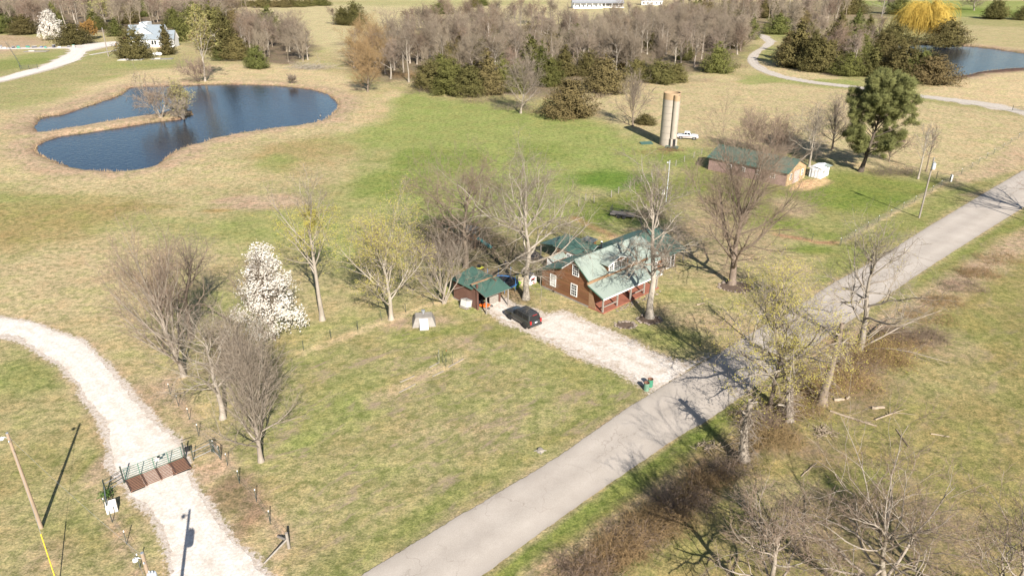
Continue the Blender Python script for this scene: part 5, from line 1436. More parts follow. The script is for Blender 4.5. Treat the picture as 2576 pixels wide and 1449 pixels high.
def twig_spikes(rng, L3, n, lmul, r, droop=0.0):
    M = len(L3)
    rad = np.ones((M, L3.shape[1])) * 0.01
    c, _ = sprout(rng, L3, rad, n, 0.1, 1.0, 0.6, lmul, 2, 0.1, 0.03 - droop, 1, 1, 0.2, 0.4)
    return (c[:, 0], c[:, 1], r)

def bare_tree(name, px, py, ty, hw, style, seed, label, cat='tree', bark=None, twig=None, dens=1.0, nt_=5, lmul=0.75, tr=0.011,
              leaf=None, leafn=0, leafs=0.12, group=None, hscale=1.0, loc=None, h=None, r=None, minr=0.009, limbs=True, leafz=(0, 1), tmul=1.0):
    rng = np.random.default_rng(seed)
    bark = bark or BARK; twig = twig or TWIG
    if loc is None:
        loc = at(px, py); h = height_at(px, py, ty) * hscale; r = abs(width_at(px, py, hw))
    root = empty(name, (loc[0], loc[1], 0), 0, label, cat, group)
    trunk, trad, (L1, R1), (Lt, Rt), (L2, R2), (L3, R3) = bare_lines(rng, h, r, style, dens, tmul)
    R2 = np.maximum(R2, minr * 1.2); R3 = np.maximum(R3, minr)
    obj('trunk', tube_mesh('trunk', [(trunk, trad, 10)], bark), root)
    if limbs:
        LL = np.concatenate([L1]); 
        for i in range(len(L1)):
            obj('limb', tube_mesh('limb', [(L1[i:i + 1], np.maximum(R1[i:i + 1], minr * 1.5), 6)], bark), root)
        obj('leader', tube_mesh('leader', [(Lt, np.maximum(Rt, minr * 1.5), 6)], bark), root)
    else:
        obj('limbs', tube_mesh('limbs', [(L1, np.maximum(R1, minr * 1.5), 5), (Lt, np.maximum(Rt, minr * 1.5), 5)], bark), root)
    spk = [twig_spikes(rng, L3, nt_, lmul, tr)]
    obj('branches', tube_mesh('branches', [(L2, R2, 4)], bark), root)
    cr = obj('crown', tube_mesh('crown', [(L3, R3, 3)], twig, spk), root)
    if leaf is not None and leafn:
        E = spk[0][1]; z = E[:, 2] / max(E[:, 2].max(), 1)
        ok = np.where((z >= leafz[0]) & (z <= leafz[1]))[0]
        k = rng.choice(ok, leafn, replace=True)
        f_ = rng.uniform(.2, 1.0, (len(k), 1))
        P = spk[0][0][k] * (1 - f_) + E[k] * f_ + rng.normal(0, 0.10, (len(k), 3))
        nv = np.tile([[0.25, -0.6, 0.7]], (len(k), 1))
        tag_stuff(obj('buds', leaf_mesh('buds', P, nv, rng.uniform(.6, 1.3, len(k)) * leafs, leaf, rng), root))
    return root

def cedar_mesh(seed, h=10.0, r=3.4, mat=None, clumps=150, per=44, size=0.20, shape=0.8):
    rng = np.random.default_rng(seed)
    t = 1 - np.sqrt(rng.uniform(0.0, 1, clumps)) * 0.98
    t = np.clip(t + 0.02, 0.03, 0.99)
    az = rng.uniform(0, 6.283, clumps)
    lob = 1 + 0.22 * np.sin(az * 2 + seed) + 0.15 * np.sin(az * 5 + t * 9 + seed)
    prof = np.minimum((1 - t) ** shape, 0.55 + t * 3.0)
    rr = r * prof * lob * rng.uniform(0.58, 1.22, clumps)
    c = np.stack([rr * np.cos(az), rr * np.sin(az), t * h * rng.uniform(.9, 1.12, clumps)], 1)
    outw = unit(np.stack([np.cos(az), np.sin(az), 0.55 + 0 * az], 1))
    # each spray is an elongated tuft pointing out and up
    ln = r * (0.16 + 0.22 * (1 - t)) * rng.uniform(.7, 1.3, clumps)
    s = rng.uniform(-1, 1, (clumps, per)); q = rng.normal(0, 1, (clumps, per, 3)) * 0.34 * (1 - 0.55 * np.abs(s))[..., None]
    P = c[:, None] + outw[:, None] * (s * 0.9 * ln[:, None])[..., None] + q * ln[:, None, None]
    Nn = np.tile((outw + [0, 0, .35])[:, None], (1, per, 1))
    sz = rng.uniform(.6, 1.35, clumps * per) * size * (r / 3.4)
    P = P.reshape(-1, 3); P[:, 2] = np.maximum(P[:, 2], 0.08)
    # core so the middle is not empty
    nc = 500
    tc_ = rng.uniform(0.04, 0.9, nc); ac = rng.uniform(0, 6.283, nc); rc = r * np.minimum((1 - tc_) ** shape, .55 + tc_ * 3) * rng.uniform(.25, .7, nc)
    PCc = np.stack([rc * np.cos(ac), rc * np.sin(ac), tc_ * h], 1)
    P = np.concatenate([P, PCc]); Nn = np.concatenate([Nn.reshape(-1, 3), unit(PCc * [1, 1, .2] + 1e-3)])
    sz = np.concatenate([sz, np.full(nc, size * 2.1 * r / 3.4)])
    return leaf_mesh('crown', P, Nn, sz, mat, rng, 0.55)
def trunk_mesh(h, r, bark, seed=1):
    rng = np.random.default_rng(seed)
    ln = polyline(rng, np.array([[0, 0, -0.1]]), np.array([[0, 0, 1.0]]), np.array([h]), 6, 0.02, 0.1)
    return tube_mesh('trunk', [(ln, (r * (1 - 0.8 * np.linspace(0, 1, 6)))[None], 7)], bark)

def bramble(px, py, rx, ry, h, n, seed, label, mat=None, leaf=None, name='bramble_thicket'):
    rg = np.random.default_rng(seed); c = at(px, py)
    e = empty(name, c, 0, label, 'thicket')
    P0 = rg.uniform(-1, 1, (n, 3)) * [rx, ry, 0]; D = rg.normal(0, .55, (n, 3)) + [0, 0, 1.0]
    S = polyline(rg, P0, D, rg.uniform(.5, 1.3, n) * h * 1.5, 6, .14, -.02, .75); S[..., 2] = np.maximum(S[..., 2], .02)
    rad = rg.uniform(.006, .016, (n, 1)) * np.linspace(1, .5, 6)[None]
    S2, R2 = sprout(rg, S, np.maximum(rad, .006), 4, .25, 1, .8, .4, 3, .15, 0, .7, .5)
    obj('stems', tube_mesh('stems', [(S, rad, 3)], mat or TWIGP, [(S2[:, 0], S2[:, -1], .008)]), e)
    if leaf is not None:
        k = rg.choice(len(S2), min(len(S2), n * 2)); P = S2[k, -1] + rg.normal(0, .06, (len(k), 3))
        tag_stuff(obj('buds', leaf_mesh('buds', P, np.tile([[0, -.4, .8]], (len(k), 1)), rg.uniform(.03, .07, len(k)), leaf, rg), e))
    return e
# ------------------------------------------------------------------ trees one by one
bare_tree('bare_tree', 657, 1160, 826, 118, 'fan', 101, 'leafless tree of straight fanning stems just behind the green gate', bark=BARK, twig=TWIG, dens=1.0, nt_=3, tr=.009)
bare_tree('bare_tree', 560, 1052, 785, 125, 'oak', 102, 'leafless pale crooked tree left of the fanning tree by the lane', bark=BARKW, twig=TWIG, dens=0.7, nt_=3)
bare_tree('bare_tree', 463, 946, 622, 105, 'fan', 103, 'tall leafless tree with pinkish twigs nearest the white gravel lane', bark=BARK, twig=TWIGP, dens=.9, nt_=3, tr=.009)
bare_tree('bare_tree', 480, 850, 592, 75, 'oak', 104, 'half dead leafless tree with dark limbs behind the pinkish tree', bark=BARKD, twig=TWIG, dens=0.5, nt_=2)
bare_tree('bare_tree', 610, 985, 850, 80, 'round', 105, 'low leafless tree with brown twigs under the blossoming tree', bark=BARKD, twig=TWIGP, dens=0.8, nt_=4)
bare_tree('budding_tree', 811, 805, 505, 92, 'tall', 106, 'tall pale trunked tree with sparse yellow buds right of the white blossom', bark=BARKW, twig=TWIG, dens=1.0, nt_=4, leaf=BUD, leafn=6500, leafs=0.056, leafz=(0, .72))
bare_tree('budding_tree', 984, 803, 545, 122, 'round', 107, 'spreading yellow budded tree beside the wire fence above the cellar', bark=BARKW, twig=TWIG, dens=0.9, nt_=4, leaf=BUD, leafn=12500, leafs=0.058)
bare_tree('bare_shrub', 1118, 764, 640, 88, 'bush', 108, 'many stemmed leafless shrub against the brown shed', 'shrub', bark=BARK, twig=TWIG, dens=0.9, nt_=3)
bare_tree('bare_tree', 1172, 672, 415, 112, 'oak', 109, 'tall leafless tree behind the brown shed', bark=BARKD, twig=TWIGP, dens=0.9, nt_=5)
bare_tree('bare_tree', 1323, 752, 425, 142, 'oak', 210, 'huge pale leafless tree between the shed and the log house', bark=BARKW, twig=TWIG, dens=1.0, nt_=5)
bare_tree('bare_tree', 1634, 800, 430, 92, 'oak', 311, 'tall pale leafless tree ringed with stones before the porch', bark=BARKW, twig=TWIG, dens=0.9, nt_=5)
bare_tree('bare_tree', 1840, 715, 388, 168, 'round', 112, 'massive leafless tree with dense pinkish twigs right of the house', bark=BARKD, twig=TWIGP, dens=1.3, nt_=7, lmul=0.85, tmul=1.25, tr=.010)
bare_tree('bare_shrub', 1882, 385, 298, 44, 'round', 113, 'brown leafless shrub rising behind the long barn', 'shrub', bark=BARKD, twig=TWIGP, dens=0.8, nt_=4, minr=0.015, tr=0.018)
bare_tree('bare_shrub', 1948, 398, 335, 42, 'bush', 114, 'spreading leafless brush behind the middle of the barn', 'shrub', bark=BARKD, twig=TWIGP, dens=0.9, nt_=5, minr=0.015, tr=0.018)
bare_tree('bare_tree', 2035, 420, 280, 62, 'oak', 115, 'pale leafless tree beside the little white shed', bark=BARKW, twig=TWIG, dens=0.7, nt_=3, minr=0.014, tr=0.016)
bare_tree('bare_tree', 2092, 378, 255, 46, 'round', 116, 'dark leafless tree left of the tall pine', bark=BARKD, twig=TWIG, dens=0.7, nt_=3, minr=0.014, tr=0.016)
bare_tree('budding_tree', 2237, 408, 340, 42, 'round', 117, 'small purple budded tree in the brush right of the pine', bark=BARKD, twig=TWIGP, dens=0.5, nt_=3, leaf=PURPLE, leafn=1200, leafs=0.09, minr=0.014, tr=0.016)
bare_tree('bare_tree', 2309, 450, 325, 30, 'tall', 118, 'slim leafless tree near the transformer pole', bark=BARKW, twig=TWIG, dens=0.5, nt_=2, minr=0.014, tr=0.016)
bare_tree('bare_tree', 2330, 432, 330, 24, 'tall', 119, 'slender reddish leafless sapling behind the transformer pole', bark=BARKD, twig=TWIGP, dens=0.4, nt_=2, minr=0.014, tr=0.016)
bare_tree('bare_tree', 1592, 318, 208, 58, 'round', 120, 'leafless tree standing left of the silo', bark=BARKD, twig=TWIG, dens=0.6, nt_=3, minr=0.018, tr=0.018)
bare_tree('bare_tree', 1310, 285, 158, 56, 'round', 121, 'lone leafless tree with yellowish twigs at the front of the wood', bark=BARK, twig=TWIG, dens=0.9, nt_=4, minr=0.018, tr=0.020)
bare_tree('bare_tree', 1984, 1045, 668, 125, 'oak', 122, 'yellow green budding tree leaning over the road', bark=BARK, twig=TWIG, dens=0.7, nt_=3, leaf=BUD, leafn=8000, leafs=0.06)
bare_tree('budding_tree', 1935, 1035, 800, 90, 'oak', 129, 'small yellow green tree at the roadside beside the vine wrapped stump', bark=BARKD, twig=TWIG, dens=0.6, nt_=3, leaf=BUD, leafn=5500, leafs=0.06)
bare_tree('bare_tree', 2160, 885, 560, 108, 'oak', 123, 'tall leafless lichen covered tree on the far verge of the road', bark=BARK, twig=TWIG, dens=0.6, nt_=3, leaf=BUD, leafn=420, leafs=0.06)
bare_tree('bare_tree', 1893, 862, 730, 40, 'tall', 124, 'thin leafless sapling at the edge of the driveway mouth', bark=BARKW, twig=TWIG, dens=0.4, nt_=2)
for (x, y, ty, hw, st, sd, lb) in ((2215, 1545, 1150, 215, 'oak', 125, 'large leafless tree filling the lower right corner'),
                                   (1930, 1570, 1240, 125, 'oak', 126, 'leafless crown at the bottom edge left of the large corner tree'),
                                   (2480, 1600, 1290, 150, 'oak', 127, 'leafless crown at the bottom edge in the far right corner')):
    bare_tree('bare_tree', x, y, ty, hw, st, sd, lb, bark=BARK, twig=TWIGP, dens=.85, nt_=4, tmul=1.05)

# white blossoming pear trees
def pear(px, py, ty, hw, seed, label, n=9500, size=0.13, shape=0.75):
    rng = np.random.default_rng(seed)
    loc = at(px, py); h = height_at(px, py, ty); r = abs(width_at(px, py, hw))
    root = empty('pear_tree', loc, 0, label, 'tree')
    trunk, trad, (L1, R1), (Lt, Rt), (L2, R2), (L3, R3) = bare_lines(rng, h * 0.9, r * 0.85, 'fan', 0.8)
    obj('trunk', tube_mesh('trunk', [(trunk, trad, 8), (L1, R1, 5), (Lt, Rt, 5)], BARKD), root)
    obj('crown', tube_mesh('crown', [(L2, np.maximum(R2, .016), 3), (L3, np.maximum(R3, .012), 3)], BARKD), root)
    nc = 250
    t = rng.beta(1.15, 1.25, nc) * 0.93 + 0.06; az = rng.uniform(0, 6.283, nc)
    prof = np.minimum(np.minimum((1.03 - t) ** shape * 1.25, 1.0), 0.35 + t * 4.0)
    rr = r * prof * np.sqrt(rng.uniform(.15, 1.0, nc)) * (1 + 0.26 * np.sin(az * 3 + t * 11) + rng.normal(0, .10, nc))
    c = np.stack([rr * np.cos(az), rr * np.sin(az), h * (0.06 + t * 0.94)], 1)
    per = max(1, n // nc)
    P = c[:, None] + rng.normal(0, 1, (nc, per, 3)) * np.array([0.30, 0.30, 0.36]) * (r / 3.9)
    P = P.reshape(-1, 3)
    Nn = unit(P - np.array([0, 0, h * .4])) + [0.15, -.4, .5]
    obj('blossom', leaf_mesh('blossom', P, Nn, rng.uniform(.6, 1.3, len(P)) * size, BLOSSOM, rng, 0.8), root)
    return root
pear(690, 852, 617, 84, 501, 'white blossoming tree in the foreground row by the lane', 7600, 0.115)
pear(137, 102, 27, 31, 502, 'white blossoming tree at the wood edge left of the white house', 5200, 0.30)
pear(542, 122, 86, 13, 503, 'small white blossoming shrub right of the white house', 1800, 0.24)

# the tall pine by the barn
BARKP = pmat('dark_pine_bark', (.12, .095, .075), (.07, .055, .045), 2.5, .9, .02, 14, stretch=(1, 1, .35), spec=.1)
def pine(px, py, ty, hw, seed, label):
    rng = np.random.default_rng(seed)
    loc = at(px, py); h = height_at(px, py, ty) * .84; r = abs(width_at(px, py, hw)) * 1.12
    root = empty('pine_tree', loc, 0, label, 'tree')
    trunk = polyline(rng, np.array([[0, 0, -.2]]), np.array([[0.16, 0.0, 1.0]]), np.array([h * 0.96]), 14, 0.03, 0.06)
    tt = np.linspace(0, 1, 14); trad = (0.42 * (1 - 0.9 * tt) + 0.3 * np.exp(-tt * 18))[None]
    obj('trunk', tube_mesh('trunk', [(trunk, trad, 10)], BARKP), root)
    L1, R1 = sprout(rng, trunk, trad, 46, 0.20, 1.0, 1.30, 0.43, 8, 0.10, 0.05, 0.42, 0.2, 0.15, 0.3, apical=0.75)
    # crown widest above the middle, sparse low down
    t = (L1[:, 0, 2] / h)
    want = r * np.interp(t, [0.18, 0.27, 0.42, 0.58, 0.72, 0.88, 1.0], [0.65, 0.80, 1.05, 0.95, 0.95, 0.72, 0.30])
    cur = np.linalg.norm(L1[:, -1] - L1[:, 0], axis=1) + .3
    L1 = L1[:, :1] + (L1 - L1[:, :1]) * np.clip(want / cur, 0.3, 1.6)[:, None, None]
    keep = ~((t < 0.42) & (rng.uniform(0, 1, len(t)) < 0.35))
    L1, R1 = L1[keep], R1[keep]
    for i in range(len(L1)):
        obj('limb', tube_mesh('limb', [(L1[i:i + 1], np.maximum(R1[i:i + 1], .02), 5)], BARKP), root)
    L2, R2 = sprout(rng, L1, R1, 11, 0.30, 1.0, 0.75, 0.34, 4, 0.12, 0.10, 0.6, 0.3, 0.3)
    ends = np.concatenate([L2[:, -1], L2[:, 2], L1[:, -1]])
    per = 84
    d = unit(rng.normal(0, 1, (len(ends), per, 3)) + [0, 0, 0.55])
    ln = rng.uniform(.35, .75, (len(ends), per, 1))
    P = ends[:, None] + d * 0.1 + rng.normal(0, .26, (len(ends), per, 3)) * [1, 1, .7]
    E = P + d * ln
    V, T = [], []
    spikes(P.reshape(-1, 3), E.reshape(-1, 3), 0.048, V, T, 0)
    obj('crown', mesh_np('crown', np.concatenate(V), None, np.concatenate(T), PINE), root)
    return root
pine(2164, 432, 190, 88, 601, 'tall dark green pine standing right of the barn')

# weeping willow by the far pond
def willow(px, py, ty, hw, seed, label):
    rng = np.random.default_rng(seed)
    loc = at(px, py); h = height_at(px, py, ty); r = abs(width_at(px, py, hw))
    root = empty('willow_tree', loc, 0, label, 'tree')
    trunk, trad, (L1, R1), (Lt, Rt), (L2, R2), (L3, R3) = bare_lines(rng, h * 0.9, r * 0.85, 'round', 0.6)
    obj('trunk', tube_mesh('trunk', [(trunk, trad, 8), (L1, R1, 5), (Lt, Rt, 5)], BARKD), root)
    src = np.concatenate([L2[:, 2:].reshape(-1, 3), L3[:, 1:].reshape(-1, 3)])
    hr = np.hypot(src[:, 0], src[:, 1])
    src = src[(src[:, 2] > h * 0.35)]
    k = rng.choice(len(src), 6000)
    P = src[k]; hr = np.hypot(P[:, 0], P[:, 1])
    Ln = np.clip(rng.uniform(.16, .62, len(P)) * h * (0.4 + hr / r), 0.5, np.maximum(P[:, 2] - 0.6, .6))
    D = np.stack([P[:, 0] / r * .7, P[:, 1] / r * .7, np.full(len(P), 0.05)], 1) + rng.normal(0, .2, (len(P), 3))
    S = polyline(rng, P, D, Ln, 6, 0.06, 0.0, sag=1.3)
    rad = np.tile(np.linspace(0.06, 0.04, 6)[None], (len(P), 1))
    obj('crown', tube_mesh('crown', [(S, rad, 3)], WILLOW), root)
    return root
willow(2305, 106, 12, 58, 701, 'golden weeping willow on the bank of the far pond')

# tree stumps and snags by the road
def snag(px, py, ty, lean, seed, label, r0=0.36, vines=0):
    rng = np.random.default_rng(seed)
    loc = at(px, py); h = height_at(px, py, ty)
    root = empty('tree_snag', loc, 0, label, 'tree')
    tr = polyline(rng, np.array([[0, 0, -.2]]), np.array([[lean, 0.05, 1.0]]), np.array([h]), 12, 0.035, 0.03)
    tt = np.linspace(0, 1, 12)
    obj('trunk', tube_mesh('trunk', [(tr, (r0 * (1 - .45 * tt) + r0 * .8 * np.exp(-tt * 9))[None], 10)], BARK if seed != 801 else BARKD), root)
    L1, R1 = sprout(rng, tr, (r0 * (1 - .45 * tt))[None], 5, .35, .95, 0.9, .22, 5, .15, .05, .5, .6, .2)
    obj('limb', tube_mesh('limb', [(L1, R1, 6)], BARKW), root)
    if vines:
        # climbing stems clinging to the trunk and hanging off it
        f = rng.uniform(0.02, .95, vines) * 11; i0 = np.minimum(f.astype(int), 10)
        base = tr[0, i0] + (tr[0, i0 + 1] - tr[0, i0]) * (f - i0)[:, None]
        az = rng.uniform(0, 6.28, vines); dd = np.stack([np.cos(az), np.sin(az), rng.uniform(-.4, .9, vines)], 1)
        S = polyline(rng, base + dd * r0 * .5, dd, rng.uniform(.5, 2.2, vines), 6, .28, -.05, .3)
        obj('vines', tube_mesh('vines', [(S, np.tile(np.linspace(.035, .012, 6)[None], (vines, 1)), 3)], TWIG), root)
    return root
snag(2066, 1018, 812, -0.02, 801, 'broken leaning trunk among the yellow budding trees', 0.40, 150)
snag(1872, 1158, 992, -0.16, 802, 'vine wrapped dead trunk on the roadside verge', 0.40, 260)
snag(1985, 1060, 960, -0.12, 803, 'short vine covered trunk at the foot of the yellow green tree', 0.35, 160)
# ------------------------------------------------------------------ the woods
rngW = np.random.default_rng(77)
PROTO = {}
WTWIG = pmat('woodland_twigs', (.25, .20, .148), (.175, .138, .102), .5, .9, rnd=.2, spec=.05)
WTWIGP = pmat('brown_woodland_twigs', (.24, .178, .128), (.17, .125, .09), .5, .9, rnd=.2, spec=.05)
def proto_bare(kind, i):
    """a leafless woodland tree 16 m tall, parts shared by its copies"""
    rng = np.random.default_rng(900 + i)
    style = ('tall', 'tall', 'tall', 'round', 'oak', 'tall', 'fan', 'round')[i % 8]
    trunk, trad, (L1, R1), (Lt, Rt), (L2, R2), (L3, R3) = bare_lines(rng, 16.0, (3.0, 3.4, 2.6, 4.6, 4.6, 3.2, 4.0, 5.0)[i % 8], style, 0.7)
    bark = (BARKW, BARK, BARKW, BARK, BARKW, BARK, BARKD, BARK)[i % 8]
    tw = {'grey': WTWIG, 'pink': WTWIGP, 'orange': TWIGO}[kind]
    m1 = tube_mesh('trunk', [(trunk, trad * 0.9 + .02, 6), (L1, np.maximum(R1, .03), 4), (Lt, np.maximum(Rt, .03), 4)], bark)
    m2 = tube_mesh('crown', [(L2, np.maximum(R2, .028), 3)], tw, [(L3[:, 0], L3[:, -1], .03), twig_spikes(rng, L3, 6, 1.0, .020)])
    return m1, m2
for kind, ids in (('grey', range(8)), ('pink', (2, 3, 5, 7)), ('orange', (3, 6))):
    PROTO[kind] = [proto_bare(kind, i) for i in ids]
CM = (CEDAR, CEDARG, CEDARB, CEDAR, CEDARG, CEDAR)
CED = {}
for cls, (rr_, shp) in dict(n=(2.5, .85), m=(3.7, .75), w=(5.4, .50)).items():
    CED[cls] = [(trunk_mesh(3.0, .22, BARKD, i), cedar_mesh(950 + i * 7 + int(rr_ * 10), 10, rr_, CM[i], clumps=int(210 + 34 * rr_), per=30, size=.175 * 3.4 / rr_ * (.75 + rr_ * .08), shape=shp + (i % 3 - 1) * .1), rr_) for i in range(6)]
PROTO['cedar'] = [c_[:2] for c_ in CED['m']]
def cedar_pick(h, r, v):
    q = r / h
    cls = 'n' if q < .31 else ('m' if q < .46 else 'w')
    return CED[cls][v]
def place(name, pm, loc, h, r, label, group=None, cat='tree', h0=16.0, r0=3.4, rz=None, tilt=0.0):
    e = empty(name, (loc[0], loc[1], 0), rngW.uniform(0, 6.28) if rz is None else rz, label, cat, group)
    e.scale = (r / r0, r / r0, h / h0)
    if tilt: e.rotation_euler = (0, tilt, e.rotation_euler.z)
    obj('trunk', pm[0], e); obj('crown', pm[1], e)
    return e
def cedar(px, py, ty, hw, label, group=None, v=None, name='cedar_tree', tilt=0.0):
    v = int(rngW.integers(0, 6)) if v is None else v
    h = height_at(px, py, ty) * 1.03; r = abs(width_at(px, py, hw))
    pm = cedar_pick(h, r * 1.12, v)
    return place(name, pm[:2], at(px, py), h, r * 1.12, label, group, 'tree', 10.0, pm[2], tilt=tilt)
G1 = 'cedars along the front of the central wood'
for a in ((1085, 224, 158, 42), (1135, 234, 156, 46), (1180, 240, 163, 40), (1228, 236, 138, 36), (1300, 232, 160, 30), (1335, 192, 92, 32),
          (1362, 208, 118, 30), (1385, 216, 145, 30), (1292, 155, 92, 26), (1125, 165, 112, 22), (1520, 231, 146, 49), (1600, 203, 148, 32),
          (1655, 209, 152, 34), (1700, 206, 158, 26), (1450, 140, 72, 30), (1330, 105, 58, 20), (1210, 180, 100, 30), (1260, 205, 130, 28), (1420, 190, 120, 28), (1560, 170, 110, 26), (1110, 205, 140, 34), (1480, 190, 130, 30),
          (1160, 140, 85, 22), (1240, 120, 70, 20), (1385, 130, 78, 24), (1430, 95, 50, 20), (1530, 105, 62, 18), (1640, 130, 85, 20), (1720, 150, 105, 22), (1780, 110, 68, 20), (1850, 120, 78, 18), (1070, 120, 78, 18), (1310, 170, 118, 24), (1580, 80, 45, 16)):
    cedar(*a, 'dark olive cedar in the central wood', G1)
cedar(1803, 183, 115, 31, 'conical dark green cedar standing out at the right end of the central wood', None, 1)
cedar(1432, 294, 198, 54, 'round rusty brown cedar in front of the central wood', None, 2)
cedar(1622, 312, 286, 22, 'low green bush at the foot of the leafless tree by the silo', None, 5, 'evergreen_bush')
cedar(893, 64, 8, 24, 'single conical cedar in the far pale field', None, 3)
cedar(862, 62, 18, 20, 'shorter bushy cedar left of the single conical cedar in the far field', None, 5)
G2 = 'cedars around the white house'
cedar(340, 147, 72, 37, 'broad dark cedar directly in front of the white house', None, 0)
cedar(423, 139, 62, 17, 'narrow dark cedar at the right corner of the white house', None, 3)
cedar(188, 112, 56, 33, 'broad dark cedar at the end of the white house drive', None, 5)
cedar(555, 152, 108, 15, 'small pointed green cedar right of the white blossoming shrub', None, 1)
cedar(647, 172, 116, 26, 'stout lone cedar above the right half of the pond', None, 4)
for a in ((65, 86, 38, 29), (455, 105, 45, 19), (500, 90, 12, 36), (542, 92, 15, 36), (572, 148, 40, 36), (600, 150, 88, 30), (680, 98, 17, 29), (295, 92, 45, 17),
          (143, 64, 5, 19), (235, 54, 3, 13), (10, 84, 35, 26), (325, 60, 10, 22), (30, 60, 15, 18), (360, 42, 2, 20), (610, 110, 45, 25), (440, 70, 22, 20), (520, 125, 60, 22), (590, 70, 25, 20), (250, 75, 40, 16)):
    cedar(*a, 'dark olive cedar in the wood round the white house', G2)
G3 = 'cedars in the grove by the far pond'
for a in ((2000, 168, 58, 42), (2040, 178, 85, 34), (2070, 180, 98, 36), (2133, 190, 136, 32), (2190, 192, 116, 30), (2262, 200, 106, 40), (2235, 196, 120, 30), (2108, 100, 33, 24), (2150, 96, 30, 20),
          (2182, 92, 42, 18), (2090, 140, 65, 30), (2160, 150, 80, 30), (1975, 150, 85, 24), (2030, 130, 60, 28), (2215, 140, 80, 28), (2310, 205, 128, 34)):
    cedar(*a, 'dark cedar in the grove beside the far pond', G3)
cedar(2340, 211, 138, 50, 'brown green cedar at the near right end of the pond grove', None, 2)
cedar(2247, 115, 62, 38, 'rounded cedar left of the golden willow', None, 0)
cedar(2378, 117, 48, 40, 'rounded cedar right of the golden willow on the pond bank', None, 5)
G4 = 'cedars beyond the far lane'
for a in ((1955, 86, 38, 30), (1780, 50, 6, 32), (1830, 40, 5, 25), (1745, 35, 4, 22), (2125, 36, -8, 24), (2152, 36, -5, 22), (1920, 45, 0, 28), (2010, 60, 20, 26), (1600, 42, 18, 14), (1690, 60, 28, 24), (1110, 36, 8, 26), (1850, 70, 30, 24)):
    cedar(*a, 'dark cedar in the trees beyond the central wood', G4)
cedar(1890, 99, 45, 20, 'small dark pine like cedar where the far lane enters the trees', None, 1)
cedar(2258, 37, -12, 22, 'dark cedar beside the leaning trunk near the far pole', None, 4)
cedar(2505, 49, -2, 27, 'leaning dark cedar in the far right meadow', None, 5, tilt=0.25)
cedar(2578, 51, 16, 24, 'dark cedar cut by the right edge in the far meadow', None, 0)
G5 = 'far treeline at the top of the picture'
for x in list(range(455, 820, 20)) + [1195, 1215]:
    cedar(x, 17 + rngW.uniform(-4, 3), -2 + rngW.uniform(-5, 5), 16, 'dark evergreen in the far treeline behind the pale field', G5)

def scatter(poly, n, sep, kinds, label, group, hr=(12, 17), w=0.23, name='woodland_tree', world=False):
    P = poly if world else W(poly)
    a = np.array(P); x0, y0 = a.min(0); x1, y1 = a.max(0)
    pts = []
    tries = 0
    while len(pts) < n and tries < 60000:
        tries += 1
        p = (rngW.uniform(x0, x1), rngW.uniform(y0, y1))
        if not inside(np.array([p[0]]), np.array([p[1]]), P)[0]: continue
        if any((p[0] - q[0]) ** 2 + (p[1] - q[1]) ** 2 < sep * sep for q in pts[-400:]): continue
        pts.append(p)
        k = kinds[int(rngW.integers(0, len(kinds)))]
        pm = PROTO[k][int(rngW.integers(0, len(PROTO[k])))]
        h = rngW.uniform(*hr)
        if k == 'cedar': place('cedar_tree', pm, p, h * .62, h * w * .85, label.replace('leafless', 'evergreen'), group + ' evergreens', 'tree', 10.0, 3.4)
        else: place(name, pm, p, h, 3.4 * h / 16 * rngW.uniform(.95, 1.5), label, group, 'tree', 16.0, 3.4)
scatter([(1395, 185), (1480, 205), (1580, 190), (1700, 190), (1830, 165), (1868, 128), (1870, 80), (1700, 55), (1560, 75), (1420, 105)], 98, 4.0, ['grey'] * 7 + ['pink'],
        'leafless grey tree in the dense right half of the central wood', 'leafless trees of the central wood, right half', (11.5, 15.5))
scatter([(1030, 190), (1130, 215), (1270, 240), (1400, 230), (1400, 105), (1330, 70), (1250, 66), (1090, 75), (1010, 100)], 48, 5.6, ['grey', 'grey', 'pink'],
        'leafless tree in the mixed left half of the central wood', 'leafless trees of the central wood, left half', (11.5, 16))
scatter([(975, 205), (1035, 215), (1040, 130), (980, 130)], 9, 4.0, ['grey'], 'pale slim leafless tree at the left front of the central wood', 'pale slim trees at the wood corner', (13, 17))
scatter([(855, 158), (900, 185), (970, 190), (960, 120), (870, 115)], 10, 6, ['orange', 'orange', 'pink'], 'orange twigged leafless tree at the left end of the central wood', 'orange twigged trees at the wood end', (11, 15))
place('woodland_tree', PROTO['orange'][1], at(925, 232), 13, 4.5, 'low orange twigged tree leaning out before the left end of the wood', None)
scatter([(-60, 78), (120, 74), (300, 80), (300, 20), (0, 18), (-100, 30)], 40, 9.5, ['pink', 'grey', 'pink'], 'leafless tree in the top left wood', 'leafless trees of the top left wood', (13, 18))
scatter([(300, 62), (430, 62), (560, 70), (600, 40), (560, 22), (320, 18)], 28, 9.5, ['pink', 'grey', 'pink'], 'leafless tree in the wood behind the white house', 'leafless trees behind the white house', (13, 18))
scatter([(590, 150), (700, 155), (790, 160), (800, 125), (690, 85), (620, 80)], 20, 7, ['pink', 'grey', 'grey'], 'leafless tree in the thicket above the pond', 'leafless trees of the thicket above the pond', (11, 15))
scatter([(1720, 48), (1890, 84), (2090, 84), (2120, 42), (2020, 8), (1800, 8), (1680, 28)], 40, 11, ['pink', 'grey', 'pink', 'cedar'], 'leafless tree beyond the far lane', 'leafless trees beyond the far lane', (12, 17))
scatter([(1010, 95), (1100, 74), (1250, 66), (1420, 62), (1420, 45), (1180, 48), (1060, 60)], 16, 9, ['grey', 'pink'], 'leafless tree along the back of the central wood', 'leafless trees at the back of the central wood', (10, 14))
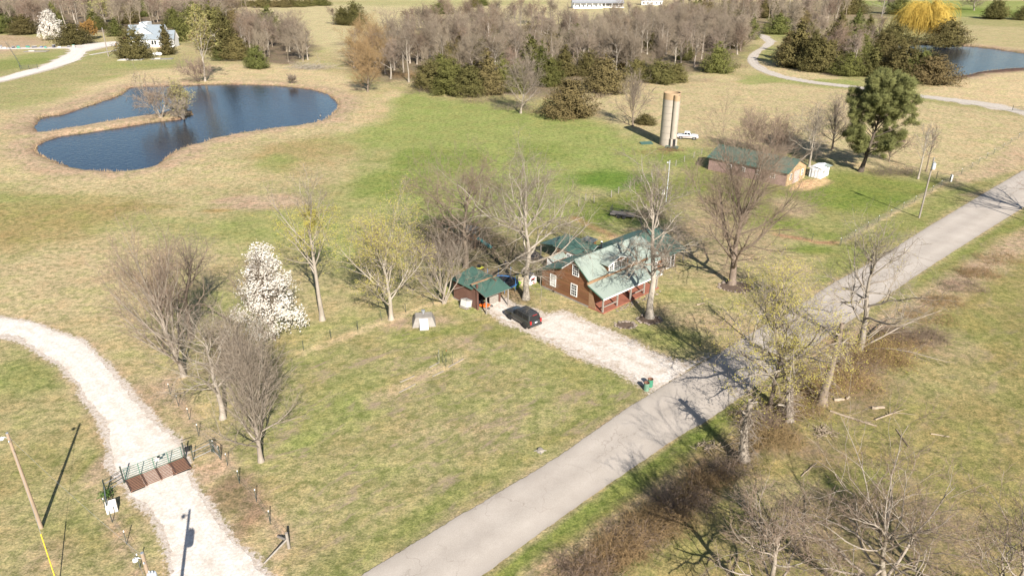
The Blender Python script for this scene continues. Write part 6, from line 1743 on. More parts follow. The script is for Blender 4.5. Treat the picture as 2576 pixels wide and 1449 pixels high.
scatter([(1980, 170), (2120, 185), (2230, 170), (2230, 110), (2100, 90), (1990, 100)], 12, 8, ['grey', 'pink'], 'leafless tree among the cedars by the far pond', 'leafless trees in the pond grove', (10, 14))
scatter([(430, 16), (800, 16), (800, 6), (430, 6)], 14, 16, ['pink', 'grey'], 'leafless tree in the far treeline behind the pale field', 'far leafless treeline', (12, 16))
place('woodland_tree', PROTO['grey'][4], at(2222, 36), 16, 5.0, 'dark leaning leafless tree beside the far utility pole', None)
place('woodland_tree', PROTO['pink'][1], at(1110, 36), 12, 4.5, 'leafless tree in the clump out in the far pale field', None)
place('woodland_tree', PROTO['pink'][2], at(838, 62), 10, 5, 'low leafless tree beside the cedars in the far pale field', None)
place('woodland_tree', PROTO['grey'][3], at(2450, 27), 14, 6.0, 'leafless tree in the far green meadow at the top right', None)
# trees around the white house and the pond
bare_tree('budding_tree', 517, 207, 62, 42, 'tall', 871, 'yellow budded tree leaning at the back of the pond', bark=BARKW, twig=TWIGO, dens=0.6, nt_=4, leaf=BUDL, leafn=2600, leafs=0.2, minr=.02, tr=.025, limbs=False)
bare_tree('budding_tree', 265, 58, 6, 27, 'round', 872, 'yellow green budding tree in the wood left of the white house', bark=BARK, twig=TWIG, dens=0.6, nt_=4, leaf=BUDL, leafn=3600, leafs=0.34, minr=.03, tr=.03, limbs=False)
bare_tree('russet_tree', 232, 100, 60, 21, 'round', 873, 'russet leaved tree behind the white house drive', bark=BARKD, twig=TWIGO, dens=0.6, nt_=4, leaf=RUSSET, leafn=3400, leafs=0.34, minr=.03, tr=.03, limbs=False)
bare_tree('bare_tree', 408, 298, 224, 40, 'bush', 874, 'pinkish leafless tree on the spit in the pond', bark=BARKW, twig=TWIGP, dens=0.7, nt_=4, minr=.02, tr=.022, limbs=False)
bare_tree('budding_tree', 462, 293, 212, 36, 'round', 875, 'yellowish budding tree at the tip of the spit in the pond', bark=BARKW, twig=TWIG, dens=0.7, nt_=4, leaf=BUDL, leafn=2200, leafs=0.16, minr=.02, tr=.022, limbs=False)
bare_tree('bare_tree', 436, 282, 218, 10, 'tall', 876, 'slim pale leafless tree between the two trees on the spit', bark=BARKW, twig=TWIG, dens=0.4, nt_=2, minr=.025, tr=.022, limbs=False)
bare_tree('bare_shrub', 462, 300, 262, 18, 'bush', 879, 'low pale leafless shrub on the tip of the spit', 'shrub', bark=BARKW, twig=TWIG, dens=.8, nt_=4, leaf=BUDL, leafn=500, leafs=.12, minr=.02, tr=.022, limbs=False)
bare_tree('bare_shrub', 500, 208, 165, 28, 'bush', 877, 'brown leafless shrub on the bank behind the pond', 'shrub', bark=BARKD, twig=TWIGP, dens=0.9, nt_=4, minr=.02, tr=.022, limbs=False)
bare_tree('bare_shrub', 737, 212, 192, 10, 'bush', 878, 'small leafless sapling on the far bank of the pond', 'shrub', bark=BARKD, twig=TWIG, dens=0.5, nt_=3, minr=.02, tr=.022, limbs=False)

# trees too far back to pick apart: one mass
def wood_mass(regions, label, seed):
    rg = np.random.default_rng(seed)
    lights = []
    for i in range(4):
        r2 = np.random.default_rng(seed * 10 + i)
        trunk, trad, (L1, R1), (Lt, Rt), (L2, R2), (L3, R3) = bare_lines(r2, 15.0, 3.8, ('tall', 'round', 'tall', 'fan')[i], 0.4)
        V, Q, T = [], [], []; off = 0
        off = tubes(trunk, trad, 4, V, Q, T, off); off = spikes(L1[:, 0], L1[:, -1], .09, V, T, off); off = spikes(L2[:, 0], L2[:, -1], .06, V, T, off); off = spikes(L3[:, 0], L3[:, -1], .05, V, T, off)
        lights.append((np.concatenate(V), np.concatenate(Q), np.concatenate(T)))
    VV, QQ, TT = [], [], []; off = 0
    for poly, n, hr in regions:
        P = W(poly); a = np.array(P); x0, y0 = a.min(0); x1, y1 = a.max(0); k = 0
        while k < n:
            p = (rg.uniform(x0, x1), rg.uniform(y0, y1))
            if not inside(np.array([p[0]]), np.array([p[1]]), P)[0]: continue
            k += 1
            v, q, t = lights[int(rg.integers(0, 4))]
            h = rg.uniform(*hr) / 15; w_ = h * rg.uniform(.9, 1.4); an = rg.uniform(0, 6.28); c_, s_ = math.cos(an), math.sin(an)
            vv = np.stack([(v[:, 0] * c_ - v[:, 1] * s_) * w_ + p[0], (v[:, 0] * s_ + v[:, 1] * c_) * w_ + p[1], v[:, 2] * h], 1)
            VV.append(vv); QQ.append(q + off); TT.append(t + off); off += len(v)
    o = obj('distant_wood', mesh_np('distant_wood', np.concatenate(VV), np.concatenate(QQ), np.concatenate(TT), WTWIG, smooth=True))
    return tag(o, label, 'wood', kind='stuff')
wood_mass([([(-120, 80), (120, 78), (300, 86), (430, 70), (600, 60), (640, 40), (560, 8), (-150, 8)], 190, (11, 16)), ([(1700, 50), (1880, 84), (2090, 84), (2140, 40), (2050, 5), (1780, 5)], 90, (11, 15)),
           ([(1020, 110), (1100, 90), (1250, 80), (1420, 80), (1700, 50), (1860, 80), (1850, 120), (1600, 130), (1420, 170), (1250, 190), (1060, 190)], 260, (6, 12)), ([(600, 150), (790, 165), (800, 125), (690, 80), (610, 80)], 26, (9, 12))],
          'pinkish grey mass of leafless trees filling the far woods', 5)

for i, (x, y, rx, n, lb) in enumerate(((950, 205, 6, 220, 'brown brush below the orange twigged trees'), (1205, 258, 5, 200, 'brown brush at the front of the wood left of the lone tree'), (1285, 274, 5, 220, 'brown brush right under the lone leafless tree'),
                                    (1365, 282, 6, 240, 'brown brush between the lone tree and the round cedar'), (1478, 245, 7, 240, 'grey brush right of the round cedar'), (1575, 216, 7, 240, 'grey brush under the middle of the central wood'),
                                    (1740, 205, 8, 260, 'grey brush at the right front of the central wood'), (1840, 170, 7, 200, 'brown brush at the right end of the central wood'), (1060, 235, 5, 180, 'low brush before the left cedars of the wood'))):
    bramble(x, y, rx, 3.0, 2.2, n, 300 + i, lb, WTWIGP if i % 2 else WTWIG)
# ------------------------------------------------------------------ poles
POLEW = pmat('pole_wood', (.33, .245, .17), (.23, .17, .12), 3, .85, stretch=(1, 1, .2)); POLEG = pmat('grey_pole_wood', (.27, .235, .20), (.19, .165, .14), 3, .85, stretch=(1, 1, .2))
TRF = pmat('transformer_grey', (.50, .53, .56), (.43, .46, .49), 2, .4)
def utility_pole(name, loc, h, label, mat=POLEW, transformer=None, arm=False, lamp=True, r=.15, ins=True):
    e = empty(name, loc, 0, label, 'pole')
    MB().tube([(0, 0, -.1), (0, 0, h * .5), (0, 0, h)], [r, r * .86, r * .70], 12).build('pole', mat, e)
    MB().lathe([(0, h + .03), (r * .62, h + .03), (r * .72, h - .05)], 12).build('pole_cap', METAL, e)
    if ins:
        for k in range(2):
            MB().lathe([(.02, 0), (.06, .02), (.06, .1), (.03, .16), (0, .18)], 8, (.16 * math.cos(k * 3 + 2), .16 * math.sin(k * 3 + 2), h - .45 - k * .3)).build('insulator', METAL, e)
    if transformer:
        z, a = transformer; cx__, cy__ = .48 * math.cos(a), .48 * math.sin(a)
        t = MB().lathe([(0, -.5), (.27, -.5), (.29, -.42), (.29, .42), (.26, .5), (0, .54)], 18, (cx__, cy__, z)).build('transformer', TRF, e, smooth=False)
        for k in (-1, 1): MB().lathe([(.03, .5), (.06, .56), (.06, .68), (.02, .76), (0, .76)], 8, (cx__ + k * .1, cy__, z)).build('bushing', METAL, t)
        MB().box(-.05, .05, -.04, .04, -.1, .3).build('bracket', METAL, t, loc=(cx__ * .5, cy__ * .5, z))
    if lamp:
        l = MB().tube([(0, 0, h - .5), (-.2, -.1, h - .3), (-.36, -.16, h - .28)], .03, 6).build('lamp_arm', METAL, e)
        MB().lathe([(.06, .1), (.15, .02), (.17, -.12), (0, -.16)], 12, (-.40, -.18, h - .32)).build('lamp_head', LAMP, l)
    if arm:
        MB().box(-1.2, 1.2, -.06, .06, h - .7, h - .56).build('cross_arm', mat, e)
    return e
utility_pole('utility_pole', at(104, 1327), 9.3, 'bare tan wooden pole leaning at the left edge by the lane')
e = utility_pole('utility_pole', at(357, 1390, 9.2), 9.2, 'wooden pole with a grey transformer at the bottom edge left of the lane', transformer=(7.3, R(-35)))
utility_pole('utility_pole', at(2312, 548), 10.6, 'wooden pole carrying a white transformer beside the far road fence', POLEG, transformer=(9.3, R(-90)), lamp=False)
utility_pole('yard_light_pole', at(1675, 512), 8.1, 'slim grey yard light pole behind the house', TRF, lamp=True, r=.09, ins=False)
utility_pole('utility_pole', at(273, 143), 12.0, 'pale wooden pole in front of the white house', POLEG, lamp=False, r=.22)
utility_pole('utility_pole', at(2217, 45), 13.0, 'pale utility pole in the far meadow left of the willow', POLEG, lamp=False, r=.3)
utility_pole('utility_pole', at(2606, 566), 10.5, 'roadside pole past the right edge casting its shadow over the road', POLEG, lamp=False)
# guy wire with its yellow guard
p0 = at(104, 1327); p1 = at(148, 1480)
gw = empty('guy_wire', p0, 0, 'guy wire with a yellow guard running down from the left pole', 'wire')
dx_, dy_ = p1[0] - p0[0], p1[1] - p0[1]
MB().tube([(0.1, -.1, 7.8), (dx_, dy_, 0)], .012, 5).build('strand', METAL, gw)
MB().tube([(dx_ * .62, dy_ * .62, 3.0), (dx_, dy_, 0.02)], .04, 8).build('guard', pmat('yellow_guard', (.62, .43, .03), (.55, .38, .03), 2, .5), gw)
# overhead wires
def wire(a, b, sag, label, r=.012):
    a = Vector(a); b = Vector(b); pts = []
    for i in range(17):
        t = i / 16; p = a.lerp(b, t); p.z -= sag * 4 * t * (1 - t); pts.append(p - a)
    e = empty('overhead_wire', a, 0, label, 'wire')
    MB().tube(pts, r, 4).build('strand', METAL, e)
ax, ay = at(357, 1390, 9.2); bx, by = at(104, 1327)
wire((bx, by, 9.0), (ax, ay, 8.9), .3, 'thin overhead wire joining the two poles at the lower left', .007)

# metre box at the yard light
mb_ = empty('meter_box', at(1668, 497), R(-40), 'white electric meter box at the foot of the yard light', 'meter box')
MB().box(-.22, .22, -.14, .14, .6, 1.5).build('cabinet', TRIMW, mb_, bevel=.02); MB().box(-.06, .06, -.06, .06, 0, .6).build('post', METAL, mb_)
MB().lathe([(.0, .06), (.12, .05), (.13, 0)], 12, M=Matrix.Translation((0, -.14, 1.2)) @ Matrix.Rotation(R(90), 4, 'X')).build('meter_dial', CGLASS, mb_)

# ------------------------------------------------------------------ fences
TPOST = pmat('green_steel_post', (.050, .065, .052), (.035, .045, .037), 4, .6)
tp_me = MB().box(-.025, .025, -.025, .025, -.1, 1.35).mesh('fence_post', TPOST)
cap_me = MB().box(-.035, .035, -.035, .035, 1.24, 1.37).mesh('post_cap', pmat('white_insulator', (.72, .72, .70), (.66, .66, .64), 2, .5))
wp_me = MB().tube([(0, 0, -.1), (0, 0, 1.35)], [.085, .075], 8).mesh('fence_post', GREYWOOD)
WIRE = pmat('fence_wire', (.26, .25, .24), (.2, .19, .18), 2, .5, metallic=.4)
def fence(pts, label, step=3.4, wood=False, wires=(0.35, 0.75, 1.15), capd=True, world=False, jitter=.15, r=.006):
    P = pts if world else W(pts)
    e = empty('wire_fence', P[0], 0, label, 'fence')
    rg = random.Random(hash(label) & 0xffff if False else len(label) * 7 + int(P[0][0] * 10))
    posts = []
    for i in range(len(P) - 1):
        a, b = Vector((*P[i], 0)), Vector((*P[i + 1], 0)); n = max(1, round((b - a).length / step))
        for k in range(n): posts.append(a.lerp(b, k / n) + Vector((rg.uniform(-jitter, jitter), rg.uniform(-jitter, jitter), 0)))
    posts.append(Vector((*P[-1], 0)))
    o_ = Vector((*P[0], 0))
    for q in posts:
        po = obj('fence_post', wp_me if wood else tp_me, e, q - o_, (rg.uniform(-.04, .04), rg.uniform(-.04, .04), rg.uniform(0, 3)))
        if capd and not wood: obj('post_cap', cap_me, po)
    for z in wires:
        MB().tube([q - o_ + Vector((0, 0, z)) for q in posts], r, 3).build('wire', WIRE, e)
    return e
fence([(425, 992), (477, 1057), (505, 1095), (540, 1138)], 'steel post fence running up between the lane and the foreground trees')
fence([(553, 1152), (568, 1173), (603, 1217), (640, 1264), (683, 1320), (727, 1378)], 'steel post fence from the gate to the leaning corner post')
fence([(270, 1285), (287, 1313), (315, 1367), (347, 1428), (375, 1490)], 'steel post fence left of the lane below the cattle guard')
fence([(690, 915), (763, 883), (830, 853), (899, 831), (959, 806), (1020, 786), (1090, 765)], 'low wire fence crossing behind the front lawn to the shrub', capd=False)
fence([(1455, 520), (1474, 504), (1494, 510), (1537, 496), (1557, 487), (1640, 445), (1700, 418), (1765, 388)], 'grey wooden post fence between meadow and back yard', 4.5, True, r=.014)
fence([(2114, 619), (2180, 578), (2240, 545), (2300, 510), (2345, 484), (2388, 458)], 'net wire fence along the far roadside yard', 5.0, wires=(.25, .5, .75, 1.0, 1.2), r=.014)
fence([(2392, 455), (2440, 425), (2500, 388), (2560, 350), (2640, 305)], 'wire fence along the dry field by the far road', 7.0, r=.014)
fence([(1960, 592), (2040, 606), (2114, 619)], 'short wire fence above the reddish ditch', 4.0, capd=False)
fence([(330, 165), (420, 160), (520, 155), (620, 160)], 'far wire fence across the white house yard', 9.0, capd=False, r=.015)
fence([(15, 110), (35, 140), (55, 175)], 'dark far fence left of the white house drive', 5.0, capd=False, r=.02)
# corner brace
cb_ = empty('corner_post', at(727, 1378), 0, 'grey wooden corner post with a slanting brace at the fence end', 'fence post')
MB().tube([(0, 0, -.1), (0, 0, 1.55)], [.12, .11], 10).build('post', GREYWOOD, cb_)
q = Vector((*at(664, 1418), 0)) - Vector((*at(727, 1378), 0))
MB().tube([(0, 0, .95), (q.x, q.y, .05)], .07, 8).build('brace', GREYWOOD, cb_)
q = Vector((*at(700, 1352), 0)) - Vector((*at(727, 1378), 0))
MB().tube([(0, 0, .8), (q.x, q.y, .15)], .10, 8).build('brace', GREYWOOD, cb_)
wpst = empty('gate_post', at(2392, 457), 0, 'short white post at the corner of the far roadside fence', 'post')
MB().box(-.14, .14, -.14, .14, 0, 1.3).build('post', TRIMW, wpst); MB().box(-.18, .18, -.18, .18, 1.3, 1.36).build('cap', TRIMW, wpst)
br = empty('fence_brace', at(2355, 450), R(-50), 'dark steel brace panel beside the short white post', 'fence')
for x in (0, 2.6): MB().tube([(x, 0, 0), (x, 0, 1.6)], .06, 8).build('post', TPOST, br)
for z in (.5, 1.4): MB().tube([(0, 0, z), (2.6, 0, z)], .035, 6).build('rail', TPOST, br)

# ------------------------------------------------------------------ cattle guard and gate
g0 = Vector((*at(330, 1239), 0)); g1 = Vector((*at(482, 1178), 0))
gd = (g1 - g0); gl = gd.length; grz = math.atan2(gd.y, gd.x)
cg_ = empty('cattle_guard', g0, grz, 'rusty pipe cattle guard set across the gravel lane', 'cattle guard')
MB().box(0, gl, -.05, 2.05, -.12, .052).build('pit', DARKIN, cg_)
for i in range(10):
    y = .03 + i * .215
    MB().tube([(.02, y, .16), (gl - .02, y, .16)], .043, 8).build('pipe', RUST, cg_)
for i in range(5):
    x = .06 + (gl - .12) * i / 4
    MB().box(x - .06, x + .06, -.02, 2.02, .05, .112).build('bearer', RUST, cg_)
    sp_ = MB()
    for k in range(9): sp_.box(x - .07, x + .07, .08 + k * .215, .195 + k * .215, .10, .195)
    sp_.build('gap_shade', BLACK, cg_)  # black blocks put in to imitate the shaded gaps between the pipes
gate = empty('farm_gate', g0 + Vector((-math.sin(grz), math.cos(grz), 0)) * 1.75, grz, 'green tubular steel farm gate closed across the cattle guard', 'gate')
GGREEN = pmat('green_gate_paint', (.085, .17, .125), (.06, .125, .09), 4, .55)
for z in (.30, .52, .74, .97, 1.20, 1.42): MB().tube([(.05, 0, z), (gl - .2, 0, z)], .026, 8).build('rail', GGREEN, gate)
for x in (.05, gl - .2): MB().tube([(x, 0, .28), (x, 0, 1.44)], .030, 8).build('end_stile', GGREEN, gate)
for i in range(1, 4): MB().box((gl - .15) * i / 4 - .035, (gl - .15) * i / 4 + .035, -.02, .02, .29, 1.43).build('upright', GGREEN, gate)
MB().box(gl * .52, gl * .52 + .28, -.06, -.03, .98, 1.22).build('sign', TRIMW, gate)
MB().box(gl * .56, gl * .56 + .24, -.06, -.03, 1.20, 1.42).build('sign', BLACK, gate)
for (x, nm, lb) in ((-.12, 'gate_post', 'dark steel gate post at the left end of the green gate'), (gl + .02, 'gate_post', 'dark steel gate post with opener at the right end of the green gate')):
    M_ = Matrix.Translation(gate.location) @ Matrix.Rotation(grz, 4, 'Z')
    p = M_ @ Vector((x, 0, 0)); e = empty(nm, p, grz, lb, 'gate post')
    MB().tube([(0, 0, -.1), (0, 0, 1.75)], .065, 10).build('post', TPOST, e)
    MB().lathe([(.07, 0), (.07, .03), (0, .06)], 10, (0, 0, 1.75)).build('post_cap', TPOST, e)
    if x > 0:
        MB().box(.10, .42, -.12, .12, .75, 1.15).build('opener_box', BLACK, e); MB().box(.1, .6, -.2, .2, 1.7, 1.74).build('solar_panel', BLACK, e, rot=(R(-30), 0, 0))
def wing(a, b, label, h=1.35, rails=4):
    a = Vector((*at(*a), 0)); b = Vector((*at(*b), 0)); d = b - a
    e = empty('wing_fence', a, math.atan2(d.y, d.x), label, 'fence'); n = d.length
    for x in (0.12, n): MB().tube([(x, 0, -.1), (x, 0, h + .15)], .045, 8).build('post', TPOST, e)
    for i in range(rails): MB().tube([(0.12, 0, .25 + (h - .25) * i / (rails - 1)), (n, 0, .25 + (h - .25) * i / (rails - 1))], .024, 6).build('rail', TPOST if i % 2 else METAL, e)
wing((316, 1212), (268, 1240), 'steel rail wing fence left of the cattle guard')
wing((268, 1242), (274, 1288), 'dark steel rail panel beside the white cabinet')
wing((484, 1160), (533, 1137), 'steel rail wing fence right of the green gate')
wing((535, 1136), (556, 1156), 'dark steel rail panel below the fanning tree')
cab_ = empty('utility_cabinet', at(283, 1283), R(30), 'white box cabinet beside the gate at the lane edge', 'cabinet')
MB().hexa([(-.42, -.38, 0), (.42, -.38, 0), (.42, .38, 0), (-.42, .38, 0), (-.42, -.38, .62), (.42, -.38, .62), (.40, .34, .86), (-.40, .34, .86)]).build('body', pmat('cream_metal', (.66, .60, .54), (.58, .53, .47), 2, .6), cab_, bevel=.03)
MB().box(-.44, .44, -.4, .4, -.05, .04).build('pad', CONC, cab_)
bu = empty('garden_bush', at(268, 1252), 0, 'small bright green bush behind the white cabinet', 'shrub')
rg = np.random.default_rng(5); Pb = rg.normal(0, .28, (500, 3)) * [1, 1, .7] + [0, 0, .45]
obj('leaves', leaf_mesh('leaves', Pb, unit(Pb - [0, 0, .3]), rg.uniform(.04, .08, 500), pmat('bright_leaves', (.07, .14, .02), (.045, .09, .014), 2, .7), rg), bu)
obj('stems', tube_mesh('stems', [(polyline(rg, np.zeros((12, 3)), rg.normal(0, .5, (12, 3)) + [0, 0, 1], np.full(12, .7), 4, .1, .05), np.full((12, 4), .01), 3)], BARKD), bu)

# ------------------------------------------------------------------ garden bed, stakes, stones, wood
gb = empty('garden_bed', at(1075, 940), math.atan2(at(1160, 900)[1] - at(985, 988)[1], at(1160, 900)[0] - at(985, 988)[0]), 'long straw covered garden bed edged with weathered boards', 'garden bed')
bl_ = math.hypot(at(1160, 900)[0] - at(985, 988)[0], at(1160, 900)[1] - at(985, 988)[1])
for (x, y, l_, a) in ((-bl_ * .45, -.75, 2.2, .02), (bl_ * .0, -.85, 1.6, -.03), (bl_ * .25, -.7, 2.4, .06), (-bl_ * .32, .75, 1.9, -.05), (bl_ * .10, .8, 1.5, .03)):
    MB().box(0, l_, -.045, .045, 0, .09).build('edging_board', GREYWOOD, gb, (x, y, 0), (0, 0, a))
rg = random.Random(4)
for i, (x, y) in enumerate(((833, 940), (893, 915), (935, 972), (945, 905), (1027, 925), (845, 890))):
    p = at((1100 + x / 4.5275) * K3, (860 + y / 4.5275) * K3)
    words = ('leftmost thin dark garden stake', 'tall dark garden stake second from the left', 'nearest dark garden stake in the bed', 'dark garden stake with an orange tip', 'rightmost dark garden stake', 'pale garden stake at the back')
    e = empty('garden_stake', p, 0, words[i] + ' in the straw bed', 'stake', 'stakes in the garden bed')
    MB().tube([(0, 0, -.05), (rg.uniform(-.06, .06), rg.uniform(-.06, .06), 1.45)], .022, 6).build('rod', TPOST if i != 5 else METAL, e)
    MB().tube([(0, 0, 1.43), (0, 0, 1.53)], .03, 6).build('tip', ORP if i == 3 else BLACK, e)
ROCK = pmat('field_stone', (.29, .235, .19), (.17, .135, .11), 2, .9, .01, 12, rnd=.2)
def rock_mesh(seed):
    rg = np.random.default_rng(seed); m = MB()
    n = 7; vs_, fs = [], []
    for (z, k) in ((-.3, .8), (.1, 1.0), (.45, .7)):
        for i in range(n):
            a = i * 2 * math.pi / n; rr = k * rg.uniform(.75, 1.15); vs_.append((rr * math.cos(a), rr * .8 * math.sin(a), z * rg.uniform(.8, 1.2)))
    for l_ in range(2):
        for i in range(n): fs.append((l_ * n + i, l_ * n + (i + 1) % n, (l_ + 1) * n + (i + 1) % n, (l_ + 1) * n + i))
    fs.append(tuple(range(2 * n, 3 * n)))
    return m.add(vs_, fs).mesh('stone', ROCK)
RM = [rock_mesh(i) for i in range(5)]
def stone_ring(px, py, rx, ry, n, label, soil=True):
    c = at(px, py); e = empty('stone_ring', c, 0, label, 'stone ring')
    rg = random.Random(int(px))
    for i in range(n):
        a = 2 * math.pi * i / n + rg.uniform(-.1, .1)
        o = obj('stone', RM[i % 5], e, (rx * math.cos(a) * rg.uniform(.85, 1.12), ry * math.sin(a) * rg.uniform(.85, 1.12), .05), (0, 0, rg.uniform(0, 6)))
        s = rg.uniform(.14, .30); o.scale = (s, s, s * .8)
    if soil:
        m = MB(); m.lathe([(0, .12), (.6, .09), (1.0, .0)], 16); o = m.build('soil', pmat('bed_soil_%d' % int(px), (.13, .09, .06), (.08, .055, .04), 3, .95), e); o.scale = (rx, ry, 1)
    return e
stone_ring(1634, 804, 1.5, 1.3, 22, 'ring of field stones round the pale tree before the porch')
stone_ring(1573, 818, 1.35, .95, 18, 'small stone edged flower bed left of the ringed tree')
stone_ring(1852, 722, 2.3, 1.9, 24, 'ring of stones round the massive tree right of the house')
rs = empty('stone_border', hl(11.3, 2.0), HRZ, 'loose stone border along the front of the red porch', 'stone border')
rg = random.Random(9)
for i in range(34):
    o = obj('stone', RM[i % 5], rs, (rg.uniform(.1, 1.0), i * .27 + rg.uniform(-.1, .1), .04), (0, 0, rg.uniform(0, 6))); s = rg.uniform(.10, .24); o.scale = (s, s, s * .7)
# cut logs and branches lying in the pasture
LOGM = pmat('barkless_log', (.36, .285, .205), (.23, .18, .13), 3, .85)
def log(px, py, qx, qy, r, label, name='fallen_log', branches=0, seed=1):
    a = Vector((*at(px, py), r)); b = Vector((*at(qx, qy), r)); rg = np.random.default_rng(seed)
    e = empty(name, a, 0, label, 'log'); d = b - a
    pts = [d * t + Vector((rg.normal(0, .03), rg.normal(0, .05), 0)) * (1 if 0 < t < 1 else 0) for t in (0, .25, .5, .75, 1)]
    MB().tube(pts, [r, r * 1.02, r * .95, r * .88, r * .7], 9).build('stem', LOGM, e)
    for k in range(branches):
        t = rg.uniform(.3, .95); s0 = d * t; dd = Vector((rg.normal(0, .5), rg.normal(0, .5), rg.uniform(.0, .35))) + d.normalized() * .6
        MB().tube([s0, s0 + dd * .5, s0 + dd * 1.1 + Vector((0, 0, -.1))], [r * .5, r * .35, r * .15], 5).build('branch', LOGM, e)
    return e
def c1(zx, zy): return ((2000 + zx / 2.574) * K3, (1124 + zy / 2.574) * K3)
log(*c1(1140, 130), *c1(1215, 128), .17, 'short thick log near the broken trunk')
log(*c1(1425, 190), *c1(1520, 188), .16, 'pale barkless log lying out in the pasture')
log(*c1(1230, 118), *c1(1258, 105), .12, 'stubby log end beside the short thick log')
log(*c1(1110, 212), *c1(1460, 325), .11, 'long fallen branch pointing into the pasture', 'fallen_branch', 4, 3)
log(*c1(1450, 275), *c1(1605, 220), .08, 'forked fallen branch right of the pale log', 'fallen_branch', 5, 4)
log(*c1(1870, 380), *c1(2010, 402), .06, 'thin straight stick in the right pasture', 'fallen_branch', 2, 5)
log(*c1(895, 700), *c1(1010, 600), .05, 'thin stick in the grass left of the corner tree', 'fallen_branch', 3, 6)
log(*c1(1610, 345), *c1(1700, 475), .05, 'thin crooked stick above the corner tree', 'fallen_branch', 2, 7)
log(1752, 768, 1772, 764, .10, 'pale plank like log on the lawn right of the porch')
def brush_pile(px, py, rx, ry, h, n, seed, label, mat=None, name='brush_pile'):
    rg = np.random.default_rng(seed); c = at(px, py)
    e = empty(name, c, 0, label, 'brush pile')
    P0 = rg.normal(0, .5, (n, 3)) * [rx, ry, 0] + [0, 0, .05]; P0[:, 2] += np.abs(rg.normal(0, h * .4, n))
    D = rg.normal(0, 1, (n, 3)) * [1, 1, .3]; Ls = rg.uniform(.5, 1.4, n) * min(rx, ry)
    S = polyline(rg, P0, D, Ls, 4, .12, -.02); S[..., 2] = np.maximum(S[..., 2], .03)
    obj('sticks', tube_mesh('sticks', [(S, np.tile((rg.uniform(.02, .05, (n, 1)) * np.array([[1, .85, .7, .4]])), (1, 1)), 4)], mat or TWIG), e)
    return e
brush_pile(*c1(1040, 370), 1.1, .8, .4, 60, 11, 'pile of cut sticks on the pasture below the budding tree', LOGM)
brush_pile(*c1(190, 480), 1.1, .7, .3, 60, 12, 'scatter of split pale wood on the verge by the vine wrapped trunk', LOGM)
brush_pile(780, 172, 9, 5, 1.6, 260, 13, 'large grey brush pile above the right end of the pond', BARKW)
brush_pile(1690, 378, 3.0, 1.6, .6, 70, 14, 'heap of rusty scrap and sticks at the foot of the silo', RUST)

# brambles and verge scrub
for i, a in enumerate(((1470, 1440, 2.0, 1.3, 1.1, 380, 'brown bramble at the bottom edge beside the road ditch'), (1560, 1385, 2.0, 1.4, 1.2, 420, 'brown bramble second from the bottom along the ditch'),
                       (1640, 1330, 2.2, 1.5, 1.3, 480, 'dense grey brown bramble halfway along the ditch'), (1720, 1265, 2.2, 1.5, 1.3, 480, 'dark bramble in the tree shadow along the ditch'),
                       (1790, 1215, 1.8, 1.2, 1.1, 360, 'low bramble below the vine wrapped trunk'), (1950, 1110, 2.4, 1.5, 1.2, 560, 'pale bramble right of the vine wrapped trunk'),
                       (1905, 1060, 1.8, 1.3, 1.5, 520, 'bramble between the two vine wrapped trunks'), (2110, 960, 3.0, 2.0, 1.6, 800, 'bramble tangle right of the broken trunk'),
                       (2200, 900, 3.4, 2.2, 1.8, 900, 'tall tangle under the lichen covered tree'), (2300, 850, 3.4, 1.8, 1.3, 620, 'brown scrub right of the lichen covered tree'),
                       (2370, 760, 2.6, 1.6, 1.0, 360, 'brown scrub along the pasture edge toward the right'), (2460, 690, 2.6, 1.6, 1.0, 360, 'brown scrub nearest the right edge by the road'))):
    bramble(*a[:6], 40 + i, a[6], TWIGO if i % 3 else TWIGP, BUD if i in (6, 7, 8) else None)
for i, (x, y, rx, h_, n, lb) in enumerate(((1510, 1418, 2.2, .9, 300, 'low scrub between the two lowest ditch brambles'), (1600, 1358, 2.2, 1.0, 300, 'low scrub above the second ditch bramble'), (1682, 1300, 2.2, 1.0, 320, 'scrub above the dense grey brown bramble'),
        (1758, 1240, 2.0, 1.0, 300, 'scrub above the dark shaded bramble'), (1838, 1182, 2.0, 1.1, 340, 'tangled scrub at the foot of the vine wrapped trunk'), (2010, 1035, 2.4, 1.2, 420, 'scrub between the yellow green tree and the broken trunk'),
        (2060, 975, 2.4, 1.4, 460, 'scrub just behind the broken trunk'), (2145, 925, 2.8, 1.2, 460, 'scrub between broken trunk and lichen covered tree'), (2250, 868, 3.0, 1.1, 440, 'scrub below the arching limb'),
        (2335, 800, 3.0, .9, 360, 'thin scrub above the arching limb'), (2418, 722, 3.0, .8, 320, 'thin brown scrub on the tan fence strip'), (2520, 655, 3.2, .8, 320, 'thin brown scrub at the right end of the fence strip'))):
    bramble(x, y, rx, rx * .7, h_, n, 340 + i, lb, (TWIGO, TWIGP, TWIGO)[i % 3], BUD if i in (5, 6) else None)
bramble(2250, 438, 4.5, 2.0, 2.0, 420, 61, 'dark brush thicket between pine and transformer pole', BARKD)
bramble(1640, 545, 2.2, 1.8, 1.6, 320, 62, 'leafless brush clump beside the trailer', TWIG)
bramble(1640, 385, 5, 2.2, .8, 240, 63, 'dry weeds round the foot of the silo', TWIGO)
bramble(1150, 612, 3.4, 2.6, 2.2, 520, 64, 'tall leafless brush around the play tower', TWIGP)
bramble(1090, 640, 3.0, 2.2, 2.4, 420, 65, 'dark brush at the wood edge left of the play tower', BARKD)
bramble(1020, 170 + 25, 5, 4, 2.2, 300, 66, 'brown undergrowth below the pale slim trees', TWIGO)
bramble(2080, 835, 2.4, 1.2, 1.2, 200, 67, 'yellow budded scrub at the road edge behind the broken trunk', TWIG, BUD)
bramble(1010, 190, 5, 3, 1.6, 200, 68, 'tan undergrowth at the left front of the central wood', TWIGO)
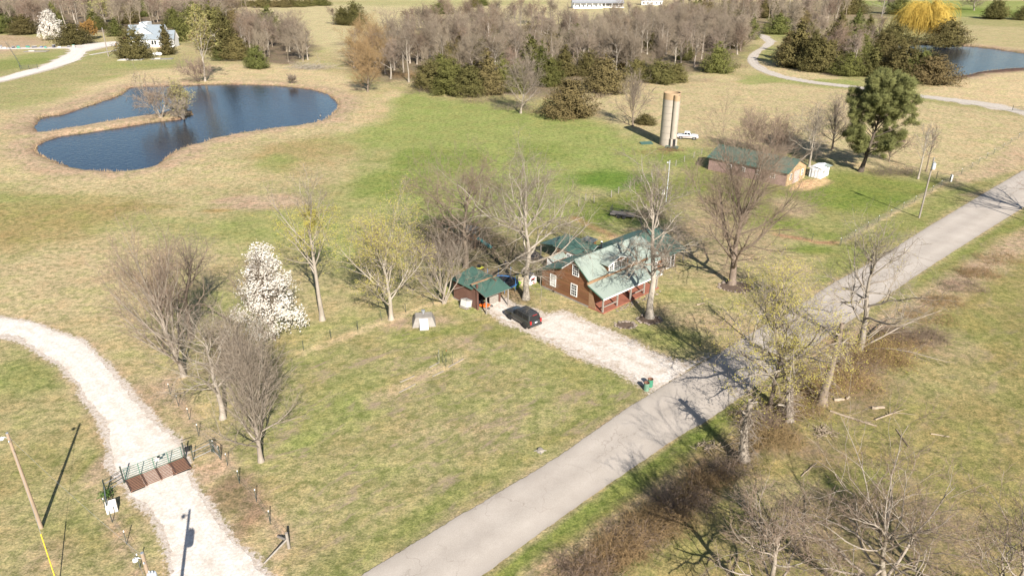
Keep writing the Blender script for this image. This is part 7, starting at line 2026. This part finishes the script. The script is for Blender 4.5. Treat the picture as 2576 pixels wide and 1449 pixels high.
bramble(70, 100, 22, 7, 1.2, 600, 69, 'brown weedy bank behind the scrap row', TWIGO)

# low leaning limbs beside the lichen tree
lb_ = empty('leaning_limb', at(2170, 880), 0, 'long bare limb arching out low over the far verge', 'branch')
rg = np.random.default_rng(31)
S = polyline(rg, np.array([[0, 0, .4], [.3, -.4, .3], [0, .3, .5]]), np.array([[1.0, .15, .42], [1.0, -.35, .30], [.9, .5, .55]]), np.array([10.5, 8.5, 7.0]), 10, .05, -.035)
S[..., 2] = np.maximum(S[..., 2], .1)
Rr = np.array([[.13], [.11], [.08]]) * np.linspace(1, .2, 10)[None]
S2, R2 = sprout(rg, S, Rr, 14, .25, 1, .7, .25, 5, .15, .02, .5, .3)
S3, R3 = sprout(rg, S2, R2, 7, .2, 1, .6, .5, 3, .15, .0, .6, .4)
obj('stem', tube_mesh('stem', [(S, Rr, 7)], BARK), lb_)
tag_stuff(obj('twigs', tube_mesh('twigs', [(S2, np.maximum(R2, .012), 4)], TWIG, [(S3[:, 0], S3[:, -1], .010)]), lb_))

# tree past the right edge whose shadow falls on the road
bare_tree('bare_tree', 2672, 560, 300, 130, 'round', 128, 'leafless tree past the right edge shading the road', bark=BARKD, twig=TWIGP, dens=.7, nt_=3, limbs=False)

# ------------------------------------------------------------------ far oddments
scr = random.Random(21)
JUNK = [pmat('scrap_%d' % i, c_, tuple(x * .7 for x in c_), 3, .7) for i, c_ in enumerate(((.60, .58, .55), (.35, .20, .15), (.10, .16, .30), (.42, .38, .34), (.08, .08, .09), (.50, .45, .40), (.10, .30, .20)))]
cs = empty('concrete_pad', at(62, 122), R(7), 'long pale concrete pad strewn with scrap left of the white house', 'pad')
MB().box(-26, 26, -3.2, 3.2, 0, .12).build('slab', pmat('pale_concrete', (.50, .46, .43), (.42, .38, .35), 1, .9), cs)
words = ['white', 'brown', 'blue', 'grey', 'black', 'cream', 'green']
used = {}
for i in range(16):
    x = -24 + i * 3.1; k = scr.randrange(7); nth = used.get(k, 0); used[k] = nth + 1
    M_ = Matrix.Translation(cs.location) @ Matrix.Rotation(R(7), 4, 'Z')
    p = M_ @ Vector((x, scr.uniform(-1.8, 1.8), .12))
    sd = ('left', 'middle', 'right')[min(2, i // 6)]
    e = empty('scrap_crate', p, scr.uniform(0, 3), '%s scrap crate on the concrete pad, %s of the row, %s' % (words[k], ('number one', 'number two', 'number three', 'number four', 'number five')[min(4, nth)] if False else sd, ('among paler neighbours', 'beside a gap', 'next to low boards', 'near the slab edge', 'by taller scrap')[min(4, nth)]), 'crate', 'scrap on the far concrete pad')
    w_, d_, h_ = scr.uniform(.8, 2.2), scr.uniform(.6, 1.2), scr.uniform(.3, 1.2)
    MB().box(-w_ / 2, w_ / 2, -d_ / 2, d_ / 2, 0, h_).build('box', JUNK[k], e, bevel=.05); MB().box(-w_ / 2 - .05, w_ / 2 + .05, -d_ / 2 - .05, d_ / 2 + .05, h_, h_ + .06).build('lid', JUNK[(k + 3) % 7], e)
pt_ = empty('propane_tank', at(397, 142), R(5), 'white propane tank on the lawn below the white house', 'tank')
M_ = Matrix.Translation((0, 0, .95)) @ Matrix.Rotation(R(90), 4, 'Y')
MB().lathe([(0, -2.0), (.35, -1.9), (.62, -1.5), (.62, 1.5), (.35, 1.9), (0, 2.0)], 20, M=M_).build('vessel', TRIMW, pt_, smooth=True)
for x in (-1.1, 1.1): MB().box(x - .15, x + .15, -.5, .5, 0, .5).build('foot', CONC, pt_)
MB().lathe([(.2, 0), (.2, .2), (0, .26)], 10, (0, 0, 1.55)).build('valve_dome', TRIMW, pt_)
for (x, y, l_, lb) in ((330, 151, 5, 'pale paved slab at the foot of the cedar before the white house'), (92, 130, 5, 'small pale slab on the lawn left of the white house drive'), (408, 149, 4.5, 'pale slab right of the propane tank')):
    e = empty('paving_slab', at(x, y), R(6), lb, 'slab')
    MB().box(-l_, l_, -2, 2, 0, .15).build('slab', CONC if x != 330 else JUNK[0], e); MB().box(-l_ * .6, -l_ * .1, -1, .6, .15, .5).build('stack', JUNK[5], e)
pth = empty('garden_path', at(262, 135), 0, 'narrow white path from the drive to the white house porch', 'path')
q = Vector((*at(306, 125), 0)) - Vector((*at(228, 139), 0)); q0 = Vector((*at(228, 139), 0)) - Vector((*at(262, 135), 0))
nn = Vector((-q.y, q.x, 0)).normalized() * .9
MB().prism([q0 - nn, q0 + q - nn, q0 + q + nn, q0 + nn], (0, 0, .12)).build('paving', JUNK[5], pth)
gw2 = empty('field_gate', at(96, 174), R(25), 'dark metal gate standing open beside the far gravel drive', 'gate')
for z in (.4, .8, 1.2, 1.6): MB().tube([(-6, 0, z), (0, 0, z)], .05, 6).build('rail', TPOST, gw2)
for x in (-6, -3, 0): MB().tube([(x, 0, 0), (x, 0, 1.9)], .08, 6).build('post', TPOST, gw2)
gw3 = empty('field_gate', at(2556, 280), R(-25), 'dark metal gate at the right end of the far lane', 'gate')
for z in (.4, .8, 1.2): MB().tube([(-1, 0, z), (5, 0, z)], .04, 6).build('rail', TPOST, gw3)
for x in (-1, 2, 5): MB().tube([(x, 0, 0), (x, 0, 1.6)], .07, 6).build('post', TPOST, gw3)
# sheets of green metal lying by the silo
for (x, y, rz, lb) in ((1626, 362, .2, 'green metal roof sheet lying left of the silo'), (1690, 372, -.4, 'green metal sheet lying at the silo foot toward the pickup')):
    e = empty('metal_sheet', at(x, y), rz, lb, 'metal sheet')
    s = Vector((0, 1.5, .28)); roof_slope(e, (-1.5, -.7, .06), (1, 0, 0), 3.0, s, s.length, ROOF_TEAL, trim=TRIMG)
# geese on the pond
GO = pmat('goose_grey', (.30, .27, .24), (.20, .18, .16), 4, .8); GB = pmat('goose_black', (.03, .03, .03), (.02, .02, .02), 4, .7)
for (x, y, lb) in ((806, 292, 'grey goose floating near the right end of the pond'), (800, 303, 'second grey goose nearer the right bank of the pond')):
    px_, py_ = at(x, y, WATER_Z)
    e = empty('goose', (px_, py_, WATER_Z), x, lb, 'goose')
    MB().lathe([(0, -.42), (.10, -.36), (.19, -.15), (.20, .10), (.12, .30), (0, .36)], 12, M=Matrix.Translation((0, 0, .10)) @ Matrix.Rotation(R(90), 4, 'Y')).build('body', GO, e, smooth=True)
    MB().tube([(.28, 0, .14), (.38, 0, .32), (.40, 0, .48), (.50, 0, .50)], [.07, .045, .04, .05], 8).build('neck_and_head', GB, e, smooth=True)
# mower-scattered bits: lime rock at the fence line, dead stump by the verge
st_ = empty('tree_stump', at((1000 + 1500 / 2.574) * K3, (1124 + 505 / 2.574) * K3), 0, 'weathered grey stump at the edge of the front lawn', 'stump')
MB().lathe([(.38, 0), (.28, .10), (.24, .22), (0, .24)], 11).build('stem', GREYWOOD, st_)
for k in range(4): MB().tube([(.2 * math.cos(k * 1.6), .2 * math.sin(k * 1.6), .08), (.6 * math.cos(k * 1.6), .6 * math.sin(k * 1.6), .02)], [.07, .03], 6).build('root', GREYWOOD, st_)

# dark clutter under the lean-to at the back
th_ = empty('tarp_heap', hl(-8.6, 6.6), HRZ, 'black tarp covered heap under the rear lean to', 'heap')
rgh = np.random.default_rng(8); m = MB(); vs_, fs = [], []
for i in range(7):
    for k in range(12):
        a = k * math.pi / 6; rr_ = (1.9 - i * .27) * (1 + .18 * math.sin(3 * a + i) + rgh.normal(0, .05)); vs_.append((rr_ * math.cos(a), rr_ * .75 * math.sin(a), .02 + i * .16 + rgh.normal(0, .02) * (i > 0)))
for i in range(6):
    for k in range(12): fs.append((i * 12 + k, i * 12 + (k + 1) % 12, (i + 1) * 12 + (k + 1) % 12, (i + 1) * 12 + k))
fs.append(tuple(range(72, 84)))
m.add(vs_, fs).build('tarp', BLACK, th_)
MB().box(-.9, .2, -1.9, -1.7, 0, .75).build('pallet', GREYWOOD, th_)

# ------------------------------------------------------------------ tell look-alikes apart by their place in the row
ONES = ['', 'first', 'second', 'third', 'fourth', 'fifth', 'sixth', 'seventh', 'eighth', 'ninth', 'tenth', 'eleventh', 'twelfth', 'thirteenth', 'fourteenth', 'fifteenth', 'sixteenth', 'seventeenth', 'eighteenth', 'nineteenth']
TENS = {2: ('twentieth', 'twenty'), 3: ('thirtieth', 'thirty'), 4: ('fortieth', 'forty')}
def ordinal(n):
    if n < 20: return ONES[n]
    t, u = divmod(n, 10)
    return TENS[t][0] if u == 0 else TENS[t][1] + '-' + ONES[u]
same = {}
for o in scene.objects:
    if o.parent is None and 'label' in o and 'group' in o: same.setdefault(o['label'], []).append(o)
for lb, os_ in same.items():
    if 1 < len(os_) <= 36:
        os_.sort(key=lambda o: o.location.x / (o.location.y * PC + CAM_H * PS))
        for i, o in enumerate(os_): o['label'] = lb + ', ' + ordinal(i + 1) + ' from the left'
